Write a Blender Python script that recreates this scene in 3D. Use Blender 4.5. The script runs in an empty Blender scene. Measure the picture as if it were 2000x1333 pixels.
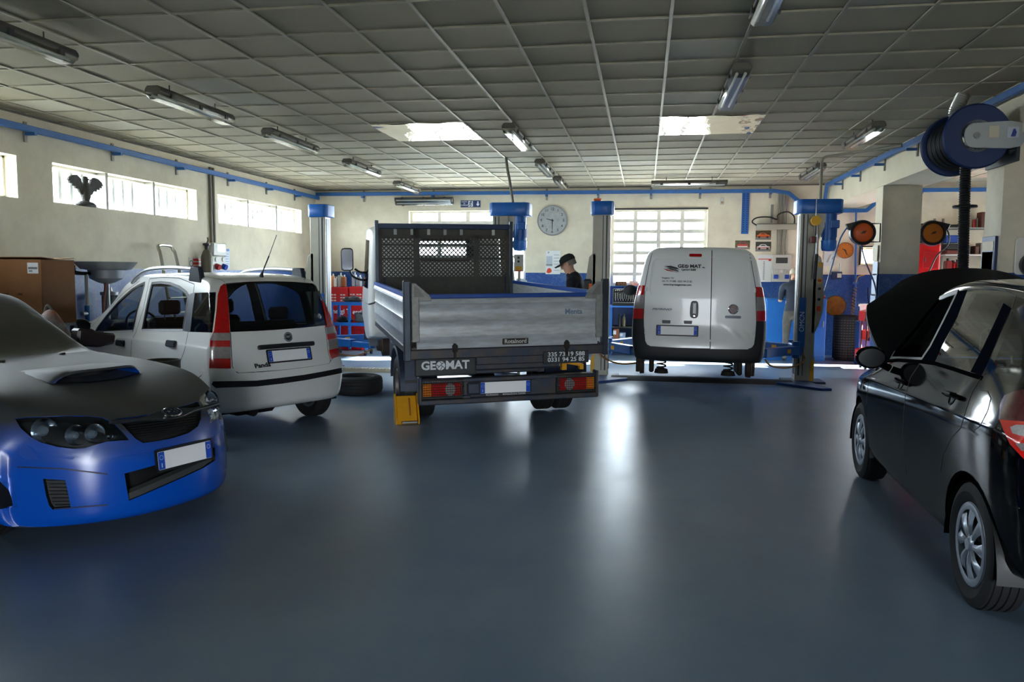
import bpy, bmesh, math, random
import numpy as np
from mathutils import Vector, Matrix
from mathutils.bvhtree import BVHTree
from math import sin, cos, pi, sqrt, radians as rad

random.seed(7)
sc = bpy.context.scene
COL = sc.collection

# ------------------------------------------------------------------ camera
FOC, YAW, PITCH, ROLL = 1527.0, .1668, -.0839, .0067
EYE = Vector((0, 0, 1.6))
_f = Vector((-sin(YAW) * cos(PITCH), cos(YAW) * cos(PITCH), sin(PITCH)))
_r0 = Vector((cos(YAW), sin(YAW), 0))
_u0 = _r0.cross(_f)
CR = _r0 * cos(ROLL) + _u0 * sin(ROLL)
CU = CR.cross(_f)
CF = _f
cam = bpy.data.cameras.new('camera')
cam.sensor_width = 36
cam.lens = 36 * FOC / 2000
cam.clip_end = 200
cam_o = bpy.data.objects.new('camera', cam)
cam_o.matrix_world = Matrix(((CR.x, CU.x, -CF.x, EYE.x), (CR.y, CU.y, -CF.y, EYE.y),
                             (CR.z, CU.z, -CF.z, EYE.z), (0, 0, 0, 1)))
COL.objects.link(cam_o)
sc.camera = cam_o


def ray(x, y):
    return CF + CR * ((x - 1000) / FOC) - CU * ((y - 666.5) / FOC)


def onz(x, y, z=0.):
    d = ray(x, y)
    return EYE + d * ((z - EYE.z) / d.z)


def ony(x, y, Y):
    d = ray(x, y)
    return EYE + d * (Y / d.y)


def onx(x, y, X):
    d = ray(x, y)
    return EYE + d * (X / d.x)


def topx(p):
    v = p - EYE
    c = v.dot(CF)
    return (1000 + FOC * v.dot(CR) / c, 666.5 - FOC * v.dot(CU) / c)


# ------------------------------------------------------------------ sky, sun, exposure
world = bpy.data.worlds.new('world')
sc.world = world
world.use_nodes = True
_n = world.node_tree.nodes
_bg = _n['Background']
SKY = 9.0
_bg.inputs['Color'].default_value = (.86, .935, 1.0, 1)
_bg.inputs['Strength'].default_value = SKY
sun = bpy.data.lights.new('sun', 'SUN')
sun.energy = 55
sun.angle = .01
sun.color = (1, .93, .82)
sun_o = bpy.data.objects.new('sun', sun)
COL.objects.link(sun_o)
sun_o.rotation_euler = Vector((-1, -.07, -.213)).to_track_quat('-Z', 'Y').to_euler()
vs = sc.view_settings
vs.view_transform = 'Standard'
vs.look = 'None'
vs.gamma = 1
vs.use_curve_mapping = False
vs.exposure = 2.6
cy = sc.cycles
cy.use_denoising = True
cy.max_bounces = 10
cy.diffuse_bounces = 6
cy.glossy_bounces = 5
cy.transparent_max_bounces = 24
cy.sample_clamp_indirect = 6
cy.caustics_reflective = False
cy.caustics_refractive = False


def portal(x, y, z, sx, sz, rot):
    l = bpy.data.lights.new('window_portal', 'AREA')
    l.shape = 'RECTANGLE'
    l.size = sx
    l.size_y = sz
    l.cycles.is_portal = True
    o = bpy.data.objects.new('window_portal', l)
    o.location = (x, y, z)
    o.rotation_euler = rot
    COL.objects.link(o)


# ------------------------------------------------------------------ materials
def lin(c):
    c = c / 255.
    return c / 12.92 if c <= .04045 else ((c + .055) / 1.055) ** 2.4


def rgb(r, g, b):
    return (lin(r), lin(g), lin(b), 1)


_mats = {}


def M(name, col, rough=.5, metal=0., var=0., vscale=6., bump=0., bscale=40., coat=0., col2=None, emit=0., spec=.5, stretch=None):
    """Principled material; var mixes in a second colour by noise, bump adds fine relief."""
    if name in _mats:
        return _mats[name]
    m = bpy.data.materials.new(name)
    m.use_nodes = True
    nt = m.node_tree
    b = nt.nodes['Principled BSDF']
    c = rgb(*col)
    b.inputs['Base Color'].default_value = c
    b.inputs['Roughness'].default_value = rough
    b.inputs['Metallic'].default_value = metal
    b.inputs['Specular IOR Level'].default_value = spec
    b.inputs['Coat Weight'].default_value = coat
    b.inputs['Coat Roughness'].default_value = .04
    if emit:
        b.inputs['Emission Color'].default_value = c
        b.inputs['Emission Strength'].default_value = emit
    tc = nt.nodes.new('ShaderNodeTexCoord')
    src = tc.outputs['Object']
    if stretch:
        mp = nt.nodes.new('ShaderNodeMapping')
        mp.inputs['Scale'].default_value = stretch
        nt.links.new(src, mp.inputs['Vector'])
        src = mp.outputs['Vector']
    if var or col2:
        n = nt.nodes.new('ShaderNodeTexNoise')
        n.inputs['Scale'].default_value = vscale
        n.inputs['Detail'].default_value = 6
        n.inputs['Roughness'].default_value = .65
        nt.links.new(src, n.inputs['Vector'])
        r = nt.nodes.new('ShaderNodeValToRGB')
        r.color_ramp.elements[0].position = .38
        r.color_ramp.elements[1].position = .68
        c2 = rgb(*col2) if col2 else tuple(v * (1 - var) for v in c[:3]) + (1,)
        r.color_ramp.elements[0].color = c
        r.color_ramp.elements[1].color = c2
        nt.links.new(n.outputs['Fac'], r.inputs['Fac'])
        nt.links.new(r.outputs['Color'], b.inputs['Base Color'])
    if bump:
        n2 = nt.nodes.new('ShaderNodeTexNoise')
        n2.inputs['Scale'].default_value = bscale
        n2.inputs['Detail'].default_value = 3
        nt.links.new(src, n2.inputs['Vector'])
        bp = nt.nodes.new('ShaderNodeBump')
        bp.inputs['Strength'].default_value = bump
        bp.inputs['Distance'].default_value = .01
        nt.links.new(n2.outputs['Fac'], bp.inputs['Height'])
        nt.links.new(bp.outputs['Normal'], b.inputs['Normal'])
    _mats[name] = m
    return m


def GLASS(name, tint, gloss=.1, rough=.02):
    """thin pane: tinted see-through plus a mirror reflection that grows at grazing angles"""
    if name in _mats:
        return _mats[name]
    m = bpy.data.materials.new(name)
    m.use_nodes = True
    nt = m.node_tree
    nt.nodes.clear()
    out = nt.nodes.new('ShaderNodeOutputMaterial')
    mix = nt.nodes.new('ShaderNodeMixShader')
    tr = nt.nodes.new('ShaderNodeBsdfTransparent')
    tr.inputs['Color'].default_value = rgb(*tint)
    gl = nt.nodes.new('ShaderNodeBsdfGlossy')
    gl.inputs['Roughness'].default_value = rough
    lw = nt.nodes.new('ShaderNodeLayerWeight')
    lw.inputs['Blend'].default_value = .5
    pw = nt.nodes.new('ShaderNodeMath')
    pw.operation = 'POWER'
    pw.inputs[1].default_value = 4.
    ma = nt.nodes.new('ShaderNodeMath')
    ma.operation = 'MULTIPLY_ADD'
    ma.inputs[1].default_value = .6
    ma.inputs[2].default_value = .03 + gloss * .2
    nt.links.new(lw.outputs['Facing'], pw.inputs[0])
    nt.links.new(pw.outputs[0], ma.inputs[0])
    nt.links.new(ma.outputs[0], mix.inputs[0])
    nt.links.new(tr.outputs[0], mix.inputs[1])
    nt.links.new(gl.outputs[0], mix.inputs[2])
    nt.links.new(mix.outputs[0], out.inputs['Surface'])
    _mats[name] = m
    return m


# ------------------------------------------------------------------ mesh helpers
def rotm(rx=0., ry=0., rz=0.):
    return (Matrix.Rotation(rz, 4, 'Z') @ Matrix.Rotation(ry, 4, 'Y') @ Matrix.Rotation(rx, 4, 'X'))


def frame(o, x, y, z):
    """matrix with origin o and the given axes"""
    return Matrix(((x[0], y[0], z[0], o[0]), (x[1], y[1], z[1], o[1]), (x[2], y[2], z[2], o[2]), (0, 0, 0, 1)))


class MB:
    def __init__(s):
        s.v = []
        s.f = []

    def add(s, vs, fs, m=None):
        k = len(s.v)
        s.v += [tuple(m @ Vector(p)) if m else tuple(p) for p in vs]
        s.f += [tuple(i + k for i in f) for f in fs]
        return s

    def box(s, c, d, m=None, bev=0.):
        x, y, z = d[0] / 2, d[1] / 2, d[2] / 2
        T = Matrix.Translation(c)
        T = (m @ T) if m else T
        if not bev:
            vs = [(a * x, b * y, e * z) for a in (-1, 1) for b in (-1, 1) for e in (-1, 1)]
            fs = [(0, 1, 3, 2), (4, 6, 7, 5), (0, 4, 5, 1), (2, 3, 7, 6), (0, 2, 6, 4), (1, 5, 7, 3)]
            return s.add(vs, fs, T)
        bm = bmesh.new()
        bmesh.ops.create_cube(bm, size=1)
        for v in bm.verts:
            v.co = Vector((v.co.x * d[0], v.co.y * d[1], v.co.z * d[2]))
        bmesh.ops.bevel(bm, geom=bm.edges[:], offset=bev, segments=1, affect='EDGES')
        return s.bm(bm, T)

    def bm(s, bm, m=None):
        bm.verts.index_update()
        vs = [v.co.copy() for v in bm.verts]
        fs = [[v.index for v in f.verts] for f in bm.faces]
        bm.free()
        return s.add(vs, fs, m)

    def cyl(s, a, b, r, r2=None, n=14, caps=True):
        a, b = Vector(a), Vector(b)
        d = (b - a)
        q = d.to_track_quat('Z', 'Y').to_matrix()
        r2 = r if r2 is None else r2
        vs = []
        for p, rr in ((a, r), (b, r2)):
            for i in range(n):
                t = 2 * pi * i / n
                vs.append(p + q @ Vector((rr * cos(t), rr * sin(t), 0)))
        fs = [(i, (i + 1) % n, n + (i + 1) % n, n + i) for i in range(n)]
        if caps:
            fs += [tuple(range(n - 1, -1, -1)), tuple(range(n, 2 * n))]
        return s.add(vs, fs)

    def tube(s, pts, r, n=8, closed=False):
        pts = [Vector(p) for p in pts]
        k = len(pts)
        vs = []
        up = None
        for i, p in enumerate(pts):
            a = pts[i - 1] if (i > 0 or closed) else pts[i]
            b = pts[(i + 1) % k] if (i < k - 1 or closed) else pts[i]
            t = (b - a).normalized()
            if up is None:
                up = t.orthogonal().normalized()
            up = (up - t * up.dot(t)).normalized()
            w = t.cross(up)
            rr = r[i] if isinstance(r, (list, tuple)) else r
            for j in range(n):
                an = 2 * pi * j / n
                vs.append(p + up * (rr * cos(an)) + w * (rr * sin(an)))
        fs = []
        for i in range(k if closed else k - 1):
            a, b = i * n, ((i + 1) % k) * n
            fs += [(a + j, a + (j + 1) % n, b + (j + 1) % n, b + j) for j in range(n)]
        if not closed:
            fs += [tuple(range(n - 1, -1, -1)), tuple(range((k - 1) * n, k * n))]
        return s.add(vs, fs)

    def lathe(s, prof, n=24, m=None, closed=False, arc=2 * pi):
        """prof: (radius, height) pairs turned about Z"""
        vs = []
        full = arc > 6.28
        cnt = n if full else n + 1
        for i in range(cnt):
            t = arc * i / n
            vs += [(r * cos(t), r * sin(t), z) for r, z in prof]
        k = len(prof)
        fs = []
        for i in range(n):
            a, b = i * k, ((i + 1) % cnt) * k
            for j in range(k if closed else k - 1):
                jj = (j + 1) % k
                fs.append((a + j, b + j, b + jj, a + jj))
        return s.add(vs, fs, m)

    def prism(s, poly, z0, z1, m=None, bev=0.):
        n = len(poly)
        vs = [(x, y, z0) for x, y in poly] + [(x, y, z1) for x, y in poly]
        fs = [(i, (i + 1) % n, n + (i + 1) % n, n + i) for i in range(n)]
        fs += [tuple(range(n - 1, -1, -1)), tuple(range(n, 2 * n))]
        if not bev:
            return s.add(vs, fs, m)
        bm = bmesh.new()
        bv = [bm.verts.new(v) for v in vs]
        for f in fs:
            bm.faces.new([bv[i] for i in f])
        bmesh.ops.recalc_face_normals(bm, faces=bm.faces[:])
        bmesh.ops.bevel(bm, geom=bm.edges[:], offset=bev, segments=1, affect='EDGES')
        return s.bm(bm, m)

    def plate(s, poly, t=.004, m=None):
        return s.prism(poly, 0, t, m)

    def build(s, name, mat, parent=None, loc=None, rot=None, ang=35., flat=False, recalc=True):
        me = bpy.data.meshes.new(name)
        me.from_pydata(s.v, [], s.f)
        if recalc:
            bm = bmesh.new()
            bm.from_mesh(me)
            bmesh.ops.recalc_face_normals(bm, faces=bm.faces[:])
            bm.to_mesh(me)
            bm.free()
        if not flat:
            me.shade_smooth()
            me.set_sharp_from_angle(angle=rad(ang))
        me.update()
        o = bpy.data.objects.new(name, me)
        if mat:
            me.materials.append(mat)
        COL.objects.link(o)
        if parent:
            o.parent = parent
        if loc is not None:
            o.location = loc
        if rot is not None:
            o.rotation_euler = rot
        return o


def tag(o, label, cat, group=None):
    o['label'] = label
    o['category'] = cat
    if group:
        o['group'] = group
    return o


def struct(o, label=None):
    o['kind'] = 'structure'
    if label:
        o['label'] = label
    return o


def thing(name, label, cat, loc=(0, 0, 0), rotz=0., group=None, rot=None):
    o = bpy.data.objects.new(name, None)
    o.empty_display_size = .1
    COL.objects.link(o)
    o.location = loc
    o.rotation_euler = rot if rot else (0, 0, rotz)
    return tag(o, label, cat, group)


def copy_tree(o, parent=None):
    c = o.copy()
    COL.objects.link(c)
    if parent:
        c.parent = parent
    for ch in list(o.children):
        copy_tree(ch, c)
    return c


def text(name, s, size, mat, parent, mtx, bold=0., ext=.0015, sx=1., align='CENTER', shear=0., spacing=1.):
    """lettering as geometry; mtx maps the text plane into the parent's space"""
    cu = bpy.data.curves.new(name, 'FONT')
    cu.body = s
    cu.size = size
    cu.extrude = ext
    cu.offset = bold
    cu.align_x = align
    cu.align_y = 'CENTER'
    cu.shear = shear
    cu.space_character = spacing
    cu.resolution_u = 3
    cu.materials.append(mat)
    o = bpy.data.objects.new(name, cu)
    COL.objects.link(o)
    o.parent = parent
    o.matrix_local = mtx @ Matrix.Diagonal((sx, 1, 1, 1))
    _texts.append(o)
    return o


_texts = []


def convert_texts():
    """turn the lettering into plain meshes"""
    bpy.context.view_layer.update()
    dg = bpy.context.evaluated_depsgraph_get()
    for o in _texts:
        me = bpy.data.meshes.new_from_object(o.evaluated_get(dg))
        n = bpy.data.objects.new('lettering_mesh', me)
        COL.objects.link(n)
        n.parent = o.parent
        n.matrix_local = o.matrix_local.copy()
        nm = o.name
        cu = o.data
        for k in o.keys():
            n[k] = o[k]
        bpy.data.objects.remove(o)
        bpy.data.curves.remove(cu)
        n.name = nm
        me.name = nm
    _texts.clear()


def rrect(w, h, r, n=5):
    """rounded rectangle outline centred on the origin"""
    out = []
    for cx, cy_, a in ((w / 2 - r, h / 2 - r, 0), (-w / 2 + r, h / 2 - r, pi / 2), (-w / 2 + r, -h / 2 + r, pi), (w / 2 - r, -h / 2 + r, 1.5 * pi)):
        for i in range(n + 1):
            t = a + pi / 2 * i / n
            out.append((cx + r * cos(t), cy_ + r * sin(t)))
    return out


def circ(r, n=24, cx=0., cy_=0., ry=None):
    return [(cx + r * cos(2 * pi * i / n), cy_ + (ry or r) * sin(2 * pi * i / n)) for i in range(n)]


def smoothpath(pts, n=8, closed=False):
    """Catmull-Rom through the points"""
    P = [Vector(p) for p in pts]
    k = len(P)
    out = []
    for i in range(k if closed else k - 1):
        p0 = P[i - 1] if (i > 0 or closed) else P[i]
        p1, p2 = P[i], P[(i + 1) % k]
        p3 = P[(i + 2) % k] if (i + 2 < k or closed) else p2
        for j in range(n):
            t = j / n
            out.append(.5 * ((2 * p1) + (p2 - p0) * t + (2 * p0 - 5 * p1 + 4 * p2 - p3) * t * t + (3 * p1 - p0 - 3 * p2 + p3) * t ** 3))
    if not closed:
        out.append(P[-1])
    return out


def sm2(pts, n=4, closed=True):
    return [(p.x, p.y) for p in smoothpath([(a, b, 0) for a, b in pts], n, closed)]


# ------------------------------------------------------------------ the garage itself
XL, XR, YB, YF, ZC = -7.35, 3.55, 16.85, -6.0, 3.485
XA = 8.2                      # far side of the bay beyond the columns


def painted(name, cream, blue, zline):
    """plaster painted cream above a blue oil-paint dado, with scuffs"""
    m = bpy.data.materials.new(name)
    m.use_nodes = True
    nt = m.node_tree
    b = nt.nodes['Principled BSDF']
    N = nt.nodes.new
    ge = N('ShaderNodeNewGeometry')
    sx = N('ShaderNodeSeparateXYZ')
    nt.links.new(ge.outputs['Position'], sx.inputs[0])
    nz = N('ShaderNodeTexNoise')
    nz.inputs['Scale'].default_value = 2.2
    nz.inputs['Detail'].default_value = 8
    nz.inputs['Roughness'].default_value = .7
    nt.links.new(ge.outputs['Position'], nz.inputs['Vector'])
    fine = N('ShaderNodeTexNoise')
    fine.inputs['Scale'].default_value = 26
    fine.inputs['Detail'].default_value = 6
    fine.inputs['Roughness'].default_value = .8
    nt.links.new(ge.outputs['Position'], fine.inputs['Vector'])
    # edge of the dado wobbles a little like a hand-painted line
    ed = N('ShaderNodeMath')
    ed.operation = 'MULTIPLY_ADD'
    ed.inputs[1].default_value = .012
    nt.links.new(fine.outputs['Fac'], ed.inputs[0])
    nt.links.new(sx.outputs['Z'], ed.inputs[2])
    lt = N('ShaderNodeMath')
    lt.operation = 'LESS_THAN'
    lt.inputs[1].default_value = zline
    nt.links.new(ed.outputs[0], lt.inputs[0])
    r1 = N('ShaderNodeValToRGB')
    r1.color_ramp.elements[0].position = .35
    r1.color_ramp.elements[1].position = .75
    r1.color_ramp.elements[0].color = rgb(*cream)
    r1.color_ramp.elements[1].color = rgb(*[int(c * .9) for c in cream])
    nt.links.new(nz.outputs['Fac'], r1.inputs[0])
    mul = N('ShaderNodeMath')
    mul.operation = 'MULTIPLY'
    nt.links.new(nz.outputs['Fac'], mul.inputs[0])
    nt.links.new(fine.outputs['Fac'], mul.inputs[1])
    r2 = N('ShaderNodeValToRGB')
    r2.color_ramp.elements[0].position = .22
    r2.color_ramp.elements[1].position = .44
    r2.color_ramp.elements[0].color = rgb(*blue)
    r2.color_ramp.elements[1].color = rgb(96, 122, 158)
    nt.links.new(mul.outputs[0], r2.inputs[0])
    mx = N('ShaderNodeMix')
    mx.data_type = 'RGBA'
    nt.links.new(lt.outputs[0], mx.inputs[0])
    nt.links.new(r1.outputs[0], mx.inputs[6])
    nt.links.new(r2.outputs[0], mx.inputs[7])
    nt.links.new(mx.outputs[2], b.inputs['Base Color'])
    rr = N('ShaderNodeMapRange')
    rr.inputs[3].default_value = .85
    rr.inputs[4].default_value = .4
    nt.links.new(lt.outputs[0], rr.inputs[0])
    nt.links.new(rr.outputs[0], b.inputs['Roughness'])
    bp = N('ShaderNodeBump')
    bp.inputs['Strength'].default_value = .15
    bp.inputs['Distance'].default_value = .01
    nt.links.new(fine.outputs['Fac'], bp.inputs['Height'])
    nt.links.new(bp.outputs['Normal'], b.inputs['Normal'])
    return m


WALLM = painted('painted_wall', (230, 221, 197), (12, 68, 140), 1.665)
CREAM = M('cream_plaster', (220, 211, 186), .85, var=.08, vscale=3, bump=.15, bscale=30)


def wall(name, axis, at_, thick, u0, u1, z0, z1, holes, mat):
    """slab in the plane axis=at_ with rectangular holes (u0,u1,z0,z1)"""
    us = sorted({u0, u1, *[h[0] for h in holes], *[h[1] for h in holes]})
    zs = sorted({z0, z1, *[h[2] for h in holes], *[h[3] for h in holes]})
    mb = MB()
    idx = {}
    P = lambda u, z, d: ((at_ + d, u, z) if axis == 'x' else (u, at_ + d, z))

    def v(u, z, d):
        k = (u, z, d)
        if k not in idx:
            idx[k] = len(mb.v)
            mb.v.append(P(u, z, d))
        return idx[k]
    solid = lambda i, j: 0 <= i < len(us) - 1 and 0 <= j < len(zs) - 1 and not any(h[0] <= us[i] < h[1] and h[2] <= zs[j] < h[3] for h in holes)
    for i in range(len(us) - 1):
        for j in range(len(zs) - 1):
            if not solid(i, j):
                continue
            a, b, c, d = us[i], us[i + 1], zs[j], zs[j + 1]
            for dd in (0, thick):
                mb.f.append((v(a, c, dd), v(b, c, dd), v(b, d, dd), v(a, d, dd)))
            for (ii, jj, e0, e1) in ((i - 1, j, (a, c), (a, d)), (i + 1, j, (b, c), (b, d)), (i, j - 1, (a, c), (b, c)), (i, j + 1, (a, d), (b, d))):
                if not solid(ii, jj):
                    mb.f.append((v(*e0, 0), v(*e1, 0), v(*e1, thick), v(*e0, thick)))
    return struct(mb.build(name, mat, flat=True))


STEEL0 = M('door_steel', (150, 152, 154), .38, .9)
PANE = GLASS('window_pane', (246, 250, 252), .02, .03)
FRAMEW = M('window_frame_paint', (214, 210, 198), .5, var=.1)
GREYFR = M('window_frame_grey', (128, 126, 118), .5, .2)

# floor
fm = bpy.data.materials.new('epoxy_floor')
fm.use_nodes = True
nt = fm.node_tree
b = nt.nodes['Principled BSDF']
tc = nt.nodes.new('ShaderNodeTexCoord')
n1 = nt.nodes.new('ShaderNodeTexNoise')
n1.inputs['Scale'].default_value = 1.1
n1.inputs['Detail'].default_value = 7
n1.inputs['Roughness'].default_value = .6
n2 = nt.nodes.new('ShaderNodeTexNoise')
n2.inputs['Scale'].default_value = 3
n2.inputs['Detail'].default_value = 2
n2.inputs['Roughness'].default_value = .75
mp = nt.nodes.new('ShaderNodeMapping')
mp.inputs['Scale'].default_value = (1, .5, 1)
nt.links.new(tc.outputs['Object'], n1.inputs['Vector'])
nt.links.new(tc.outputs['Object'], mp.inputs['Vector'])
nt.links.new(mp.outputs['Vector'], n2.inputs['Vector'])
rp = nt.nodes.new('ShaderNodeValToRGB')
rp.color_ramp.elements[0].position = .0
rp.color_ramp.elements[1].position = 1.
rp.color_ramp.elements[0].color = rgb(90, 114, 142)
rp.color_ramp.elements[1].color = rgb(132, 149, 162)
nt.links.new(n1.outputs['Fac'], rp.inputs['Fac'])
nt.links.new(rp.outputs['Color'], b.inputs['Base Color'])
mr = nt.nodes.new('ShaderNodeMapRange')
mr.inputs[1].default_value = .0
mr.inputs[2].default_value = 1.
mr.inputs[3].default_value = .29
mr.inputs[4].default_value = .38
b.inputs['Specular IOR Level'].default_value = .38
nt.links.new(n2.outputs['Fac'], mr.inputs[0])
nt.links.new(mr.outputs[0], b.inputs['Roughness'])
struct(MB().box(((XL + XA) / 2, (YF + YB) / 2, -.05), (XA - XL + .6, YB - YF + .6, .1)).build('floor', fm), 'blue-grey epoxy painted workshop floor')
struct(MB().box((0, 8, -.17), (120, 120, .1)).build('ground', M('yard_concrete', (170, 168, 160), .9)))

# windows: holes first, then walls
WLEFT = [(5.06, 8.28), (8.85, 12.06), (12.71, 16.09)]
WLEFT = [(a, b_, 2.475, 2.975) for a, b_ in WLEFT]
WB1, WB2 = (-5.17, -2.55, 1.50, 3.0), (-.72, 1.27, 1.42, 3.0)
WB3 = (4.29, 4.75, 1.86, 2.21)
struct_wall_left = wall('wall_left', 'x', XL, -.28, YF, YB, 0, ZC + .1, WLEFT, WALLM)
wall('wall_back', 'y', YB, .28, XL, XA, 0, ZC + .1, [WB1, WB2, WB3], WALLM)
WR = [(14.75, 15.45, 0.0, 2.95)]
wall('wall_right', 'x', XA, .28, YF, YB, 0, ZC + .1, WR, WALLM)
wall('wall_front', 'y', YF, -.28, XL, XA, 0, ZC + .1, [(.6, 2.4, 0.0, 2.9)], WALLM)
for (a, b_, c, d) in WLEFT:
    portal(XL - .3, (a + b_) / 2, (c + d) / 2, b_ - a, d - c, (rad(90), 0, rad(-90)))
for (a, b_, c, d) in (WB1, WB2):
    portal((a + b_) / 2, YB + .3, (c + d) / 2, b_ - a, d - c, (rad(-90), 0, 0))
for (a, b_, c, d) in WR:
    portal(XA + .3, (a + b_) / 2, (c + d) / 2, b_ - a, d - c, (rad(90), 0, rad(90)))
# roller door behind the photographer, rolled up
dm = MB()
for i in range(4):
    dm.box((1.5, YF - .12, 2.83 - i * .12), (1.8, .03, .112), bev=.012)
struct(dm.build('door_1', M('door_slat', (150, 154, 156), .5, .4)))
portal(1.5, YF - .3, 1.2, 1.8, 2.4, (rad(90), 0, 0))
# open side door of the far bay: the sun comes in low through it
dl = MB().box((XA + .72, 14.66, 1.47), (.86, .05, 2.92), None, .006).build('door_2', M('door_grey', (140, 146, 150), .5))
struct(dl)
MB().box((XA + 1.05, 14.71, 1.1), (.12, .05, .03), None, .006).build('door_handle', STEEL0, dl)


def part_box(name, c, d, mat, parent, bev=0.):
    return MB().box(c, d, None, bev).build(name, mat, parent)


def strip_window(n, y0, y1, z0, z1, muls, x=XL):
    """ribbon window with mullions, panes and outside bars in the left wall"""
    o = part_box('window_%d' % n, (x - .20, (y0 + y1) / 2, z0 + .015), (.07, y1 - y0, .03), FRAMEW, None)
    struct(o)
    part_box('window_head', (x - .20, (y0 + y1) / 2, z1 - .015), (.07, y1 - y0, .03), FRAMEW, o)
    for e in (y0 + .015, y1 - .015):
        part_box('window_jamb', (x - .20, e, (z0 + z1) / 2), (.07, .03, z1 - z0), FRAMEW, o)
    for m_ in muls:
        part_box('mullion', (x - .14, m_, (z0 + z1) / 2), (.22, .05, z1 - z0), GREYFR, o)
    ed = [y0] + list(muls) + [y1]
    for a, c in zip(ed, ed[1:]):
        part_box('pane', (x - .205, (a + c) / 2, (z0 + z1) / 2), (.006, c - a - .03, z1 - z0 - .05), PANE, o)
        k = max(4, int((c - a) / .19))
        for i in range(1, k):
            part_box('window_bar', (x - .26, a + (c - a) * i / k, (z0 + z1) / 2), (.03, .055, z1 - z0), FRAMEW, o)


_mul = {8.85: (9.90, 10.96), 12.71: (13.83, 14.99)}
for i, (a, b_, c, d) in enumerate(WLEFT):
    strip_window(i + 1, a, b_, c, d, _mul.get(a, (a + (b_ - a) / 3, a + 2 * (b_ - a) / 3)))


def grid_window(n, h, cols, rows, mw=.085):
    x0, x1, z0, z1 = h
    y = YB + .14
    o = part_box('window_%d' % n, ((x0 + x1) / 2, y, z0 + .02), (x1 - x0, .06, .04), FRAMEW, None)
    struct(o)
    part_box('window_head', ((x0 + x1) / 2, y, z1 - .02), (x1 - x0, .06, .04), FRAMEW, o)
    for i in range(cols + 1):
        x = x0 + .02 + (x1 - x0 - .04) * i / cols
        part_box('mullion', (x, y, (z0 + z1) / 2), (mw, .05, z1 - z0), FRAMEW, o)
    for j in range(1, rows):
        z = z0 + (z1 - z0) * j / rows
        part_box('glazing_bar', ((x0 + x1) / 2, y + .002, z), (x1 - x0, .045, mw * .9), FRAMEW, o)
    for i in range(cols):
        for j in range(rows):
            xa, xb = x0 + (x1 - x0) * i / cols, x0 + (x1 - x0) * (i + 1) / cols
            za, zb_ = z0 + (z1 - z0) * j / rows, z0 + (z1 - z0) * (j + 1) / rows
            part_box('pane', ((xa + xb) / 2, y, (za + zb_) / 2), (xb - xa - mw, .006, zb_ - za - mw), PANE, o)
    part_box('window_sill', ((x0 + x1) / 2, YB + .04, z0 - .02), (x1 - x0 + .06, .16, .03), M('sill_stone', (186, 182, 170), .6), o)
    return o


grid_window(4, WB1, 4, 6)
w8 = grid_window(5, WB2, 4, 7)
part_box('roller_rail', ((WB2[0] + WB2[1]) / 2, YB - .012, WB2[3] + .01), (2.0, .02, .04), M('roller_dark', (40, 42, 40), .5), w8)
w9 = grid_window(6, WB3, 1, 1)
for (dx, dz, sx_, sz_) in ((0, .19, .5, .03), (0, -.19, .5, .03), (.235, 0, .03, .38), (-.235, 0, .03, .38)):
    part_box('window_trim', (4.52 + dx, YB - .012, 2.035 + dz), (sx_, .024, sz_), M('trim_black', (18, 18, 20), .5), w9)

# beam and columns that divide the two bays
struct(MB().box(((XR + 4.2) / 2, (YF + YB) / 2, (3.0 + ZC + .1) / 2), (.65, YB - YF, ZC + .1 - 3.0)).build('beam', CREAM))
struct(MB().box((3.85, 13.05, 1.5), (.56, .36, 3.0)).build('column', WALLM))
struct(MB().box((3.87, 8.90, 1.5), (.64, .40, 3.0)).build('column', WALLM))
struct(MB().box((3.87, 4.4, 1.5), (.64, .40, 3.0)).build('column', WALLM))

# suspended ceiling: slab above, tiles on a visible grid
ceil = struct(MB().box(((XL + XA) / 2, (YF + YB) / 2, ZC + .14), (XA - XL + .5, YB - YF + .5, .08)).build('ceiling', M('slab_grey', (120, 118, 110), .9)), 'suspended ceiling of square mineral tiles')
tm = bpy.data.materials.new('ceiling_tile')
tm.use_nodes = True
nt = tm.node_tree
b = nt.nodes['Principled BSDF']
b.inputs['Roughness'].default_value = .9
oi = nt.nodes.new('ShaderNodeObjectInfo')
rp = nt.nodes.new('ShaderNodeValToRGB')
rp.color_ramp.elements[0].color = rgb(160, 153, 132)
rp.color_ramp.elements[1].color = rgb(172, 165, 144)
el = rp.color_ramp.elements.new(.93)
el.color = rgb(172, 165, 144)
rp.color_ramp.elements[2].color = rgb(190, 186, 172)
tc = nt.nodes.new('ShaderNodeTexCoord')
nz = nt.nodes.new('ShaderNodeTexNoise')
nz.inputs['Scale'].default_value = 90
nz.inputs['Detail'].default_value = 4
mx = nt.nodes.new('ShaderNodeMix')
mx.data_type = 'RGBA'
mx.blend_type = 'MULTIPLY'
mx.inputs[0].default_value = .35
nt.links.new(oi.outputs['Random'], rp.inputs[0])
nt.links.new(tc.outputs['Object'], nz.inputs['Vector'])
nt.links.new(rp.outputs['Color'], mx.inputs[6])
nt.links.new(nz.outputs['Color'], mx.inputs[7])
nt.links.new(rp.outputs['Color'], b.inputs['Base Color'])
TBAR = M('grid_bar', (170, 164, 144), .55, var=.15)
GX = [.1514 + .6 * k for k in range(-13, 6)]      # bars across the bay
GY = [5.9927 + .6 * k for k in range(-20, 19)]
tile0 = MB().box((0, 0, 0), (.576, .576, .012), None, .003).build('ceiling_tile', tm, ceil)
tiles = []
far = MB()
n = 0
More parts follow.
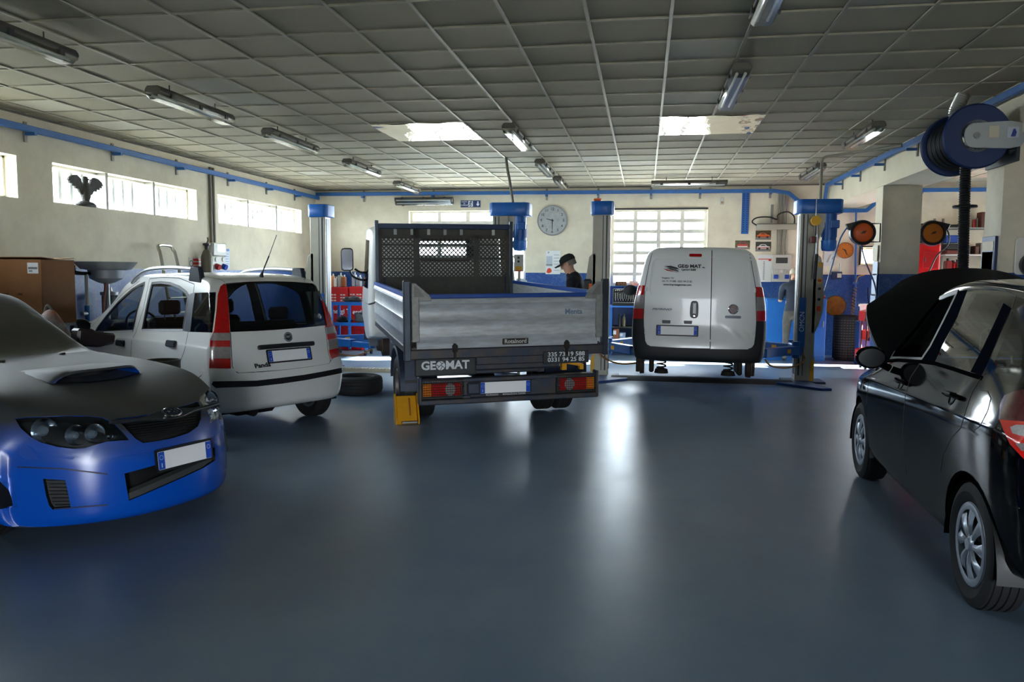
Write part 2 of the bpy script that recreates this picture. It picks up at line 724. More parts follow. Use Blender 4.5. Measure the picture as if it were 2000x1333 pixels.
for ry in range(len(GY) - 1):
    for rx in range(-1, len(GX)):
        xa = GX[rx] if rx >= 0 else XL - .6
        xb = GX[rx + 1] if rx + 1 < len(GX) else XR
        if rx < 0:
            xb = GX[0]
        xa, xb = max(xa, XL), min(xb, XR)
        if xb - xa < .08:
            continue
        cx, cy_ = (xa + xb) / 2, GY[ry] + .3
        foil = 9.5 < cy_ < 10.8 and (-3.46 < cx < -2.24 or .14 < cx < 1.36)
        px = topx(Vector((cx, cy_, ZC)))
        vis = cy_ > 3 and -90 < px[0] < 2090 and px[1] > -70
        if foil:
            continue
        if vis and n < 296 and xb - xa > .5:
            o = tile0 if n == 0 else tile0.copy()
            if n:
                COL.objects.link(o)
            o.parent = ceil
            o.location = (cx, cy_, ZC + .014 + random.uniform(0, .002))
            o.rotation_euler = (random.gauss(0, .003), random.gauss(0, .003), 0)
            n += 1
        else:
            far.box((cx, cy_, ZC + .014), (xb - xa - .024, .576, .012))
fo = far.build('far_ceiling_tiles', tm, ceil, flat=True)
fo['kind'] = 'stuff'
for x in GX:
    if XL < x < XR:
        MB().box((x, (YF + YB) / 2, ZC), (.026, YB - YF, .012)).build('grid_bar', TBAR, ceil)
for y in GY:
    if y < YB:
        MB().box(((XL + XR) / 2, y, ZC + .002), (XR - XL, .018, .012)).build('cross_bar', TBAR, ceil)
# ceiling of the far bay
ab = MB()
for i in range(7):
    for j in range(18):
        ab.box((4.2 + .3 + .6 * i, 6.3 + .6 * j, ZC + .01), (.58, .58, .012))
ao = ab.build('side_bay_tiles', tm, ceil, flat=True)
ao['kind'] = 'stuff'
# dirty edge angle round the walls
struct(MB().box((XL + .012, (YF + YB) / 2, ZC - .012), (.024, YB - YF, .024)).build('trim_1', M('edge_angle', (96, 92, 82), .7)))
struct(MB().box(((XL + XR) / 2, YB - .012, ZC - .012), (XR - XL, .024, .024)).build('trim_2', M('edge_angle', (96, 92, 82))))

# crinkled reflecting foil sheets laid into the grid
fm = bpy.data.materials.new('silver_foil')
fm.use_nodes = True
nt = fm.node_tree
b = nt.nodes['Principled BSDF']
b.inputs['Base Color'].default_value = rgb(214, 214, 208)
b.inputs['Metallic'].default_value = .95
b.inputs['Roughness'].default_value = .06
tc = nt.nodes.new('ShaderNodeTexCoord')
nz = nt.nodes.new('ShaderNodeTexNoise')
nz.inputs['Scale'].default_value = 3.2
nz.inputs['Detail'].default_value = 2.5
nz.inputs['Distortion'].default_value = .8
bp = nt.nodes.new('ShaderNodeBump')
bp.inputs['Strength'].default_value = .30
bp.inputs['Distance'].default_value = .02
nt.links.new(tc.outputs['Object'], nz.inputs['Vector'])
nt.links.new(nz.outputs['Fac'], bp.inputs['Height'])
nt.links.new(bp.outputs['Normal'], b.inputs['Normal'])
for x0 in (-3.4486, .1514):
    f_ = MB()
    k = 12
    vs = [(1.2 * i / k, 1.2 * j / k, .006 * sin(i * 1.3 + j * .5) * cos(j * .9)) for i in range(k + 1) for j in range(k + 1)]
    f_.add(vs, [(i * (k + 1) + j, i * (k + 1) + j + 1, (i + 1) * (k + 1) + j + 1, (i + 1) * (k + 1) + j) for i in range(k) for j in range(k)])
    f_.add([(v[0], v[1], v[2] + .01) for v in vs], [(i * (k + 1) + j, i * (k + 1) + j + 1, (i + 1) * (k + 1) + j + 1, (i + 1) * (k + 1) + j) for i in range(k) for j in range(k)])
    f_.build('foil_panel', fm, ceil, (x0, 9.5927, ZC - .012), recalc=False)['label'] = 'crinkled silver foil panel'

# blue cable trunking along the walls and the beam
TRB = M('trunking_blue', (44, 102, 170), .45, var=.15)
BRK = M('bracket_galv', (140, 138, 128), .5, .5)


def trunking(name, label, pts, brackets, d=(.06, .075)):
    root = thing(name, label, 'cable trunking', pts[0])
    o = Vector(pts[0])
    for i, (a, c) in enumerate(zip(pts, pts[1:])):
        a, c = Vector(a) - o, Vector(c) - o
        v = (c - a)
        q = v.to_track_quat('Y', 'Z').to_matrix().to_4x4()
        MB().box((0, v.length / 2, 0), (d[0], v.length + .02, d[1]), Matrix.Translation(a) @ q, .006).build('channel', TRB, root)
    for p, n_ in brackets:
        p = Vector(p) - o
        n_ = Vector(n_)
        b_ = MB()
        side = Vector((n_.y, n_.x, 0))
        b_.box(p - n_ * .0 + Vector((0, 0, -.03)), (abs(n_.x) * .02 + abs(n_.y) * .045, abs(n_.y) * .02 + abs(n_.x) * .045, .24))
        bo = b_.build('wall_bracket', BRK, root)
        MB().box(p + n_ * .07 + Vector((0, 0, -.055)), (abs(n_.x) * .15 + abs(n_.y) * .04, abs(n_.y) * .15 + abs(n_.x) * .04, .035)).build('bracket_arm', TRB, bo)
    return root


zt_ = 3.30
trunking('cable_trunking', 'blue cable trunking running along the wall with the ribbon windows', [(XL + .09, YF + .2, zt_), (XL + .09, YB - .06, zt_)],
         [((XL + .012, y, zt_), (1, 0, 0)) for y in (5.2, 6.8, 8.42, 9.98, 11.5, 13.05, 14.5, 15.75)])
zb_ = 3.36
trunking('cable_trunking', 'blue cable trunking along the far wall above the clock', [(XL + .06, YB - .09, zb_ + .02), (2.55, YB - .09, zb_ - .01), (2.85, YB - .09, zb_ - .06), (3.28, YB - .09, 2.94), (4.35, YB - .09, 2.94), (4.55, YB - .09, 3.12), (4.6, YB - .09, 3.2)],
         [((x, YB - .012, zb_), (0, -1, 0)) for x in (-6.2, -4.6, -2.1, -1.0, .1, 1.1, 2.5)])
trunking('cable_trunking', 'blue cable trunking fixed along the top of the beam', [(XR - .07, YF + .2, 3.40), (XR - .07, 16.3, 3.40), (XR - .05, 16.6, 3.0)], [((XR - .012, y, 3.36), (-1, 0, 0)) for y in (6.5, 9.6, 11.3, 12.75, 14.1, 15.3)])
trunking('cable_trunking', 'blue cable trunking on the far wall above the shelf of red boxes', [(4.75, YB - .09, 3.33), (8.0, YB - .09, 3.33)], [((x, YB - .012, 3.33), (0, -1, 0)) for x in (5.35, 6.9)])


# ------------------------------------------------------------------ vehicle bodies: a smooth shell cut into panels
def pchip(xs, ys):
    xs = np.array(xs, float)
    ys = np.array(ys, float)
    h = np.diff(xs)
    d = np.diff(ys) / h
    m = np.zeros(len(xs))
    for i in range(1, len(xs) - 1):
        if d[i - 1] * d[i] > 0:
            w1, w2 = 2 * h[i] + h[i - 1], h[i] + 2 * h[i - 1]
            m[i] = (w1 + w2) / (w1 / d[i - 1] + w2 / d[i])
    m[0], m[-1] = d[0], d[-1]

    def f(x):
        x = min(max(x, xs[0]), xs[-1])
        i = int(min(max(np.searchsorted(xs, x) - 1, 0), len(h) - 1))
        t = (x - xs[i]) / h[i]
        return float(ys[i] * (1 + 2 * t) * (1 - t) ** 2 + m[i] * h[i] * t * (1 - t) ** 2 + ys[i + 1] * t * t * (3 - 2 * t) + m[i + 1] * h[i] * t * t * (t - 1))
    return f


def inpoly(x, y, P):
    c = False
    j = len(P) - 1
    for i in range(len(P)):
        xi, yi = P[i]
        xj, yj = P[j]
        if (yi > y) != (yj > y) and x < (xj - xi) * (y - yi) / (yj - yi) + xi:
            c = not c
        j = i
    return c


SECT = [(0, 0, 0), (0, .55, 0), (0, .86, .01), (0, .955, .09), (0, .99, .35), (0, 1.0, .65), (0, .99, .9), (0, .965, 1.0),
        (1, .52, .5), (1, 1.0, .86), (2, .93, .965), (2, .6, .995), (2, 0, 1.)]


class Body:
    def __init__(s, L, st, rear, front, root, sect=SECT, rend=.06, D=.7, ny=60, ns=5):
        s.root = root
        bpy.context.view_layer.update()
        s.W = root.matrix_world.copy()
        s.eye = s.W.inverted() @ EYE
        cols = list(zip(*st))
        fs = [pchip(cols[0], c) for c in cols[1:]]
        # stations, denser at both ends
        ys = []
        for i in range(7):
            a = pi / 2 * i / 6
            ys.append(rend * (1 - cos(a)))
        n = ny
        for i in range(1, n):
            ys.append(rend + (L - 2 * rend) * i / n)
        for i in range(7):
            a = pi / 2 * i / 6
            ys.append(L - rend + rend * sin(a))
        rings = []
        for yn in ys:
            zb, w, zs, wr, zt = [f(yn) for f in fs]
            h, g = zs - zb, zt - zs
            cp = []
            for k, a, b in sect:
                if k == 0:
                    cp.append((a * w, zb + b * h))
                elif k == 1:
                    cp.append((sect[7][1] * w * (1 - a) + wr * a, zs + b * g))
                else:
                    cp.append((a * wr, zs + b * g))
            half = smoothpath([(x, 0, z) for x, z in cp], ns)
            d = min(yn, L - yn)
            ins = 0
            if d < rend:
                ins = rend - sqrt(max(0, rend ** 2 - (rend - d) ** 2))
            zc = (zb + zt) / 2
            ring = []
            for p in half:
                x = p.x * (1 - ins / w)
                z = zc + (p.z - zc) * (1 - ins / max(.05, (zt - zb) / 2))
                ring.append((x, z))
            rings.append((yn, w, zc, ring))

        def ymap(yn, x, w, z):
            y = yn
            if yn < D:
                y += rear(min(1., abs(x) / w), z) * (1 - yn / D) ** 2
            if yn > L - D:
                y -= front(min(1., abs(x) / w), z) * (1 - (L - yn) / D) ** 2
            return y
        bm = bmesh.new()
        grid = []
        for yn, w, zc, ring in rings:
            full = ring + [(-x, z) for x, z in ring[-2:0:-1]]
            grid.append([bm.verts.new((x, ymap(yn, x, w, z), z)) for x, z in full])
        N = len(grid[0])
        for a, b in zip(grid, grid[1:]):
            for j in range(N):
                bm.faces.new((a[j], a[(j + 1) % N], b[(j + 1) % N], b[j]))
        for idx, flip in ((0, False), (-1, True)):
            yn, w, zc, ring = rings[idx]
            full = ring + [(-x, z) for x, z in ring[-2:0:-1]]
            prev = grid[idx]
            for sc_ in (.93, .82, .68, .52, .35, .18):
                cur = [bm.verts.new((x * sc_, ymap(yn, x * sc_, w, zc + (z - zc) * sc_), zc + (z - zc) * sc_)) for x, z in full]
                for j in range(N):
                    q = (prev[j], cur[j], cur[(j + 1) % N], prev[(j + 1) % N])
                    bm.faces.new(q[::-1] if flip else q)
                prev = cur
            bm.faces.new(prev)
        bmesh.ops.recalc_face_normals(bm, faces=bm.faces[:])
        bm.normal_update()
        s.bm = bm
        s.lay = bm.faces.layers.int.new('part')
        s.names = ['body']
        # untouched copy for normals and ray casts
        tb = bm.copy()
        bmesh.ops.triangulate(tb, faces=tb.faces[:])
        tb.normal_update()
        tb.verts.ensure_lookup_table()
        tb.faces.ensure_lookup_table()
        tb.verts.index_update()
        s.ref = tb
        s.bvh = BVHTree.FromBMesh(tb)
        s.rv = [v.co.copy() for v in tb.verts]
        s.rn = [v.normal.copy() for v in tb.verts]
        s.rf = [[v.index for v in f.verts] for f in tb.faces]

    # -- projections
    def px_local(s, x, y):
        """direction of a picture ray in the vehicle's frame"""
        return (s.W.inverted().to_3x3() @ ray(x, y)).normalized()

    def proj_px(s, p, mir=False):
        q = Vector((-p.x, p.y, p.z)) if mir else p
        return topx(s.W @ q)

    def nrm(s, p):
        co, n, i, d = s.bvh.find_nearest(p)
        a, b, c = s.rf[i]
        A, B, C_ = s.rv[a], s.rv[b], s.rv[c]
        v0, v1, v2 = B - A, C_ - A, co - A
        d00, d01, d11, d20, d21 = v0.dot(v0), v0.dot(v1), v1.dot(v1), v2.dot(v0), v2.dot(v1)
        den = d00 * d11 - d01 * d01
        if abs(den) < 1e-14:
            return n
        v = (d11 * d20 - d01 * d21) / den
        w = (d00 * d21 - d01 * d20) / den
        return (s.rn[a] * (1 - v - w) + s.rn[b] * v + s.rn[c] * w).normalized()

    def hit(s, x, y):
        """point and normal where the picture ray meets the shell"""
        h = s.bvh.ray_cast(s.eye, s.px_local(x, y))
        if h[0] is None:
            return None, None
        return h[0], s.nrm(h[0])

    def hit_side(s, y, z, side):
        h = s.bvh.ray_cast(Vector((3 * side, y, z)), Vector((-side, 0, 0)))
        return (h[0], s.nrm(h[0])) if h[0] else (None, None)

    def pid(s, name):
        if name not in s.names:
            s.names.append(name)
        return s.names.index(name)

    def _cut(s, planes, proj, facing, poly, name, only=None):
        bm = s.bm
        xs = [p[0] for p in poly]
        ys = [p[1] for p in poly]
        mx, my = (max(xs) - min(xs)) * .15 + s.pad, (max(ys) - min(ys)) * .15 + s.pad
        x0, x1, y0, y1 = min(xs) - mx, max(xs) + mx, min(ys) - my, max(ys) + my
        cand = []
        for f in bm.faces:
            c = f.calc_center_median()
            if not facing(c, f.normal):
                continue
            u, v = proj(c)
            if x0 < u < x1 and y0 < v < y1:
                cand.append(f)
        n = len(poly)
        for i in range(n):
            a, b = poly[i], poly[(i + 1) % n]
            co, no = planes(a, b)
            ex = s.pad
            bx0, bx1, by0, by1 = min(a[0], b[0]) - ex, max(a[0], b[0]) + ex, min(a[1], b[1]) - ex, max(a[1], b[1]) + ex
            sel = []
            for f in cand:
                if not f.is_valid:
                    continue
                pos = neg = False
                for v in f.verts:
                    d = (v.co - co).dot(no)
                    pos |= d > 1e-5
                    neg |= d < -1e-5
                if not (pos and neg):
                    continue
                uv = [proj(v.co) for v in f.verts]
                if max(p[0] for p in uv) < bx0 or min(p[0] for p in uv) > bx1 or max(p[1] for p in uv) < by0 or min(p[1] for p in uv) > by1:
                    continue
                sel.append(f)
            if sel:
                geom = set(sel)
                for f in sel:
                    geom.update(f.edges)
                    geom.update(f.verts)
                r = bmesh.ops.bisect_plane(bm, geom=list(geom), plane_co=co, plane_no=no, dist=1e-5)
                cand = [f for f in cand if f.is_valid]
                known = set(cand)
                for g in r['geom']:
                    if isinstance(g, bmesh.types.BMFace) and g.is_valid and g not in known:
                        cand.append(g)
                        known.add(g)
        k = s.pid(name)
        ok = None if only is None else {s.pid(o) for o in only}
        for f in cand:
            if not f.is_valid:
                continue
            c = f.calc_center_median()
            if not facing(c, f.normal):
                continue
            if ok is not None and f[s.lay] not in ok:
                continue
            u, v = proj(c)
            if inpoly(u, v, poly):
                f[s.lay] = k
        bm.normal_update()

    def cutpx(s, poly, name, mirror=None, only=None):
        """cut a panel along an outline seen in the picture; mirror names its twin on the other side"""
        s.pad = 14
        for mir, nm in ((False, name), (True, mirror)):
            if nm is None:
                continue
            fx = Vector((-1, 1, 1)) if mir else Vector((1, 1, 1))
            e = Vector((s.eye.x * fx.x, s.eye.y, s.eye.z))

            def planes(a, b):
                d1, d2 = s.px_local(*a), s.px_local(*b)
                no = d1.cross(d2)
                no.x *= fx.x
                return e, no.normalized()
            s._cut(planes, lambda p: s.proj_px(p, mir), lambda c, n: (e - c).dot(n) > 0, poly, nm, only)

    def cutside(s, poly, name, mirror=None, only=None):
        """outline in the side view (y, z); left side first, twin on the right"""
        s.pad = .05
        for sd, nm in ((-1, name), (1, mirror)):
            if nm is None:
                continue

            def planes(a, b):
                return Vector((0, a[0], a[1])), Vector((0, b[1] - a[1], -(b[0] - a[0]))).normalized()
            s._cut(planes, lambda p: (p.y, p.z), lambda c, n: c.x * sd > .02 and n.x * sd > -.3 and abs(c.x) > .35, poly, nm, only)

    def cutend(s, poly, name, end=-1, only=None):
        """outline in the end view (x, z); end -1 rear, 1 front"""
        s.pad = .05

        def planes(a, b):
            return Vector((a[0], 0, a[1])), Vector((b[1] - a[1], 0, -(b[0] - a[0]))).normalized()
        s._cut(planes, lambda p: (p.x, p.z), lambda c, n: n.y * end > .05, poly, name, only)

    def cuttop(s, poly, name, only=None, ymin=-9):
        s.pad = .05

        def planes(a, b):
            return Vector((a[0], a[1], 0)), Vector((b[1] - a[1], -(b[0] - a[0]), 0)).normalized()
        s._cut(planes, lambda p: (p.x, p.y), lambda c, n: n.z > .15 and c.y > ymin, poly, name, only)

    def strip(s, hits, w, lift=.0012):
        """thin band lying on the shell along (point, normal) pairs"""
        mb = MB()
        vs = []
        H = [h for h in hits if h[0] is not None]
        for i, (p, n) in enumerate(H):
            a = H[max(0, i - 1)][0]
            b = H[min(len(H) - 1, i + 1)][0]
            t = (b - a)
            if t.length < 1e-6:
                t = Vector((0, 0, 1))
            t.normalize()
            q = t.cross(n).normalized() * (w / 2)
            vs += [p + q + n * lift, p - q + n * lift]
        fs = [(2 * i, 2 * i + 1, 2 * i + 3, 2 * i + 2) for i in range(len(H) - 1) if (H[i][0] - H[i + 1][0]).length < .25]
        return vs, fs

    def seams(s, name, mat, paths_px=(), w=.006, mirror=True, closed=False, side=(), lift=.0012, step=6.):
        def put(vf):
            if vf[1]:
                MB().add(*vf).build(name, mat, s.root, recalc=False)
        for pts in paths_px:
            q = []
            P = list(pts) + ([pts[0]] if closed else [])
            for a, b in zip(P, P[1:]):
                k = max(1, int(math.hypot(b[0] - a[0], b[1] - a[1]) / step))
                q += [(a[0] + (b[0] - a[0]) * i / k, a[1] + (b[1] - a[1]) * i / k) for i in range(k)]
            q.append(P[-1])
            H = [s.hit(*p) for p in q]
            put(s.strip(H, w, lift))
            if mirror:
                H2 = [(Vector((-p.x, p.y, p.z)), Vector((-n.x, n.y, n.z))) for p, n in H if p is not None]
                put(s.strip(H2, w, lift))
        for pts in side:
            for sd in (-1, 1):
                q = []
                for a, b in zip(pts, pts[1:]):
                    k = max(1, int(math.hypot(b[0] - a[0], b[1] - a[1]) / .03))
                    q += [(a[0] + (b[0] - a[0]) * i / k, a[1] + (b[1] - a[1]) * i / k) for i in range(k)]
                q.append(pts[-1])
                put(s.strip([s.hit_side(p[0], p[1], sd) for p in q], w, lift))

    def finish(s, spec, lining=None, glass=(), parents=None):
        """spec: part -> (object name, material, raise); None deletes.  Every part becomes its own mesh."""
        bm = s.bm
        bm.verts.index_update()
        bm.normal_update()
        vn = {}
        byid = {}
        for f in bm.faces:
            byid.setdefault(f[s.lay], []).append(f)
        out = {}
        jobs = []
        for k, faces in byid.items():
            if spec.get(s.names[k]) is None:
                continue
            left = set(faces)
            isl = []
            while left:      # loose pieces of a panel become parts of their own
                st_ = [left.pop()]
                grp = []
                while st_:
                    f = st_.pop()
                    grp.append(f)
                    for e in f.edges:
                        for g in e.link_faces:
                            if g in left:
                                left.discard(g)
                                st_.append(g)
                isl.append(grp)
            isl.sort(key=len)
            for grp in isl:
                if len(grp) > 2 or grp is isl[-1]:
                    jobs.append((s.names[k], grp))
        for key, faces in jobs:
            nm, mat, lift = spec[key]
            idx = {}
            vs, ns, fs = [], [], []
            for f in faces:
                q = []
                for v in f.verts:
                    if v.index not in idx:
                        if v.index not in vn:
                            vn[v.index] = s.nrm(v.co)
                        idx[v.index] = len(vs)
                        vs.append(v.co + vn[v.index] * lift)
                        ns.append(vn[v.index])
                    q.append(idx[v.index])
                fs.append(q)
            ne = len(fs)
            if lift:
                # rim between the lifted (or sunk) panel and the shell
                fset = set(faces)
                base = {}
                for f in faces:
                    for e in f.edges:
                        if sum(1 for g in e.link_faces if g in fset) == 1:
                            a, b = e.verts
                            for v in (a, b):
                                if v.index not in base:
                                    base[v.index] = len(vs)
                                    vs.append(v.co + vn[v.index] * (-.002 if lift > 0 else .0005))
                                    ns.append(vn[v.index])
                            fs.append([idx[a.index], idx[b.index], base[b.index], base[a.index]])
            me = bpy.data.meshes.new(nm)
            me.from_pydata(vs, [], fs)
            me.shade_smooth()
            if not lift:
                me.normals_split_custom_set_from_vertices(ns)
            else:
                me.set_sharp_from_angle(angle=rad(40))
            me.materials.append(mat)
            o = bpy.data.objects.new(nm, me)
            COL.objects.link(o)
            o.parent = s.root
            out[key] = o
        if lining:
            skip = set(glass)
            vs, fs, idx = [], [], {}
            for k, faces in byid.items():
                key = s.names[k]
                if key in skip or spec.get(key) is None:
                    continue
                for f in faces:
                    q = []
                    for v in f.verts:
                        if v.index not in idx:
                            n = vn.get(v.index) or s.nrm(v.co)
                            idx[v.index] = len(vs)
                            vs.append(v.co - n * .022)
                        q.append(idx[v.index])
                    fs.append(q[::-1])
            me = bpy.data.meshes.new('interior_lining')
            me.from_pydata(vs, [], fs)
            me.shade_smooth()
            me.materials.append(lining)
            o = bpy.data.objects.new('interior_lining', me)
            COL.objects.link(o)
            o.parent = s.root
            out['lining'] = o
        if parents:
            for ch, pa in parents.items():
                if ch in out and pa in out:
                    out[ch].parent = out[pa]
        s.out = out
        s.bm.free()
        s.ref.free()
        return out


def wheel(parent, c, side, R, w, rim_r, rim_mat, tyre_mat, dark_mat, spokes=7, style='spoke', rotz=0., hubcap=True):
    """tyre with tread ribs, rim and cover; side -1 = outer face to -x"""
    Mx = Matrix.Translation(c) @ Matrix.Rotation(rotz, 4, 'Z') @ Matrix.Rotation(pi / 2 * side, 4, 'Y')
    t = MB()
    hw = w / 2
    prof = [(rim_r - .01, -hw * .72), (rim_r + .015, -hw * .86), (rim_r + (R - rim_r) * .5, -hw), (R - .025, -hw * .93), (R - .006, -hw * .80)]
    for a in (-.55, -.18, .18, .55):
        prof += [(R, (a - .13) * hw), (R, (a + .10) * hw), (R - .008, (a + .12) * hw), (R - .008, (a + .2) * hw)]
    prof += [(R - .006, hw * .80), (R - .025, hw * .93), (rim_r + (R - rim_r) * .5, hw), (rim_r + .015, hw * .86), (rim_r - .01, hw * .72)]
    t.lathe(prof, 40, Mx)
    ty = t.build('wheel', tyre_mat, parent, ang=28)
    b = MB()
    b.lathe([(rim_r, hw * .8), (rim_r - .006, hw * .86), (rim_r - .02, hw * .8), (rim_r - .03, hw * .4), (rim_r - .04, -hw * .7), (rim_r, -hw * .75)], 40, Mx)
    b.build('rim', rim_mat, ty)
    d = MB()
    d.lathe([(rim_r - .03, hw * .25), (.0, hw * .25)], 32, Mx)
    d.build('brake_back', dark_mat, ty)
    if hubcap:
        k = MB()
        for i in range(spokes):
            a0 = 2 * pi * i / spokes
            n = 5
            vs = []
            for j in range(n + 1):
                q = j / n
                rr = .03 + (rim_r - .045) * q
                half = (.5 + .12 * q) * (pi / spokes) * (1.0 if q > .3 else 1.25)
                z = hw * (.86 + .12 * sin(pi * min(1, q * 1.1)) - .05 * q)
                sw = .10 * q
                for e, dz in ((-1, -.012), (-.35, 0), (.35, 0), (1, -.012)):
                    an = a0 + half * e + sw
                    vs.append((rr * cos(an), rr * sin(an), z + dz))
            fs = []
            for j in range(n):
                for m_ in range(3):
                    fs.append((j * 4 + m_, j * 4 + m_ + 1, j * 4 + m_ + 5, j * 4 + m_ + 4))
            k.add(vs, fs, Mx)
        k.lathe([(0, hw * 1.02), (.028, hw * 1.0), (.034, hw * .9), (.05, hw * .82)], 20, Mx)
        k.lathe([(rim_r - .004, hw * .87), (rim_r - .022, hw * .92), (rim_r - .038, hw * .86)], 40, Mx)
        k.build('wheel_cover', rim_mat, ty)
    return ty


def numberplate(parent, mtx, w=.52, h=.115, name='number_plate', end_right=True):
    """white plate with blue end bands in a dark holder; local x along the plate, z out"""
    p = MB()
    p.prism(rrect(w + .03, h + .03, .01), -.006, .004, mtx)
    o = p.build(name, M('plate_holder', (12, 14, 20), .4), parent)
    q = MB()
    q.prism(rrect(w, h, .006), .004, .007, mtx)
    q.build('plate_face', M('plate_white', (250, 250, 252), .35, emit=0), o)
    for sgn in (-1, 1):
        MB().box((sgn * (w / 2 - .022), 0, .0075), (.044, h - .004, .002), mtx).build('blue_band', M('plate_blue', (20, 78, 190), .35), o)
    lt = MB()
    for i in range(12):
        a = 2 * pi * i / 12
        lt.box((-(w / 2 - .022) + .013 * cos(a), .02 + .013 * sin(a), .009), (.003, .003, .001), mtx)
    lt.box((-(w / 2 - .022), -.028, .009), (.005, .026, .001), mtx)
    for i in range(14):
        a = 2 * pi * i / 14
        lt.box(((w / 2 - .022) + .012 * cos(a), .02 + .012 * sin(a), .009), (.003, .003, .001), mtx)
    lt.build('plate_marks', M('plate_mark', (225, 232, 245), .4), o)
    return o


# ------------------------------------------------------------------ white hatchback, seen from its rear left corner
TYRE = M('tyre_rubber', (24, 24, 26), .75, var=.25, vscale=14)
BLACKP = M('black_plastic', (20, 21, 23), .45)
DARKIN = M('dark_interior', (30, 31, 34), .8)
SEAM = M('panel_seam', (26, 26, 28), .7)
CHROME = M('chrome', (215, 218, 222), .12, 1.)
STEEL = M('grey_steel', (150, 152, 154), .38, .9, var=.2)
CARGLASS = GLASS('car_glass', (205, 212, 214))
DARKGLASS = GLASS('dark_car_glass', (150, 158, 162))
REDLAMP = M('red_lamp', (186, 12, 10), .18, coat=.6, var=.3, vscale=30)
CLEARLAMP = M('clear_lamp', (150, 140, 138), .3, .1, coat=.6, var=.35, vscale=60)


def seat(parent, x, y, mat, z=.42):
    s_ = MB()
    s_.box((x, y, z + .07), (.46, .48, .14), bev=.05)
    s_.box((x, y - .24, z + .40), (.45, .15, .58), Matrix.Identity(4), bev=.05)
    o = s_.build('seat', mat, parent)
    h = MB()
    h.box((x, y - .28, z + .80), (.24, .09, .16), bev=.03)
    h.cyl((x - .06, y - .28, z + .66), (x - .06, y - .28, z + .76), .008)
    h.cyl((x + .06, y - .28, z + .66), (x + .06, y - .28, z + .76), .008)
    h.build('headrest', mat, o)
    return o


def steering(parent, x, y, z, mat, tilt=.45):
    s_ = MB()
    m = Matrix.Translation((x, y, z)) @ Matrix.Rotation(pi / 2 - tilt, 4, 'X')
    s_.tube([m @ Vector((.18 * cos(a), .18 * sin(a), 0)) for a in [2 * pi * i / 24 for i in range(24)]], .014, 8, True)
    s_.cyl(m @ Vector((0, 0, -.03)), m @ Vector((0, 0, .03)), .06)
    for a in (0, pi, 1.5 * pi):
        s_.cyl(m @ Vector((.04 * cos(a), .04 * sin(a), 0)), m @ Vector((.17 * cos(a), .17 * sin(a), 0)), .016)
    return s_.build('steering_wheel', mat, parent)


def dashboard(parent, y, w, z, mat):
    s_ = MB()
    s_.prism([(y - .28, z - .30), (y - .34, z - .08), (y - .26, z + .03), (y, z + .05), (y + .25, z), (y + .25, z - .3)], -w, w,
             frame((0, 0, 0), (0, 1, 0), (0, 0, 1), (1, 0, 0)), bev=.02)
    return s_.build('dashboard', mat, parent)


def door_mirror(parent, p, mat, glassmat, side=-1, size=1., facing_back=True):
    s_ = MB()
    bm = bmesh.new()
    bmesh.ops.create_uvsphere(bm, u_segments=16, v_segments=10, radius=1)
    for v in bm.verts:
        y = v.co.y
        v.co = Vector((v.co.x * .105, (y * .10 if y > 0 else y * .03), v.co.z * .082)) * size
    s_.bm(bm, Matrix.Translation(p))
    s_.tube([Vector(p) + Vector((-side * .06, 0, -.04)), Vector(p) + Vector((-side * .13, .01, -.075))], .025)
    o = s_.build('door_mirror', mat, parent)
    g = MB()
    g.prism(circ(.088 * size, 20, ry=.066 * size), 0, .004, frame(Vector(p) + Vector((0, -.034 * size, 0)), (1, 0, 0), (0, 0, 1), (0, -1, 0)))
    g.build('mirror_glass', glassmat, o)
    return o


def wheel_well(root, sd, x, y, z, r, depth=.27):
    k_ = MB()
    m_ = frame((sd * x, y, z - .06), (0, 1, 0), (0, 0, 1), (sd, 0, 0))
    k_.lathe([(r, 0), (r, -depth), (0, -depth)], 24, m_, arc=pi)
    k_.build('wheel_well', BLACKP, root, recalc=False)


def onto(B, x, y, xdir, lift=0.):
    """frame on the shell where the picture shows (x, y): local x along xdir, z outward"""
    p, n = B.hit(x, y)
    ex = Vector(xdir)
    ex = (ex - n * ex.dot(n)).normalized()
    return frame(p + n * lift, ex, n.cross(ex), n)


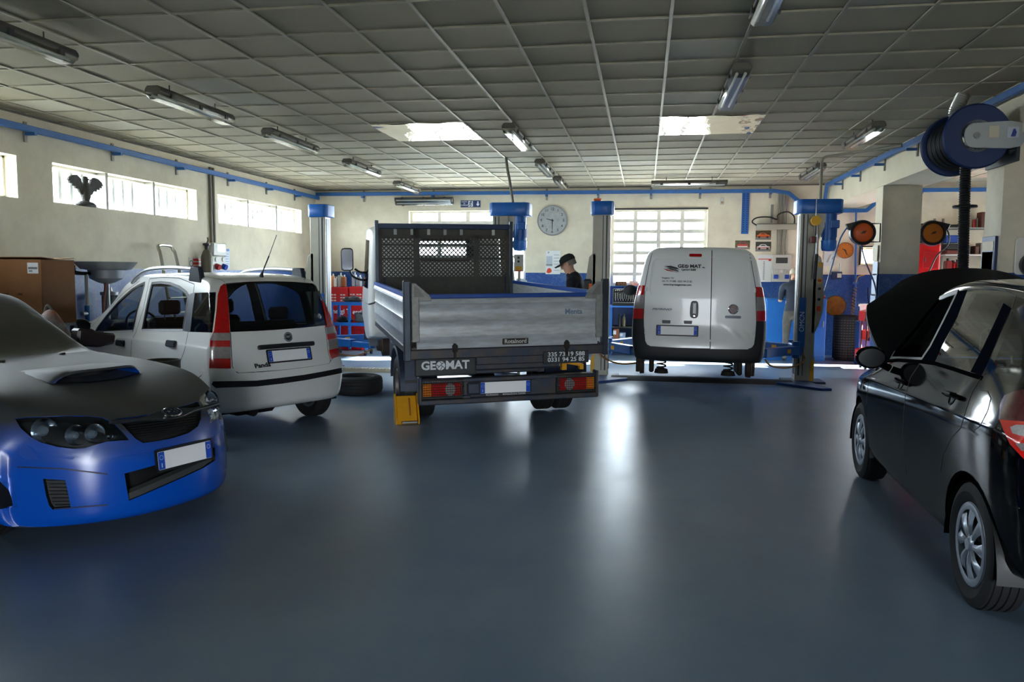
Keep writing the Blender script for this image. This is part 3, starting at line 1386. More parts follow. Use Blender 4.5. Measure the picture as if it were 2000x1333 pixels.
def white_hatchback():
    root = thing('hatchback_car', 'small white five-door hatchback with tall red tail lamps and roof rails', 'car', (-3.53, 7.366, 0), 1.057)
    WHITE = M('white_car_paint', (226, 227, 224), .28, coat=.6)
    yr = pchip([.2, .34, .60, .68, .74, .95, 1.1, 1.46, 1.6], [.07, .02, 0, .03, .06, .085, .12, .30, .38])
    st = [(0, .265, .775, .93, .64, 1.50), (.3, .25, .785, .94, .63, 1.56), (1.0, .20, .79, .95, .62, 1.61), (1.7, .19, .79, .95, .61, 1.60), (2.1, .19, .79, .94, .60, 1.53),
          (2.5, .19, .785, .93, .60, 1.29), (2.88, .21, .78, .90, .64, 1.07), (3.2, .24, .77, .86, .62, 1.0), (3.55, .28, .72, .80, .56, .90), (3.72, .30, .66, .74, .50, .80)]
    B = Body(3.72, st, lambda x, z: yr(z) + .10 * x ** 4, lambda x, z: .16 * x ** 3, root, rend=.06)
    e = lambda pts: [(a * .35, 440 + b * .35) for a, b in pts]
    fw_ = e([(530, 598), (550, 565), (600, 500), (660, 430), (735, 362), (770, 340), (808, 322), (790, 390), (765, 480), (742, 590)])
    rw_ = e([(795, 584), (820, 450), (848, 325), (900, 320), (950, 326), (1000, 345), (1040, 375), (1052, 395), (1036, 500), (1022, 584)])
    qw_ = e([(1062, 596), (1075, 480), (1088, 378), (1205, 374), (1200, 480), (1185, 600)])
    pil = e([(1026, 592), (1040, 500), (1060, 385), (1088, 376), (1075, 480), (1062, 597)])
    lamp = e([(1248, 330), (1228, 345), (1214, 390), (1207, 480), (1195, 590), (1175, 640), (1170, 800), (1287, 802), (1281, 600), (1273, 450), (1262, 338)])
    rear = e([(1258, 325), (1380, 316), (1500, 313), (1630, 316), (1745, 325), (1765, 340), (1800, 440), (1822, 560), (1690, 573), (1550, 584), (1420, 592), (1285, 597), (1276, 450)])
    strip = e([(1185, 888), (1192, 872), (1430, 868), (1570, 852), (1700, 835), (1800, 817), (1900, 797), (1904, 825), (1800, 846), (1700, 865), (1570, 884), (1430, 900), (1205, 908)])
    B.cutpx(fw_, 'fw', 'fw2')
    B.cutpx(rw_, 'rw', 'rw2')
    B.cutpx(pil, 'pil', 'pil2')
    B.cutpx(qw_, 'qw', 'qw2')
    B.cutpx(lamp, 'lamp', 'lamp2')
    B.cutpx(rear, 'rear')
    for a, b, nm in ((603, 645, 'lw'), (680, 745, 'lw2')):
        B.cutpx(e([(1160, a), (1300, a), (1300, b), (1160, b)]), nm, nm + 'm', only=['lamp', 'lamp2'])
    B.cutpx(strip, 'strip')
    B.cutend([(-.56, 1.02), (-.50, 1.46), (.50, 1.46), (.56, 1.02)], 'ws', 1)
    dr = e([(835, 300), (800, 470), (758, 600), (735, 645), (728, 760), (735, 860), (1000, 780), (1030, 700), (1050, 600), (1070, 480), (1085, 330), (1000, 296), (900, 292)])
    B.cutpx(dr, 'door_r', 'door_r2', only=['body'])
    df = e([(835, 300), (800, 470), (758, 600), (735, 645), (728, 760), (735, 860), (470, 860), (465, 640), (500, 580), (600, 470), (700, 370), (780, 312)])
    B.cutpx(df, 'door_f', 'door_f2', only=['body'])
    tg = e([(1286, 597), (1296, 790), (1320, 828), (1450, 822), (1600, 808), (1740, 790), (1835, 775), (1860, 740), (1850, 660), (1822, 560), (1690, 573), (1550, 584), (1420, 592)])
    B.cutpx(tg, 'tailgate', only=['body'])
    B.cutside(circ(.335, 28, .57, .285), 'arch', 'arch')
    B.cutside(circ(.335, 28, 2.92, .285), 'arch', 'arch')
    B.cutside([(-.1, .33), (-.1, .69), (.18, .69), (.30, .60), (.36, .40), (.36, .15), (-.1, .15)], 'bump', 'bump', only=['body'])
    B.cutend([(-.9, .15), (-.9, .675), (.9, .675), (.9, .15)], 'bump', -1, only=['body'])
    B.cuttop([(-.62, 3.05), (-.55, 3.66), (.55, 3.66), (.62, 3.05)], 'hood', only=['body'])
    out = B.finish({'body': ('body', WHITE, 0), 'fw': ('front_window', CARGLASS, 0), 'fw2': ('front_window', CARGLASS, 0), 'rw': ('rear_window', CARGLASS, 0), 'rw2': ('rear_window', CARGLASS, 0),
                    'pil': ('window_pillar', M('pillar_grey', (74, 80, 90), .4), .002), 'pil2': ('window_pillar', M('pillar_grey', (74, 80, 90), .4), .002),
                    'qw': ('quarter_window', DARKGLASS, 0), 'qw2': ('quarter_window', DARKGLASS, 0), 'lamp': ('tail_lamp', REDLAMP, .012), 'lamp2': ('tail_lamp', REDLAMP, .012),
                    'lw': ('reversing_lamp', CLEARLAMP, .014), 'lwm': ('reversing_lamp', CLEARLAMP, .014), 'lw2': ('indicator_lamp', CLEARLAMP, .014), 'lw2m': ('indicator_lamp', CLEARLAMP, .014),
                    'rear': ('tailgate_window', DARKGLASS, 0), 'strip': ('bumper_strip', BLACKP, .014), 'ws': ('windscreen', CARGLASS, 0),
                    'door_r': ('rear_door', WHITE, 0), 'door_r2': ('rear_door', WHITE, 0), 'door_f': ('front_door', WHITE, 0), 'door_f2': ('front_door', WHITE, 0), 'tailgate': ('tailgate', WHITE, 0), 'bump': ('rear_bumper', WHITE, .008), 'hood': ('bonnet', WHITE, 0)},
                   lining=DARKIN, glass=('fw', 'fw2', 'rw', 'rw2', 'qw', 'qw2', 'rear', 'ws'))
    Sm = lambda *ps: [e(p) for p in ps]
    fixed = {}
    # (picked before finish) places on the shell
    for ch, pa in (('fw', 'door_f'), ('fw2', 'door_f2'), ('rw', 'door_r'), ('rw2', 'door_r2'), ('rear', 'tailgate'), ('lw', 'lamp'), ('lw2', 'lamp'), ('lwm', 'lamp2'), ('lw2m', 'lamp2'), ('strip', 'bump')):
        if ch in out and pa in out:
            out[ch].parent = out[pa]
    B.seams('panel_seam', SEAM, Sm([(835, 300), (800, 470), (758, 600), (735, 645), (728, 760), (732, 800)], [(835, 300), (900, 292), (1000, 296), (1085, 330), (1070, 480), (1050, 600), (1030, 700), (1000, 780), (960, 815)],
                                   [(1286, 600), (1296, 790), (1320, 828), (1450, 822), (1600, 808), (1740, 790), (1835, 775), (1860, 740), (1850, 680)], [(1170, 805), (1110, 850)], [(780, 312), (700, 370), (600, 470), (500, 580), (470, 640)], [(1255, 320), (1235, 305), (1130, 285)]), .007)
    B.seams('window_seal', BLACKP, [fw_, rw_], .03, closed=True, lift=.003)
    B.seams('sill_strip', M('sill_silver', (196, 200, 206), .35), Sm([(530, 603), (742, 592)], [(795, 587), (1022, 587)]), .022, lift=.005)
    # handles
    for x, y, dn in ((237, 670, 'door_f'), (336, 672, 'door_r')):
        for mir in (0, 1):
            h = MB()
            m_ = onto(B, x, y, (0, -1, 0))
            if mir:
                m_ = Matrix.Diagonal((-1, 1, 1, 1)) @ m_
            h.prism(rrect(.17, .07, .02), -.004, .028, m_, bev=.006)
            h.build('door_handle', M('handle_black', (40, 44, 52), .35), out[dn + ('2' if mir else '')])
    # tailgate furniture
    tgo = out['tailgate']
    pl = onto(B, 564.5, 694, (1, 0, 0), .012)
    numberplate(tgo, pl, .50, .11)
    h = MB()
    h.prism(rrect(.66, .045, .018), -.01, .035, onto(B, 559, 675.5, (1, 0, 0)), bev=.008)
    h.build('tailgate_handle', BLACKP, tgo)
    bd = MB()
    m_ = onto(B, 562, 658.5, (1, 0, 0), .002)
    bd.lathe([(.05, 0), (.05, .008), (.042, .011), (.04, .007), (0, .007)], 28, m_)
    bo = bd.build('badge', CHROME, tgo)
    bk = MB()
    bk.prism(circ(.036, 24), .006, .009, m_)
    bk.build('badge_field', M('badge_black', (26, 28, 34), .3), bo)
    text('badge_lettering', 'FIAT', .030, CHROME, bo, m_ @ Matrix.Translation((0, 0, .009)), sx=.8)
    text('model_lettering', 'Panda', .062, SEAM, tgo, onto(B, 512, 715, (1, 0, 0), .012), .002, sx=1.15)
    # roof rails, aerial, mirrors
    for sd in (-1, 1):
        r_ = MB()
        r_.tube(smoothpath([(sd * .60, 2.0, 1.49), (sd * .60, 1.86, 1.57), (sd * .60, 1.6, 1.635), (sd * .60, 1.1, 1.655), (sd * .60, .66, 1.64)], 6), .021, 8)
        ro = r_.build('roof_rail', M('rail_silver', (190, 196, 204), .3, .7), root)
        f_ = MB()
        f_.prism([(.52, 1.50), (.76, 1.52), (.72, 1.665), (.56, 1.665)], sd * .60 - .028, sd * .60 + .028, frame((0, 0, 0), (0, 1, 0), (0, 0, 1), (1, 0, 0)), bev=.01)
        f_.build('rail_foot', M('rail_foot', (36, 42, 52), .5), ro)
        door_mirror(root, (sd * .91, 2.60, 1.0), BLACKP, M('mirror_dark', (30, 32, 36), .15), sd)
    a_ = MB()
    a_.cyl((0, .45, 1.56), (0, .42, 1.62), .028, .012)
    ao = a_.build('aerial', BLACKP, root)
    w_ = MB()
    w_.cyl((0, .425, 1.61), (0, .30, 1.78), .007)
    w_.cyl((0, .30, 1.78), (0, .16, 1.99), .0035)
    w_.build('aerial_whip', BLACKP, ao)
    # underneath and inside
    u_ = MB()
    u_.box((0, 1.9, .27), (1.40, 3.0, .14), bev=.04)
    u_.cyl((-.62, .60, .285), (.62, .60, .285), .04)
    u_.box((-.2, .42, .26), (.5, .35, .16), bev=.05)
    u_.cyl((-.34, .1, .24), (-.34, .5, .26), .05)
    u_.build('underbody', M('underbody', (30, 26, 22), .8, var=.4), root)
    for sd in (-1, 1):
        for y in (.57, 2.92):
            k_ = MB()
            wheel_well(root, sd, .775, y, .285, .345)
            wheel(root, (sd * .70, y, .285), sd, .285, .165, .178, M('rim_grey', (120, 124, 130), .4, .7), TYRE, BLACKP, 8)
    for x, y in ((-.33, 2.0), (.33, 2.0)):
        seat(root, x, y, DARKIN)
    bs = MB()
    bs.box((0, .95, .50), (1.2, .5, .16), bev=.05)
    bs.box((0, .70, .82), (1.2, .14, .55), bev=.05)
    bo2 = bs.build('rear_bench', DARKIN, root)
    for x in (-.36, .36):
        hb = MB()
        hb.box((x, .68, 1.17), (.24, .08, .14), bev=.03)
        hb.build('headrest', DARKIN, bo2)
    dashboard(root, 2.75, .68, 1.0, BLACKP)
    steering(root, -.33, 2.36, 1.0, BLACKP)
    return root




# ------------------------------------------------------------------ white van, straight from behind
VAN_LOC, VAN_ROT = (.715, 10.55, .275), (0, .012, -.01)


def logo_disc(parent, mtx, r, mat, cut):
    """the O of the company lettering: a disc crossed by thin lines"""
    d = MB()
    d.prism(circ(r, 24), 0, .0015, mtx)
    o = d.build('lettering_disc', mat, parent)
    c = MB()
    for (x0, y0, x1, y1) in ((-.75, -.55, .65, .7), (-.2, .95, .35, .35), (.1, .1, .8, -.5), (-.9, .2, -.3, -.2), (-.1, -.95, .35, -.1)):
        a, b = Vector((x0 * r, y0 * r, .002)), Vector((x1 * r, y1 * r, .002))
        t = (b - a).normalized() * 1.
        q = Vector((-t.y, t.x, 0)) * r * .07
        c.add([a + q, a - q, b - q, b + q], [(0, 1, 2, 3)], mtx)
    c.build('disc_lines', cut, o, recalc=False)
    return o


def white_van():
    root = thing('panel_van', 'white panel van with black rear bumper raised on the lift', 'van', VAN_LOC, rot=VAN_ROT)
    WHITE = M('white_van_paint', (228, 230, 228), .34, coat=.12)
    BUMP = M('bumper_black', (24, 26, 29), .6, bump=.1, bscale=200)
    yr = pchip([.15, .22, .35, .52, .60, 1.0, 1.5, 1.74], [.08, .02, 0, .02, .06, .07, .13, .26])
    st = [(0, .20, .865, 1.02, .665, 1.70), (.4, .20, .868, 1.03, .675, 1.725), (1.5, .2, .868, 1.03, .68, 1.73), (2.3, .2, .868, 1.02, .66, 1.66), (2.75, .2, .86, 1.0, .68, 1.34), (3.1, .2, .85, .95, .7, 1.08), (3.5, .22, .8, .85, .6, .95), (3.86, .3, .7, .7, .5, .8)]
    sect = [(0, 0, 0), (0, .55, 0), (0, .88, .01), (0, .955, .08), (0, .99, .30), (0, 1.0, .5), (0, .985, .85), (0, .965, 1.0), (1, .40, .45), (1, .76, .79), (2, .96, .92), (2, .74, .985), (2, 0, 1.)]
    B = Body(3.86, st, lambda x, z: yr(z) + .10 * x ** 4, lambda x, z: .3 * x ** 3, root, sect=sect, rend=.07)
    e = lambda pts: [(1230 + a * .21, 470 + b * .21) for a, b in pts]
    lampL = e([(140, 418), (100, 420), (60, 432), (40, 520), (10, 728), (126, 728), (133, 500)])
    lampR = e([(1172, 432), (1210, 434), (1265, 450), (1275, 520), (1300, 745), (1182, 752), (1175, 500)])
    bump = e([(-60, 728), (126, 728), (128, 800), (140, 935), (158, 972), (190, 988), (450, 1003), (745, 1010), (1100, 1014), (1140, 1000), (1160, 970), (1172, 880), (1180, 752), (1400, 748), (1400, 1300), (-60, 1300)])
    doorL = e([(215, 88), (175, 250), (143, 420), (128, 720), (130, 800), (142, 935), (160, 970), (192, 986), (450, 1002), (747, 1008), (757, 535), (765, 60), (480, 66)])
    doorR = e([(765, 60), (757, 535), (747, 1008), (1100, 1013), (1138, 998), (1158, 968), (1170, 880), (1178, 750), (1170, 430), (1130, 200), (1108, 88), (1000, 70)])
    panL = e([(185, 440), (192, 490), (212, 515), (260, 525), (500, 532), (752, 536), (757, 165), (400, 163), (260, 168), (228, 182), (210, 215)])
    panR = e([(770, 165), (765, 536), (1070, 531), (1098, 520), (1112, 495), (1118, 260), (1108, 205), (1085, 178), (1040, 170)])
    recess = e([(200, 740), (190, 760), (190, 890), (205, 910), (670, 916), (690, 900), (692, 770), (680, 745)])
    B.cutpx(doorL, 'doorL')
    B.cutpx(doorR, 'doorR')
    B.cutpx(bump, 'bump', only=['body'])
    B.cutpx(lampL, 'lampL', only=['body'])
    B.cutpx(lampR, 'lampR', only=['body'])
    B.cutpx(e([(40, 512), (140, 505), (140, 635), (20, 632)]), 'clL', only=['lampL'])
    B.cutpx(e([(1170, 525), (1290, 530), (1290, 655), (1175, 655)]), 'clR', only=['lampR'])
    B.cutpx(panL, 'panL', only=['doorL'])
    B.cutpx(panR, 'panR', only=['doorR'])
    B.cutpx(recess, 'rec', only=['doorL'])
    B.cutside(circ(.35, 26, .72, .30), 'arch', 'arch')
    B.cutside(circ(.35, 26, 3.23, .30), 'arch', 'arch')
    B.cutside([(2.55, 1.06), (2.45, 1.56), (1.75, 1.60), (1.72, 1.06)], 'dw', 'dw2', only=['body'])
    B.cutend([(-.6, 1.1), (-.52, 1.6), (.52, 1.6), (.6, 1.1)], 'ws', 1)
    out = B.finish({'body': ('body', WHITE, 0), 'doorL': ('rear_door', WHITE, 0), 'doorR': ('rear_door', WHITE, 0), 'bump': ('rear_bumper', BUMP, .012), 'lampL': ('tail_lamp', REDLAMP, .012), 'lampR': ('tail_lamp', REDLAMP, .012),
                    'clL': ('clear_lens', CLEARLAMP, .012), 'clR': ('clear_lens', CLEARLAMP, .012), 'panL': ('pressed_panel', WHITE, -.008), 'panR': ('pressed_panel', WHITE, -.008), 'rec': ('plate_recess', WHITE, -.012),
                    'dw': ('side_window', CARGLASS, 0), 'dw2': ('side_window', CARGLASS, 0), 'ws': ('windscreen', CARGLASS, 0)}, lining=DARKIN, glass=('ws', 'dw', 'dw2'),
                   parents={'panL': 'doorL', 'panR': 'doorR', 'rec': 'doorL', 'clL': 'lampL', 'clR': 'lampR'})
    dl, dr = out['doorL'], out['doorR']
    at = lambda a, b, lift=.002: onto(B, 1230 + a * .21, 470 + b * .21, (1, 0, 0), lift)
    B.seams('panel_seam', SEAM, [doorL[:10], doorR[3:]], .008, mirror=False)
    B.seams('door_gap', SEAM, [e([(765, 62), (757, 535), (747, 1008)])], .011, mirror=False)
    # hinges
    for a, b in ((152, 452), (145, 850), (1162, 465), (1155, 870)):
        h = MB()
        h.box((0, 0, .004), (.026, .06, .02), at(a, b), bev=.004)
        h.build('hinge', WHITE, dl if a < 700 else dr)
    h = MB()
    h.prism(rrect(.165, .04, .016), 0, .02, at(611, 142), bev=.004)
    h.build('high_brake_lamp', REDLAMP, dl)
    h = MB()
    h.prism(sm2([(0, .115), (.042, .10), (.053, .0), (.046, -.095), (0, -.115), (-.046, -.095), (-.053, 0), (-.042, .10)], 4), 0, .028, at(599, 643), bev=.008)
    ho = h.build('door_handle', BLACKP, dl)
    g = MB()
    g.prism(circ(.008, 12), .028, .032, at(598, 702))
    g.build('lock', CHROME, ho)
    g = MB()
    g.box((0, 0, .032), (.05, .15, .012), at(601, 632), bev=.005)
    g.build('handle_grip', M('grip_black', (10, 10, 12), .3), ho)
    for a, b in ((340, 756), (541, 761)):
        h = MB()
        h.prism([(-.055, .02), (.055, .02), (.05, -.022), (-.05, -.022)], -.004, .02, at(a, b), bev=.004)
        h.build('plate_lamp', BLACKP, dl)
    numberplate(dl, at(441, 840, .004), .52, .115)
    m_ = at(962, 640)
    b_ = MB()
    b_.lathe([(.066, 0), (.066, .008), (.058, .014), (.053, .009), (0, .009)], 32, m_)
    bo = b_.build('badge', CHROME, dr)
    b_ = MB()
    b_.prism(circ(.05, 28), .008, .0105, m_)
    b_.build('badge_field', M('badge_red', (84, 24, 22), .3), bo)
    text('badge_lettering', 'FIAT', .044, CHROME, bo, m_ @ Matrix.Translation((0, 0, .0105)), .001, sx=.78)
    b_ = MB()
    m_ = at(960, 713)
    b_.prism(rrect(.205, .035, .012), 0, .008, m_)
    bo = b_.build('badge_bar', M('badge_bar', (60, 70, 76), .3, .6), dr)
    text('badge_bar_lettering', 'ECOLOGY', .024, CHROME, bo, m_ @ Matrix.Translation((0, 0, .0085)), .0004, sx=1.35)
    text('model_lettering', 'FIORINO', .036, CHROME, dl, at(296, 640, .004), .0006, sx=1.75, shear=.35)
    INK = M('black_ink', (28, 28, 30), .5)
    RED = M('red_ink', (176, 40, 30), .5)
    text('company_lettering', 'GE', .062, INK, dl, at(478, 240, -.002), .0022, sx=1.15)
    logo_disc(dl, at(529, 241, -.002), .026, INK, WHITE)
    text('company_lettering', 'MAT', .062, INK, dl, at(612, 241, -.002), .0022, sx=1.15)
    text('company_lettering', 'SRL', .022, INK, dl, at(688, 252, -.002), .0006, sx=1.1)
    text('trade_lettering', 'Lavori Edili', .036, INK, dl, at(549, 272, -.002), .0014, sx=1.15)
    text('address_lettering', 'Vergiate -Va-', .032, INK, dl, at(355, 348, -.002), .0003, sx=.98)
    text('phone_lettering', '335 73 19 588 - 0331 94 25 85', .032, INK, dl, at(438, 381, -.002), .0003, sx=.98)
    text('web_lettering', 'www.impresageomat.com', .034, INK, dl, at(442, 412, -.002), .0012, sx=1.02)
    # flying-brick emblem beside the name
    for pts, mt in (([(315, 262), (380, 275), (455, 302), (430, 292), (350, 282)], RED), ([(318, 240), (380, 235), (440, 252), (460, 270), (400, 258)], INK), ([(325, 252), (385, 262), (440, 282), (460, 292), (390, 275)], INK), ([(345, 246), (420, 258), (458, 285), (440, 288), (380, 264)], M('grey_ink', (96, 98, 100), .5))):
        mm = at(388, 265, -.003)
        q = MB()
        q.prism([((a - 388) * .21 / 145, -(b - 265) * .21 / 145) for a, b in pts], 0, .0015, mm)
        q.build('emblem_stroke', mt, dl)
    # suspension hanging below, wheels off
    u = MB()
    u.box((0, 1.9, .27), (1.45, 3.2, .16), bev=.04)
    u.box((0, .68, .22), (1.1, .12, .10), bev=.03)
    u.build('underbody', M('underbody', (30, 26, 22), .8, var=.4), root)
    for sd in (-1, 1):
        s_ = MB()
        m_ = Matrix.Translation((sd * .72, .72, .06)) @ Matrix.Rotation(pi / 2 * sd, 4, 'Y')
        s_.lathe([(0, -.02), (.13, -.02), (.135, .04), (.09, .05), (.07, .09), (0, .09)], 26, m_)
        s_.build('brake_drum', M('rusty_iron', (62, 48, 38), .7, .3, var=.5, vscale=20), root)
        a_ = MB()
        a_.box((sd * .60, .80, .07), (.07, .5, .2), bev=.02)
        a_.box((sd * .79, .86, .10), (.06, .30, .30), bev=.01)
        a_.build('trailing_arm', M('underbody', (30, 26, 22)), root)
        c_ = MB()
        pts = [(sd * .46 + .06 * cos(t), .7 + .06 * sin(t), .0 + t * .0085) for t in [i * .45 for i in range(56)]]
        c_.tube(pts, .011, 6)
        c_.cyl((sd * .46, .7, -.05), (sd * .46, .7, .01), .10, .085)
        c_.build('spring', M('underbody', (30, 26, 22)), root)
        wheel_well(root, sd, .85, .72, .30, .355)
        wheel_well(root, sd, .85, 3.23, .30, .355)
        door_mirror(root, (sd * .98, 2.5, 1.08), BLACKP, M('mirror_dark', (30, 32, 36), .15), sd, 1.1)
        f_ = MB()
        f_.lathe([(0, -.02), (.13, -.02), (.13, .02), (0, .02)], 24, Matrix.Translation((sd * .72, 3.23, .18)) @ Matrix.Rotation(pi / 2, 4, 'Y'))
        f_.build('brake_disc', STEEL, root)
        seat(root, sd * .36, 2.1, DARKIN, .5)
    return root


# ------------------------------------------------------------------ black hatchback with the bonnet up
def black_hatchback():
    root = thing('hatchback_car', 'glossy black five-door hatchback with its bonnet standing open', 'car', (2.392, 3.363, 0), -.054)
    PAINT = M('black_car_paint', (5, 6, 7), .06, spec=.28)
    PIL = M('pillar_satin', (16, 20, 28), .6, spec=.0)
    yr = pchip([.2, .34, .58, .72, .95, 1.1, 1.46, 1.6], [.06, .02, 0, .03, .06, .12, .34, .42])
    st = [(0, .30, .80, .93, .62, 1.42), (.35, .26, .845, .96, .60, 1.51), (1.0, .21, .862, .95, .59, 1.58), (1.7, .20, .864, .93, .58, 1.60), (2.15, .20, .864, .91, .57, 1.55),
          (2.55, .20, .864, .89, .58, 1.38), (2.95, .22, .86, .86, .62, 1.10), (3.2, .25, .85, .82, .64, .96), (3.4, .26, .83, .80, .63, .92), (3.7, .28, .76, .74, .56, .80), (3.94, .32, .64, .64, .46, .70)]
    B = Body(3.94, st, lambda x, z: yr(z) + .16 * x ** 4, lambda x, z: .28 * x ** 3, root, rend=.07)
    e = lambda pts: [(1650 + a * .3, 500 + b * .3) for a, b in pts]
    fwin = e([(300, 672), (345, 590), (430, 440), (500, 360), (600, 285), (700, 245), (735, 234), (690, 330), (640, 432), (560, 588), (498, 680)])
    bpil = e([(498, 680), (560, 588), (640, 432), (690, 330), (735, 234), (797, 222), (730, 400), (650, 548), (583, 692)])
    rwin = e([(586, 690), (655, 550), (735, 405), (832, 243), (900, 250), (960, 270), (1035, 308), (980, 430), (900, 600), (820, 757), (700, 722)])
    cpil = e([(820, 757), (900, 600), (980, 430), (1035, 308), (1085, 342), (1000, 530), (935, 680), (888, 780)])
    qwin = e([(905, 777), (945, 680), (1005, 540), (1088, 350), (1110, 390), (1140, 480), (1160, 600), (1152, 700), (1130, 738), (1040, 760)])
    lamp = e([(1020, 1070), (1028, 970), (1055, 915), (1110, 892), (1200, 872), (1300, 880), (1300, 1420), (1170, 1320), (1090, 1230), (1045, 1140)])
    B.cutpx(fwin, 'fw', 'fw2')
    B.cutpx(bpil, 'bp', 'bp2')
    B.cutpx(rwin, 'rw', 'rw2')
    B.cutpx(cpil, 'cp', 'cp2')
    B.cutpx(qwin, 'qw', 'qw2')
    B.cutpx(lamp, 'lamp', 'lamp2')
    B.cutpx(e([(1000, 1072), (1320, 1092), (1320, 860), (1000, 860)]), 'lampd', 'lampd2', only=['lamp', 'lamp2'])
    B.cutpx(e([(1090, 1120), (1130, 1105), (1320, 1110), (1320, 1180), (1150, 1175), (1105, 1160)]), 'lampc', 'lampc2', only=['lamp', 'lamp2'])
    B.cutpx(e([(1125, 1225), (1320, 1215), (1320, 1300), (1160, 1270)]), 'lampc', 'lampc2', only=['lamp', 'lamp2'])
    fd = e([(240, 690), (498, 690), (430, 790), (395, 900), (382, 1050), (380, 1200), (390, 1420), (190, 1310), (140, 1050), (150, 840), (200, 730)])
    rd = e([(498, 690), (430, 790), (395, 900), (382, 1050), (380, 1200), (390, 1420), (620, 1500), (640, 1290), (690, 1190), (755, 1120), (790, 1000), (830, 880), (890, 790), (820, 762), (700, 728), (583, 695)])
    B.cutpx(fd, 'fd', 'fd2', only=['body'])
    B.cutpx(rd, 'rd', 'rd2', only=['body'])
    B.cutpx(e([(880, 880), (930, 885), (950, 930), (930, 1010), (880, 1110), (840, 1135), (812, 1100), (825, 1000)]), 'fuel', only=['body'])
    B.cutside(circ(.36, 30, .64, .30), 'arch', 'arch')
    B.cutside(circ(.36, 30, 3.15, .30), 'arch', 'arch')
    B.cutend([(-.52, 1.02), (-.46, 1.40), (.46, 1.40), (.52, 1.02)], 'ws', 1)
    B.cutend([(-.56, 1.02), (-.48, 1.40), (.48, 1.40), (.56, 1.02)], 'bl', -1, only=['body'])
    B.cutend([(-.80, .62), (-.80, .30), (.80, .30), (.80, .62)], 'bump', -1, only=['body'])
    B.cuttop([(-.60, 2.92), (-.62, 3.4), (-.50, 3.86), (.50, 3.86), (.62, 3.4), (.60, 2.92)], 'bay', only=['body'])
    cl = (M('lamp_dark_red', (92, 8, 12), .15, coat=.6), M('lamp_bright_red', (226, 32, 18), .15, coat=.6))
    sp = {'body': ('body', PAINT, 0), 'bay': None, 'ws': ('windscreen', CARGLASS, 0), 'bl': ('tailgate_window', DARKGLASS, 0), 'bump': ('rear_bumper', PAINT, .006), 'fuel': ('fuel_flap', PAINT, .002)}
    for k, v in {'fw': ('front_window', CARGLASS, 0), 'bp': ('window_pillar', PIL, .002), 'rw': ('rear_window', CARGLASS, 0), 'cp': ('window_pillar', PIL, .002), 'qw': ('quarter_window', CARGLASS, 0), 'lamp': ('tail_lamp', cl[1], .01), 'lampd': ('lamp_lens', cl[0], .012),
                 'lampc': ('clear_lens', CLEARLAMP, .011), 'fd': ('front_door', PAINT, 0), 'rd': ('rear_door', PAINT, 0)}.items():
        sp[k] = v
        sp[k + '2'] = v
    sp.pop('fw')   # the driver's window is wound down
    par = {}
    for a in ('', '2'):
        par.update({'fw' + a: 'fd' + a, 'bp' + a: 'fd' + a, 'rw' + a: 'rd' + a, 'cp' + a: 'rd' + a, 'lampd' + a: 'lamp' + a, 'lampc' + a: 'lamp' + a})
    out = B.finish(sp, lining=DARKIN, glass=('fw2', 'rw', 'rw2', 'qw', 'qw2', 'ws', 'bl'), parents=par)
    B.seams('panel_seam', SEAM, [e([(498, 690), (430, 790), (395, 900), (382, 1050), (380, 1200), (385, 1330), (400, 1420)]), e([(890, 790), (830, 880), (790, 1000), (755, 1120), (690, 1190), (640, 1290), (622, 1400)]), e([(240, 690), (180, 760), (150, 850), (140, 1050)]),
                                 e([(1085, 345), (1115, 265), (1040, 225), (900, 200)]), e([(880, 880), (930, 885), (950, 930), (930, 1010), (880, 1110), (840, 1135), (812, 1100), (825, 1000), (880, 880)])], .007)
    B.seams('window_seal', BLACKP, [fwin], .035, closed=True, lift=.004)
    B.seams('belt_moulding', M('belt_black', (14, 15, 18), .6, spec=.0), [e([(250, 688), (350, 680), (498, 690), (583, 700), (700, 735), (820, 775), (890, 795)])], .022, lift=.006)
    for x, y, dn in ((1762, 749, 'fd'), (1862, 776, 'rd')):
        for mir in (0, 1):
            h = MB()
            m_ = onto(B, x, y, (0, -1, 0))
            if mir:
                m_ = Matrix.Diagonal((-1, 1, 1, 1)) @ m_
            h.tube([m_ @ Vector(p) for p in ((-.10, .0, 0), (-.07, .005, .028), (.06, .01, .032), (.09, .01, .0))], .014, 8)
            ho = h.build('door_handle', PAINT, out[dn + ('2' if mir else '')])
            k = MB()
            k.lathe([(.03, .004), (.036, .0), (.02, -.002), (0, -.004)], 20, m_ @ Matrix.Translation((.0, -.01, .003)))
            k.build('handle_cup', BLACKP, ho)
    sb = MB()
    m_ = onto(B, 1712, 721, (0, -1, 0))
    sb.prism(rrect(.04, .03, .012), 0, .012, m_, bev=.004)
    sb.build('side_repeater', CLEARLAMP, root)
    for sd in (-1, 1):
        door_mirror(root, (sd * .94, 2.42, 1.04), PAINT, M('mirror_dark', (30, 32, 36), .15), sd, .98)
        for y in (.64, 3.15):
            wheel_well(root, sd, .84, y, .30, .37)
            wheel(root, (sd * .755, y, .305), sd, .305, .185, .205, M('cover_silver', (176, 184, 196), .32, .55), TYRE, BLACKP, 8)
        seat(root, sd * .36, 2.0, DARKIN)
    bs = MB()
    bs.box((0, .95, .50), (1.2, .5, .16), bev=.05)
    bs.box((0, .70, .82), (1.2, .14, .5), bev=.05)
    bs.build('rear_bench', DARKIN, root)
    dashboard(root, 2.72, .70, .98, BLACKP)
    steering(root, -.36, 2.33, .98, BLACKP)
    eb = MB()
    eb.box((0, 3.3, .70), (.7, .5, .2), bev=.05)
    eb.box((-.4, 3.2, .74), (.2, .25, .16), bev=.03)
    eb.build('engine', M('engine_dark', (34, 34, 36), .6), root)
    u = MB()
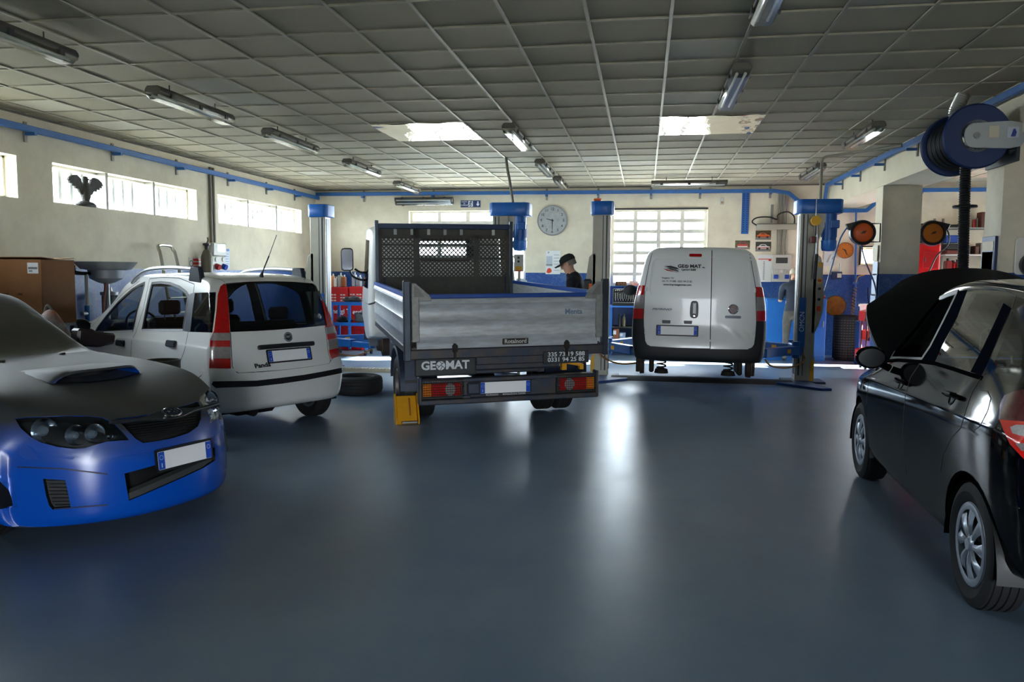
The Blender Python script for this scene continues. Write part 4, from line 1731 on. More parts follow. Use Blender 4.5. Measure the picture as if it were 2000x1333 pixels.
    u.box((0, 1.95, .28), (1.5, 3.3, .12), bev=.03)
    u.build('underbody', M('underbody', (30, 26, 22)), root)
    # open bonnet: curved panel hinged at the windscreen base
    hb = MB()
    n, k = 12, 8
    P = []
    for j in range(k + 1):
        t = j / k
        w = .76 + .06 * sin(pi * min(1, t * 1.2)) - .28 * max(0, t - .62) / .38
        for i in range(n + 1):
            q = -1 + 2 * i / n
            P.append((q * w, t * 1.0 - .08 * abs(q) ** 3 * t, .07 * (1 - q * q) - .12 * t * t))
    hm = Matrix.Translation((0, 2.86, 1.0)) @ Matrix.Rotation(rad(46), 4, 'X')
    top = [hm @ Vector(p) for p in P]
    bot = [hm @ (Vector(p) - Vector((0, 0, .03))) for p in P]
    fs = []
    N = (n + 1) * (k + 1)
    for j in range(k):
        for i in range(n):
            a = j * (n + 1) + i
            fs += [(a, a + 1, a + n + 2, a + n + 1), (N + a, N + a + n + 1, N + a + n + 2, N + a + 1)]
    edge = list(range(n + 1)) + [j * (n + 1) + n for j in range(1, k + 1)] + [k * (n + 1) + i for i in range(n - 1, -1, -1)] + [j * (n + 1) for j in range(k - 1, 0, -1)]
    for a, b in zip(edge, edge[1:] + edge[:1]):
        fs.append((a, b, N + b, N + a))
    hb.add(top + bot, fs)
    ho = hb.build('bonnet', M('bonnet_matt', (8, 8, 10), .35), root, ang=50)
    st_ = MB()
    st_.cyl((.55, 3.25, .85), hm @ Vector((.5, .75, -.05)), .006)
    st_.build('bonnet_stay', STEEL, root)
    return root


# ------------------------------------------------------------------ blue sports car facing into the room
def blue_car():
    yaw = -1.88
    fwd = Vector((-sin(yaw), cos(yaw), 0))
    L = 4.3
    loc = Vector((-2.84, 4.42, 0)) - fwd * L
    root = thing('sports_car', 'metallic blue sports hatchback with bonnet scoop covered in grey dust', 'car', loc, yaw)
    PAINT = M('blue_car_paint', (0, 82, 190), .22, .2, coat=.8)
    m = bpy.data.materials.new('dusty_blue_paint')
    m.use_nodes = True
    nt = m.node_tree
    b = nt.nodes['Principled BSDF']
    b.inputs['Coat Weight'].default_value = .15
    b.inputs['Coat Roughness'].default_value = .35
    # dust lies on upward faces only
    ge = nt.nodes.new('ShaderNodeNewGeometry')
    sx = nt.nodes.new('ShaderNodeSeparateXYZ')
    rp = nt.nodes.new('ShaderNodeValToRGB')
    rp.color_ramp.elements[0].position = .25
    rp.color_ramp.elements[1].position = .8
    nz = nt.nodes.new('ShaderNodeTexNoise')
    nz.inputs['Scale'].default_value = 5
    ad = nt.nodes.new('ShaderNodeMath')
    ad.operation = 'MULTIPLY_ADD'
    ad.inputs[1].default_value = .35
    mx = nt.nodes.new('ShaderNodeMix')
    mx.data_type = 'RGBA'
    mx.inputs[6].default_value = rgb(0, 78, 186)
    mx.inputs[7].default_value = rgb(54, 56, 57)
    mr = nt.nodes.new('ShaderNodeMapRange')
    mr.inputs[3].default_value = .2
    mr.inputs[4].default_value = .62
    nt.links.new(ge.outputs['Normal'], sx.inputs[0])
    nt.links.new(nz.outputs['Fac'], ad.inputs[0])
    nt.links.new(sx.outputs['Z'], ad.inputs[2])
    nt.links.new(ad.outputs[0], rp.inputs[0])
    nt.links.new(rp.outputs['Color'], mx.inputs[0])
    nt.links.new(mx.outputs[2], b.inputs['Base Color'])
    nt.links.new(rp.outputs['Color'], mr.inputs[0])
    nt.links.new(mr.outputs[0], b.inputs['Roughness'])
    DUSTY = m
    BLK = M('grille_black', (9, 10, 12), .5)
    st = [(0, .32, .80, .86, .60, 1.36), (.5, .28, .85, .88, .60, 1.44), (1.1, .22, .86, .86, .58, 1.47), (1.6, .2, .86, .85, .57, 1.44), (2.05, .2, .86, .83, .58, 1.24), (2.5, .2, .86, .81, .66, .99),
          (3.1, .2, .86, .79, .70, .94), (3.65, .18, .855, .72, .70, .88), (4.05, .14, .83, .64, .66, .80), (4.3, .125, .76, .56, .58, .70)]
    sect = [(0, 0, 0), (0, .55, 0), (0, .9, .01), (0, .97, .06), (0, 1.0, .25), (0, 1.0, .6), (0, .99, .9), (0, .965, 1.0), (1, .35, .5), (1, .8, .84), (2, .93, .95), (2, .6, .99), (2, 0, 1.)]
    yf = pchip([.1, .18, .30, .48, .62, .72, .85], [.04, .01, .0, .01, .05, .12, .3])
    B = Body(L, st, lambda x, z: .1 * x ** 4 + max(0, z - .9) * .5, lambda x, z: yf(z) + .50 * x ** 2.6, root, sect=sect, rend=.05, D=1.1, ny=64)
    e = lambda pts: [(a * .375, 560 + b * .375) for a, b in pts]
    lamp = e([(78, 690), (140, 683), (200, 681), (330, 676), (440, 676), (530, 684), (590, 712), (640, 762), (672, 800), (620, 803), (560, 808), (500, 825), (440, 842), (380, 846), (300, 836), (220, 815), (160, 784), (110, 740)])
    grille = e([(606, 692), (700, 682), (800, 664), (900, 640), (1030, 600), (1045, 630), (1046, 690), (1030, 730), (980, 765), (900, 790), (820, 806), (745, 816), (705, 792), (660, 745)])
    intake = e([(648, 975), (760, 945), (900, 905), (1000, 875), (1118, 838), (1121, 905), (1060, 945), (960, 992), (850, 1040), (760, 1080), (672, 1116), (660, 1050)])
    vent = e([(224, 1002), (340, 1010), (355, 1080), (368, 1150), (275, 1164), (255, 1140), (240, 1090)])
    fog = e([(-130, 975), (0, 985), (55, 998), (72, 1030), (90, 1148), (0, 1160), (-130, 1165)])
    hood = e([(-60, 590), (0, 605), (100, 632), (210, 674), (330, 672), (440, 672), (600, 665), (800, 640), (940, 600), (1022, 568), (1030, 540), (980, 500), (900, 450), (745, 395), (600, 365), (385, 327), (250, 345), (0, 370), (-200, 392)])
    B.cutpx(lamp, 'lamp', 'lamp2')
    B.cutpx(grille, 'grille')
    B.cutpx(intake, 'intake')
    B.cutpx(vent, 'vent', 'vent2')
    B.cutpx(fog, 'fog', 'fog2')
    B.cuttop([(-.70, 2.62), (-.72, 3.2), (-.70, 3.85), (-.60, 4.08), (-.35, 4.17), (0, 4.20), (.35, 4.17), (.60, 4.08), (.70, 3.85), (.72, 3.2), (.70, 2.62), (0, 2.50)], 'hood', only=['body'])
    B.cutend([(-.62, .98), (-.50, 1.33), (.50, 1.33), (.62, .98)], 'ws', 1, only=['body'])
    B.cutside([(2.2, .98), (1.8, 1.24), (1.4, 1.35), (1.0, 1.36), (.7, 1.25), (.6, 1.02)], 'sw', 'sw2', only=['body'])
    B.cutside(circ(.36, 28, 3.42, .32), 'arch', 'arch')
    B.cutside(circ(.36, 28, .85, .32), 'arch', 'arch')
    LENS = GLASS('headlamp_lens', (225, 232, 238), .1)
    sp = {'body': ('body', DUSTY, 0), 'lamp': ('headlamp', BLK, -.05), 'lamp2': ('headlamp', BLK, -.05), 'grille': ('upper_grille', BLK, -.04), 'intake': ('lower_intake', BLK, -.10), 'vent': ('bumper_vent', BLK, -.035), 'vent2': ('bumper_vent', BLK, -.035),
          'fog': ('fog_lamp_cover', PAINT, -.02), 'fog2': ('fog_lamp_cover', PAINT, -.02), 'hood': ('bonnet', DUSTY, .003), 'ws': ('windscreen', M('dusty_glass', (46, 48, 48), .35, var=.3), 0), 'sw': ('side_window', DARKGLASS, 0), 'sw2': ('side_window', DARKGLASS, 0)}
    out = B.finish(sp)
    # clear lenses over the lamps and the reflectors inside
    inv = lambda p: p
    for mir, key in ((0, 'lamp'), (1, 'lamp2')):
        fl = Matrix.Diagonal((-1, 1, 1, 1)) if mir else Matrix.Identity(4)
        ln = MB()
        H = [B.hit(*p) for p in lamp]
        H = [(p, n) for p, n in H if p is not None]
        c = B.hit(150, 842)
        vs = [fl @ (p + n * .002) for p, n in H] + [fl @ (c[0] + c[1] * .004)]
        k = len(H)
        ln.add(vs, [(i, (i + 1) % k, k) for i in range(k)])
        ln.build('lamp_lens', LENS, out[key])
        for (px, py, r, mt) in ((82, 838, .075, CHROME), (144, 847, .062, CHROME), (182, 843, .06, CHROME), (212, 849, .02, CHROME)):
            p, n = B.hit(px, py)
            if p is None:
                continue
            rf = MB()
            d = (Vector((0, 1, 0)) * .8 + n * .4).normalized()
            q = d.to_track_quat('Z', 'Y').to_matrix().to_4x4()
            mm = fl @ Matrix.Translation(p - n * .035) @ q
            rf.lathe([(r * .25, -.02), (r * .6, -.012), (r * .95, .008), (r, .02)], 22, mm)
            ro = rf.build('reflector', mt, out[key])
            pb = MB()
            pb.lathe([(0, .022), (r * .28, .016), (r * .42, .0), (r * .45, -.02)], 18, mm)
            pb.build('projector_lens', M('projector', (150, 160, 170), .05, .4), ro)
    # bonnet edge and bumper lines
    B.seams('panel_seam', SEAM, [e([(0, 607), (100, 633), (210, 676)]), e([(440, 676), (600, 668), (800, 643), (940, 603), (1020, 572)])], .012, mirror=False)
    B.seams('bumper_crease', M('crease_dark', (8, 20, 60), .5), [e([(90, 940), (330, 950), (560, 978)]), e([(280, 1160), (560, 1138)])], .008, mirror=True)
    # grille wing with emblem
    wg = MB()
    wg.prism(sm2([(-.40, .035), (-.2, .02), (-.09, .045), (0, .052), (.09, .045), (.2, .02), (.40, .035), (.38, .012), (.18, -.01), (.08, -.035), (0, -.042), (-.08, -.035), (-.18, -.01), (-.38, .012)], 3), 0, .02, onto(B, 333, 813, (-1, 0, 0), .0), bev=.004)
    wo = wg.build('grille_wing', M('wing_dark', (40, 43, 46), .4), out['grille'])
    em = MB()
    m_ = onto(B, 333, 812, (-1, 0, 0), .024)
    em.lathe([(1, .0), (1, .006), (.86, .012), (.84, .006), (0, .006)], 32, m_ @ Matrix.Diagonal((.072, .046, 1, 1)))
    eo = em.build('emblem', CHROME, wo)
    ef = MB()
    ef.prism(circ(.058, 28, ry=.037), .004, .008, m_)
    ef.build('emblem_field', M('emblem_grey', (50, 56, 66), .3, .4), eo)
    for x, y, r in ((-.026, .004, .020), (.004, .016, .008), (.026, .012, .008), (.008, -.006, .008), (.034, -.004, .008), (.022, -.018, .008)):
        s_ = MB()
        s_.prism([(r * (1 if i % 2 == 0 else .28) * cos(pi / 4 * i) + x, r * (1 if i % 2 == 0 else .28) * sin(pi / 4 * i) + y) for i in range(8)], .008, .011, m_)
        s_.build('emblem_star', CHROME, eo)
    for i in range(7):
        g = MB()
        yy = 700 + i * 15
        H = [B.hit(x, 560 + .375 * (yy - (x / .375 - 640) * .12)) for x in range(244, 392, 8)]
        pts = [p - n * .03 for p, n in H if p is not None and inpoly(*topx(B.W @ p), grille)]
        if len(pts) > 2:
            g.tube(pts, .004, 5)
            g.build('grille_bar', M('grille_bar', (24, 26, 28), .5), out['grille'])
    for i in range(8):
        g = MB()
        pts = []
        for x in (86, 92, 98, 104, 110, 116, 122, 128, 134):
            p, n = B.hit(x, 942 + i * 7)
            if p is not None and inpoly(x, 942 + i * 7, vent):
                pts.append(p - n * .026)
        if len(pts) > 2:
            g.tube(pts, .005, 5)
            g.build('vent_slat', M('grille_bar', (24, 26, 28)), out['vent'])
    numberplate(root, onto(B, 357, 889, (-1, 0, 0), .02), .40, .11)
    sp_ = MB()
    H = [B.hit(*p) for p in e([(672, 1112), (760, 1078), (850, 1040), (960, 992), (1060, 945), (1118, 908)])]
    sp_.tube([p - n * .06 for p, n in H if p is not None], .045, 8)
    sp_.build('intake_lip', M('lip_dusty', (58, 60, 60), .6), out['intake'])
    # bonnet scoop
    y0, y1 = 3.08, 3.60
    sc_ = MB()
    n = 16
    rows = []
    for t, hgt, w in ((0, .0, .26), (.25, .025, .29), (.6, .06, .32), (.9, .085, .33), (1.0, .088, .33)):
        y = y0 + (y1 - y0) * t
        row = []
        for i in range(n + 1):
            q = -1 + 2 * i / n
            x = q * w
            hh = B.bvh.ray_cast(Vector((x, y, 3)), Vector((0, 0, -1)))[0]
            yy = y - .10 * q * q * t
            row.append(Vector((x, yy, hh.z + .004 + hgt * max(0, 1 - q ** 6))))
        rows.append(row)
    vs = [p for r in rows for p in r]
    fs = [(a * (n + 1) + i, a * (n + 1) + i + 1, (a + 1) * (n + 1) + i + 1, (a + 1) * (n + 1) + i) for a in range(4) for i in range(n)]
    lip = [p + Vector((0, .012, -.014)) for p in rows[-1]]
    ins = [p + Vector((0, -.18, -.035)) for p in rows[-1]]
    k0 = len(vs)
    vs += lip + ins
    fs += [(4 * (n + 1) + i, 4 * (n + 1) + i + 1, k0 + i + 1, k0 + i) for i in range(n)]
    fs += [(k0 + i, k0 + i + 1, k0 + n + 2 + i, k0 + n + 1 + i) for i in range(n)]
    sc_.add(vs, fs)
    so = sc_.build('bonnet_scoop', DUSTY, out['hood'], recalc=False)
    dk = MB()
    flo = []
    for i in range(n + 1):
        p = rows[-1][i]
        hh = B.bvh.ray_cast(Vector((p.x, p.y, 3)), Vector((0, 0, -1)))[0]
        flo.append(Vector((p.x, p.y + .02, hh.z + .006)))
    bk = [p + Vector((0, -.16, .03)) for p in rows[-1]]
    dk.add(flo + [Vector((p.x, p.y - .2, p.z + .004)) for p in flo] + [Vector((p.x, p.y - .2, rows[-1][i].z - .03)) for i, p in enumerate(flo)],
           [(i, i + 1, n + 2 + i, n + 1 + i) for i in range(n)] + [(n + 1 + i, n + 2 + i, 2 * n + 3 + i, 2 * n + 2 + i) for i in range(n)])
    dk.build('scoop_mouth', M('scoop_black', (8, 9, 12), .5), so)
    for px, py in ((122, 693), (4, 708)):
        p, nn = B.hit(px, py)
        if p is not None:
            j = MB()
            j.box(p + nn * .008, (.04, .025, .016), bev=.006)
            j.build('washer_jet', BLACKP, out['hood'])
    u = MB()
    u.box((0, 1.9, .27), (1.3, 3.2, .14), bev=.03)
    u.build('underbody', M('underbody', (30, 26, 22)), root)
    for sd in (-1, 1):
        for y in (.85, 3.42):
            wheel_well(root, sd, .84, y, .32, .37)
            wheel(root, (sd * .75, y, .32), sd, .32, .22, .22, M('rim_dark', (60, 62, 66), .4, .6), TYRE, BLACKP, 5)
        dmm = MB()
        dmm.prism([(sd * q[0], q[1]) for q in ((.0, -.05), (.02, .10), (.12, .085), (.26, .05), (.37, .035), (.36, -.055), (.2, -.075))], 0, .12, frame((sd * .80, 1.98, 1.03), (1, 0, 0), (0, 0, 1), (0, 1, 0)), bev=.02)
        dmo = dmm.build('door_mirror', M('mirror_brown', (34, 22, 18), .35), root)
        MB().box((sd * 1.0, 1.975, 1.035), (.26, .006, .09)).build('mirror_glass', CHROME, dmo)
    return root


# ------------------------------------------------------------------ tipper truck with aluminium drop sides
def tipper_truck():
    root = thing('tipper_truck', 'white tipper truck with aluminium drop-side bed and mesh headboard', 'truck', (-1.336, 7.814, 0), rot=(.026, -.014, .432))
    ALU = M('bed_aluminium', (206, 212, 216), .36, .3, var=.18, vscale=5, col2=(178, 180, 178), stretch=(1, 1, 6))
    ALU2 = M('bracket_grey', (150, 150, 146), .5, .3, var=.25, vscale=20)
    BLUE = M('bed_blue', (22, 74, 160), .4, var=.2)
    STEEL_B = M('chassis_steel', (52, 62, 78), .5, .3, col2=(84, 74, 66), vscale=9)
    DARK = M('headboard_dark', (80, 78, 72), .65, var=.3, vscale=8)
    RUST = M('dirty_floor', (66, 60, 52), .8, var=.35, vscale=6)
    W, Lb, zb, zt = 2.05, 3.55, .883, 1.417
    YZ = lambda x: frame((x, 0, 0), (0, 1, 0), (0, 0, 1), (1, 0, 0))

    def profile(t=.03):
        """cross-section of an extruded drop side: (out, z)"""
        o = [(0, zb), (.006, zb + .10), (.018, zb + .115), (.016, zb + .13), (-.004, zb + .2), (0, zb + .265), (.010, zb + .275), (0, zb + .285), (-.006, zb + .36), (.002, zb + .43), (.018, zb + .445), (.014, zb + .46), (.004, zb + .49), (0, zt - .04)]
        return o
    pr = profile()
    # tailgate
    t = MB()
    poly = [(-p[0] - .02, p[1]) for p in pr] + [(.012, zt - .04), (.012, zb)]
    t.prism(poly, -.945, .945, YZ(0))
    tg = t.build('tailgate', ALU, root, ang=50)
    c = MB()
    c.box((0, -.008, zt - .018), (1.80, .05, .042), bev=.006)
    c.build('tailgate_cap', BLUE, tg)
    for sd in (-1, 1):
        b = MB()
        b.box((sd * .955, -.028, (zb + .06 + zt + .0) / 2), (.075, .03, zt - zb - .08), bev=.006)
        b.prism([(sd * .99, zt - .06), (sd * .99, zt + .115), (sd * .95, zt + .115), (sd * .82, zt + .0), (sd * .80, zt - .03), (sd * .80, zt - .06)], -.035, .02, frame((0, 0, 0), (1, 0, 0), (0, 0, 1), (0, 1, 0)), bev=.004)
        b.build('corner_bracket', ALU2, tg)
        r = MB()
        r.prism([(sd * .965, zt - .02), (sd * .965, zt + .085), (sd * .945, zt + .085), (sd * .865, zt - .02)], -.045, -.034, frame((0, 0, 0), (1, 0, 0), (0, 0, 1), (0, 1, 0)))
        r.build('bracket_gusset', M('gusset', (120, 120, 116), .5), tg)
        p = MB()
        p.box((sd * 1.035, .01, (zb - .12 + zt + .14) / 2), (.07, .08, zt + .26 - zb), bev=.01)
        p.build('corner_post', M('post_steel', (70, 78, 88), .4, .5, var=.3), root)
        l = MB()
        xl = -.57 if sd < 0 else .60
        l.box((xl, -.045, zb - .0), (.055, .03, .07), bev=.006)
        l.box((xl, -.05, zb - .055), (.022, .03, .09), bev=.004)
        l.cyl((xl, -.06, zb + .035), (xl, -.03, zb + .035), .016)
        l.build('tailgate_latch', M('latch_iron', (46, 40, 36), .6, .5), root)
    s_ = MB()
    s_.prism(rrect(.27, .062, .008), 0, .012, frame((.055, -.022, zb + .052), (1, 0, 0), (0, 0, 1), (0, -1, 0)))
    so = s_.build('maker_plate', M('maker_plate', (40, 34, 28), .5), tg)
    text('maker_lettering', 'Rotalnord', .058, M('maker_letters', (206, 204, 196), .4), so, frame((.055, -.035, zb + .052), (1, 0, 0), (0, 0, 1), (0, -1, 0)), .001, sx=.98)
    text('faded_lettering', 'Menta', .075, M('faded_blue', (112, 132, 158), .5), tg, frame((.68, -.018, zb + .34), (1, 0, 0), (0, 0, 1), (0, -1, 0)), .002)
    # sides
    for sd in (-1, 1):
        s2 = MB()
        poly = [(sd * (p[0] + .02), p[1]) for p in pr] + [(-sd * .012, zt - .04), (-sd * .012, zb)]
        s2.prism(poly, .06, Lb - .06, frame((sd * 1.0, 0, 0), (1, 0, 0), (0, 0, 1), (0, 1, 0)))
        so = s2.build('drop_side', ALU, root, ang=50)
        c = MB()
        c.box((sd * 1.005, Lb / 2, zt - .016), (.055, Lb - .14, .045), bev=.006)
        c.build('side_cap', BLUE, so)
    fl = MB()
    fl.box((0, Lb / 2, zb - .01), (1.98, Lb, .04))
    fl.box((0, .02, zb - .055), (2.06, .09, .10), bev=.01)
    fl.box((-.985, Lb / 2, zb - .05), (.07, Lb, .08), bev=.01)
    fl.box((.985, Lb / 2, zb - .05), (.07, Lb, .08), bev=.01)
    fl.build('bed_frame', STEEL_B, root)
    bf = MB()
    bf.box((0, Lb / 2, zb + .015), (1.96, Lb - .05, .008))
    bf.build('bed_floor', RUST, root)
    # headboard
    zh = 2.238
    hb = MB()
    for sd in (-1, 1):
        hb = MB()
        hb.box((sd * .975, Lb + .01, (zb + zh) / 2 + .02), (.05, .06, zh - zb + .04), bev=.006)
        hb.build('headboard_post', M('post_steel', (70, 78, 88)), root)
    tb = MB()
    tb.box((0, Lb + .01, zh - .04), (1.90, .06, .075), bev=.008)
    ho = tb.build('headboard_rail', M('rail_blue', (38, 58, 92), .45, .2, var=.3), root)
    z_m0, z_m1 = zb + .60, zh - .19
    sheet = MB()
    yb = Lb + .02
    sheet.box((0, yb, zb + .145), (1.90, .012, .29))
    sheet.box((0, yb - .006, zb + .29), (1.90, .03, .02))
    sheet.box((0, yb, zb + .44), (1.90, .012, .30))
    sheet.build('headboard_sheet', DARK, ho)
    fr = MB()
    for z in (z_m0 - .01, z_m0 + .26, z_m0 + .455):
        fr.box((0, yb - .012, z), (1.90, .03, .028))
    fr.build('headboard_crossbar', DARK, ho)
    # three lattice windows of crossing bars between solid uprights
    zones = ((-.90, -.46), (-.37, .42), (.50, .90))
    sol = MB()
    xs = [-.95, -.90, -.46, -.37, .42, .50, .90, .95]
    for i in range(0, 8, 2):
        sol.box(((xs[i] + xs[i + 1]) / 2, yb, (z_m0 + zh - .08) / 2), (xs[i + 1] - xs[i], .008, zh - .08 - z_m0))
    sol.build('headboard_upright', DARK, ho)
    for x0, x1 in zones:
        mb = MB()
        h = z_m1 - z_m0
        w = x1 - x0
        p = .062
        k = int((w + h) / p) + 2
        for i in range(k):
            for dr in (1, -1):
                c0 = i * p
                # line u - dr*v : clip to the rectangle
                a = (c0, 0.) if dr == 1 else (c0 - h, 0.)
                pts = []
                if dr == 1:      # from (c,0) going up-left
                    v0 = max(0, c0 - w)
                    v1 = min(h, c0)
                    if v1 - v0 < .01:
                        continue
                    pts = [(c0 - v0, v0), (c0 - v1, v1)]
                else:            # from (c-h,0) going up-right
                    cc = c0 - h
                    v0 = max(0, -cc)
                    v1 = min(h, w - cc)
                    if v1 - v0 < .01:
                        continue
                    pts = [(cc + v0, v0), (cc + v1, v1)]
                (ax, az), (bx, bz) = pts
                A, B_ = Vector((x0 + ax, yb, z_m0 + az)), Vector((x0 + bx, yb, z_m0 + bz))
                t_ = (B_ - A).normalized()
                q = Vector((-t_.z, 0, t_.x)) * .0085
                d_ = Vector((0, .004, 0))
                mb.add([A + q - d_, A - q - d_, B_ - q - d_, B_ + q - d_, A + q + d_, A - q + d_, B_ - q + d_, B_ + q + d_], [(0, 1, 2, 3), (4, 7, 6, 5), (0, 3, 7, 4), (1, 5, 6, 2)])
        o = mb.build('lattice_panel', DARK, ho, flat=True)
        o['kind'] = 'stuff'
    tp = MB()
    n = 8
    for i in range(n + 1):   # tongues between the round holes under the top rail
        x = -.95 + 1.9 * (i + .5) / (n + .0) - .12
    seg = 1.9 / 8
    for i in range(8):
        xx = -.95 + seg * (i + .5)
        tp.box((xx, yb, zh - .125), (seg - .045, .008, .1))
    tp.box((0, yb, z_m1 + .005), (1.9, .008, .05))
    tp.build('headboard_sheet', DARK, ho)
    for sd in (-1, 1):
        ch = MB()
        for i in range(9):
            m_ = Matrix.Translation((sd * .88 + .004 * (i % 2), yb - .045, z_m0 - .02 - i * .034)) @ Matrix.Rotation(pi / 2 * (i % 2), 4, 'Z')
            ch.tube([m_ @ Vector((.012 * cos(a), 0, .022 * sin(a))) for a in [2 * pi * j / 10 for j in range(10)]], .005, 5, True)
        ch.build('chain', M('chain_blue', (38, 50, 78), .5, .5), root)
    # under the bed: rails, axle, guards
    ch = MB()
    for sd in (-1, 1):
        ch.box((sd * .38, 2.6, .66), (.08, 4.9, .16), bev=.01)
    for y in (.12, 1.0, 2.2, 3.3):
        ch.box((0, y, .66), (.70, .09, .12), bev=.01)
    ch.box((0, .05, .70), (1.1, .10, .12), bev=.02)
    ch.build('chassis_frame', STEEL_B, root)
    ax = MB()
    ax.cyl((-.78, 1.17, .33), (.78, 1.17, .33), .055)
    ax.lathe([(0, -.14), (.1, -.12), (.15, -.04), (.15, .04), (.1, .12), (0, .14)], 20, Matrix.Translation((0, 1.17, .33)) @ Matrix.Rotation(pi / 2, 4, 'Y'))
    ax.cyl((-.2, 1.3, .52), (-.2, 2.9, .52), .09)
    ax.build('rear_axle', M('underbody', (30, 26, 22)), root)
    RIM = M('truck_rim', (132, 126, 118), .5, .5, var=.4, vscale=14)
    for sd in (-1, 1):
        for x in (.70, .925):
            wheel(root, (sd * x, 1.17, .321), sd, .345, .185, .205, RIM, TYRE, BLACKP, 8, hubcap=False)
        gd = MB()
        gd.lathe([(.42, -.21), (.45, -.20), (.45, .20), (.42, .21)], 22, Matrix.Translation((sd * .82, 1.17, .34)) @ frame((0, 0, 0), (0, -1, 0), (0, 0, 1), (-1, 0, 0)), arc=pi * .98)
        gd.box((sd * .87, .74, .60), (.20, .012, .30))
        gd.build('mudguard', M('guard_blue', (52, 64, 84), .45, .2, var=.35, vscale=7), root)
        mf = MB()
        mf.box((sd * .87, .733, .39), (.20, .008, .13))
        mf.build('mud_flap', BLACKP, root)
    # rear panel with lettering
    pl = MB()
    pl.box((-.66, -.02, .70), (.62, .03, .18), bev=.012)
    po = pl.build('company_panel', M('panel_dark', (58, 60, 62), .5, .3, var=.35, vscale=12), root)
    WH = M('letter_white', (226, 230, 232), .5)
    fr_ = lambda x, z: frame((x, -.037, z), (1, 0, 0), (0, 0, 1), (0, -1, 0))
    text('company_lettering', 'GE', .115, WH, po, fr_(-.835, .715), .004, sx=1.02)
    logo_disc(po, fr_(-.713, .715), .045, WH, M('panel_dark', (58, 60, 62)))
    text('company_lettering', 'MAT', .115, WH, po, fr_(-.545, .715), .004, sx=1.02)
    pr_ = MB()
    pr_.box((.60, -.02, .755), (.50, .02, .13), bev=.006)
    po = pr_.build('phone_panel', M('panel_dark', (58, 60, 62)), root)
    text('phone_lettering', '335 73 19 588', .062, WH, po, frame((.60, -.032, .785), (1, 0, 0), (0, 0, 1), (0, -1, 0)), .001, sx=1.12)
    text('phone_lettering', '0331 94 25 85', .062, WH, po, frame((.60, -.032, .73), (1, 0, 0), (0, 0, 1), (0, -1, 0)), .001, sx=1.12)
    ct = MB()
    ct.box((.03, .03, .745), (.78, .08, .11), bev=.02)
    ct.build('cross_tube', STEEL_B, root)
    # bumper beam with lamps in wire cages
    bb = MB()
    bb.box((0, -.02, .565), (1.86, .10, .035), bev=.006)
    bb.box((0, .0, .45), (1.80, .03, .20), bev=.006)
    bb.box((0, -.03, .355), (1.86, .10, .055), bev=.01)
    bb.box((-.925, -.03, .47), (.035, .11, .28), bev=.01)
    bb.box((.925, -.03, .47), (.035, .11, .28), bev=.01)
    bo = bb.build('rear_bumper', STEEL_B, root)
    TI = M('tow_iron', (66, 74, 86), .5, .4, var=.3)
    MB().box((-.36, -.03, .47), (.18, .02, .13), bev=.02).build('tow_plate', TI, bo)
    MB().lathe([(.07, 0), (.065, .02), (0, .022)], 20, frame((.24, -.02, .47), (1, 0, 0), (0, 0, 1), (0, -1, 0))).build('tow_socket', TI, bo)
    MB().box((-.46, -.05, .385), (.09, .02, .05), bev=.01).build('tow_hook', TI, bo)
    AMB = M('amber_lamp', (222, 120, 16), .2, coat=.5)
    for sd in (-1, 1):
        lb = MB()
        cx = sd * .70
        lb.box((cx, -.02, .475), (.42, .05, .19), bev=.008)
        lo = lb.build('tail_lamp', M('lamp_box', (40, 42, 46), .5), root)
        for dx, w, mt, nm in ((-.155, .085, AMB, 'indicator_lens'), (-.035, .155, REDLAMP, 'brake_lens'), (.145, .075, REDLAMP, 'fog_lens')):
            q = MB()
            q.box((cx - sd * dx, -.056, .477), (w, .03, .125), bev=.006)
            q.build(nm, mt, lo)
        q = MB()
        q.prism(circ(.058, 22, ry=.062), 0, .02, frame((cx - sd * .075, -.052, .477), (1, 0, 0), (0, 0, 1), (0, -1, 0)), bev=.005)
        q.build('reversing_lens', CLEARLAMP, lo)
        cg = MB()
        for i in range(19):
            x = cx - .21 + .42 * i / 18
            cg.tube([(x, -.045, .375), (x, -.09, .39), (x, -.09, .565), (x, -.045, .575)], .0022, 4)
        for i in range(9):
            z = .385 + .19 * i / 8
            cg.tube([(cx - .215, -.04, z), (cx - .21, -.09, z), (cx + .21, -.09, z), (cx + .215, -.04, z)], .0022, 4)
        go = cg.build('wire_guard', M('wire_dark', (44, 40, 34), .6, .4), lo)
        go['kind'] = 'stuff'
    numberplate(root, frame((-.055, -.05, .475), (1, 0, 0), (0, 0, 1), (0, -1, 0)), .52, .115)
    text('dealer_lettering', 'MORNAGO      RIPARAZIONI ZANNI', .026, WH, root, frame((-.055, -.062, .402), (1, 0, 0), (0, 0, 1), (0, -1, 0)), sx=.98)
    yk = MB()
    yk.prism([(.60, .60), (.60, .68), (.64, .70), (.84, .655), (.84, .60), (.80, .60), (.80, .635), (.65, .665), (.65, .60)], .10, .16, frame((0, 0, 0), (1, 0, 0), (0, 0, 1), (0, 1, 0)))
    yk.build('stowed_chock', M('chock_yellow', (226, 158, 14), .5), root)
    # side marker arm, tool box and battery box on the left
    sb = MB()
    sb.box((-.98, 1.62, .80), (.06, .20, .09), bev=.01)
    sb.box((-.9, 1.65, .80), (.2, .05, .05))
    sb.build('side_marker_arm', STEEL, root)
    tb = MB()
    tb.box((-.62, 2.75, .58), (.5, .8, .40), bev=.03)
    tb.box((-.66, 1.85, .62), (.35, .5, .3), bev=.03)
    tb.build('tool_box', M('box_black', (26, 30, 34), .6), root)
    # cab on its own frame
    cab = bpy.data.objects.new('cab', None)
    COL.objects.link(cab)
    cab.parent = root
    cab.location = (-.09, 3.68, 0)
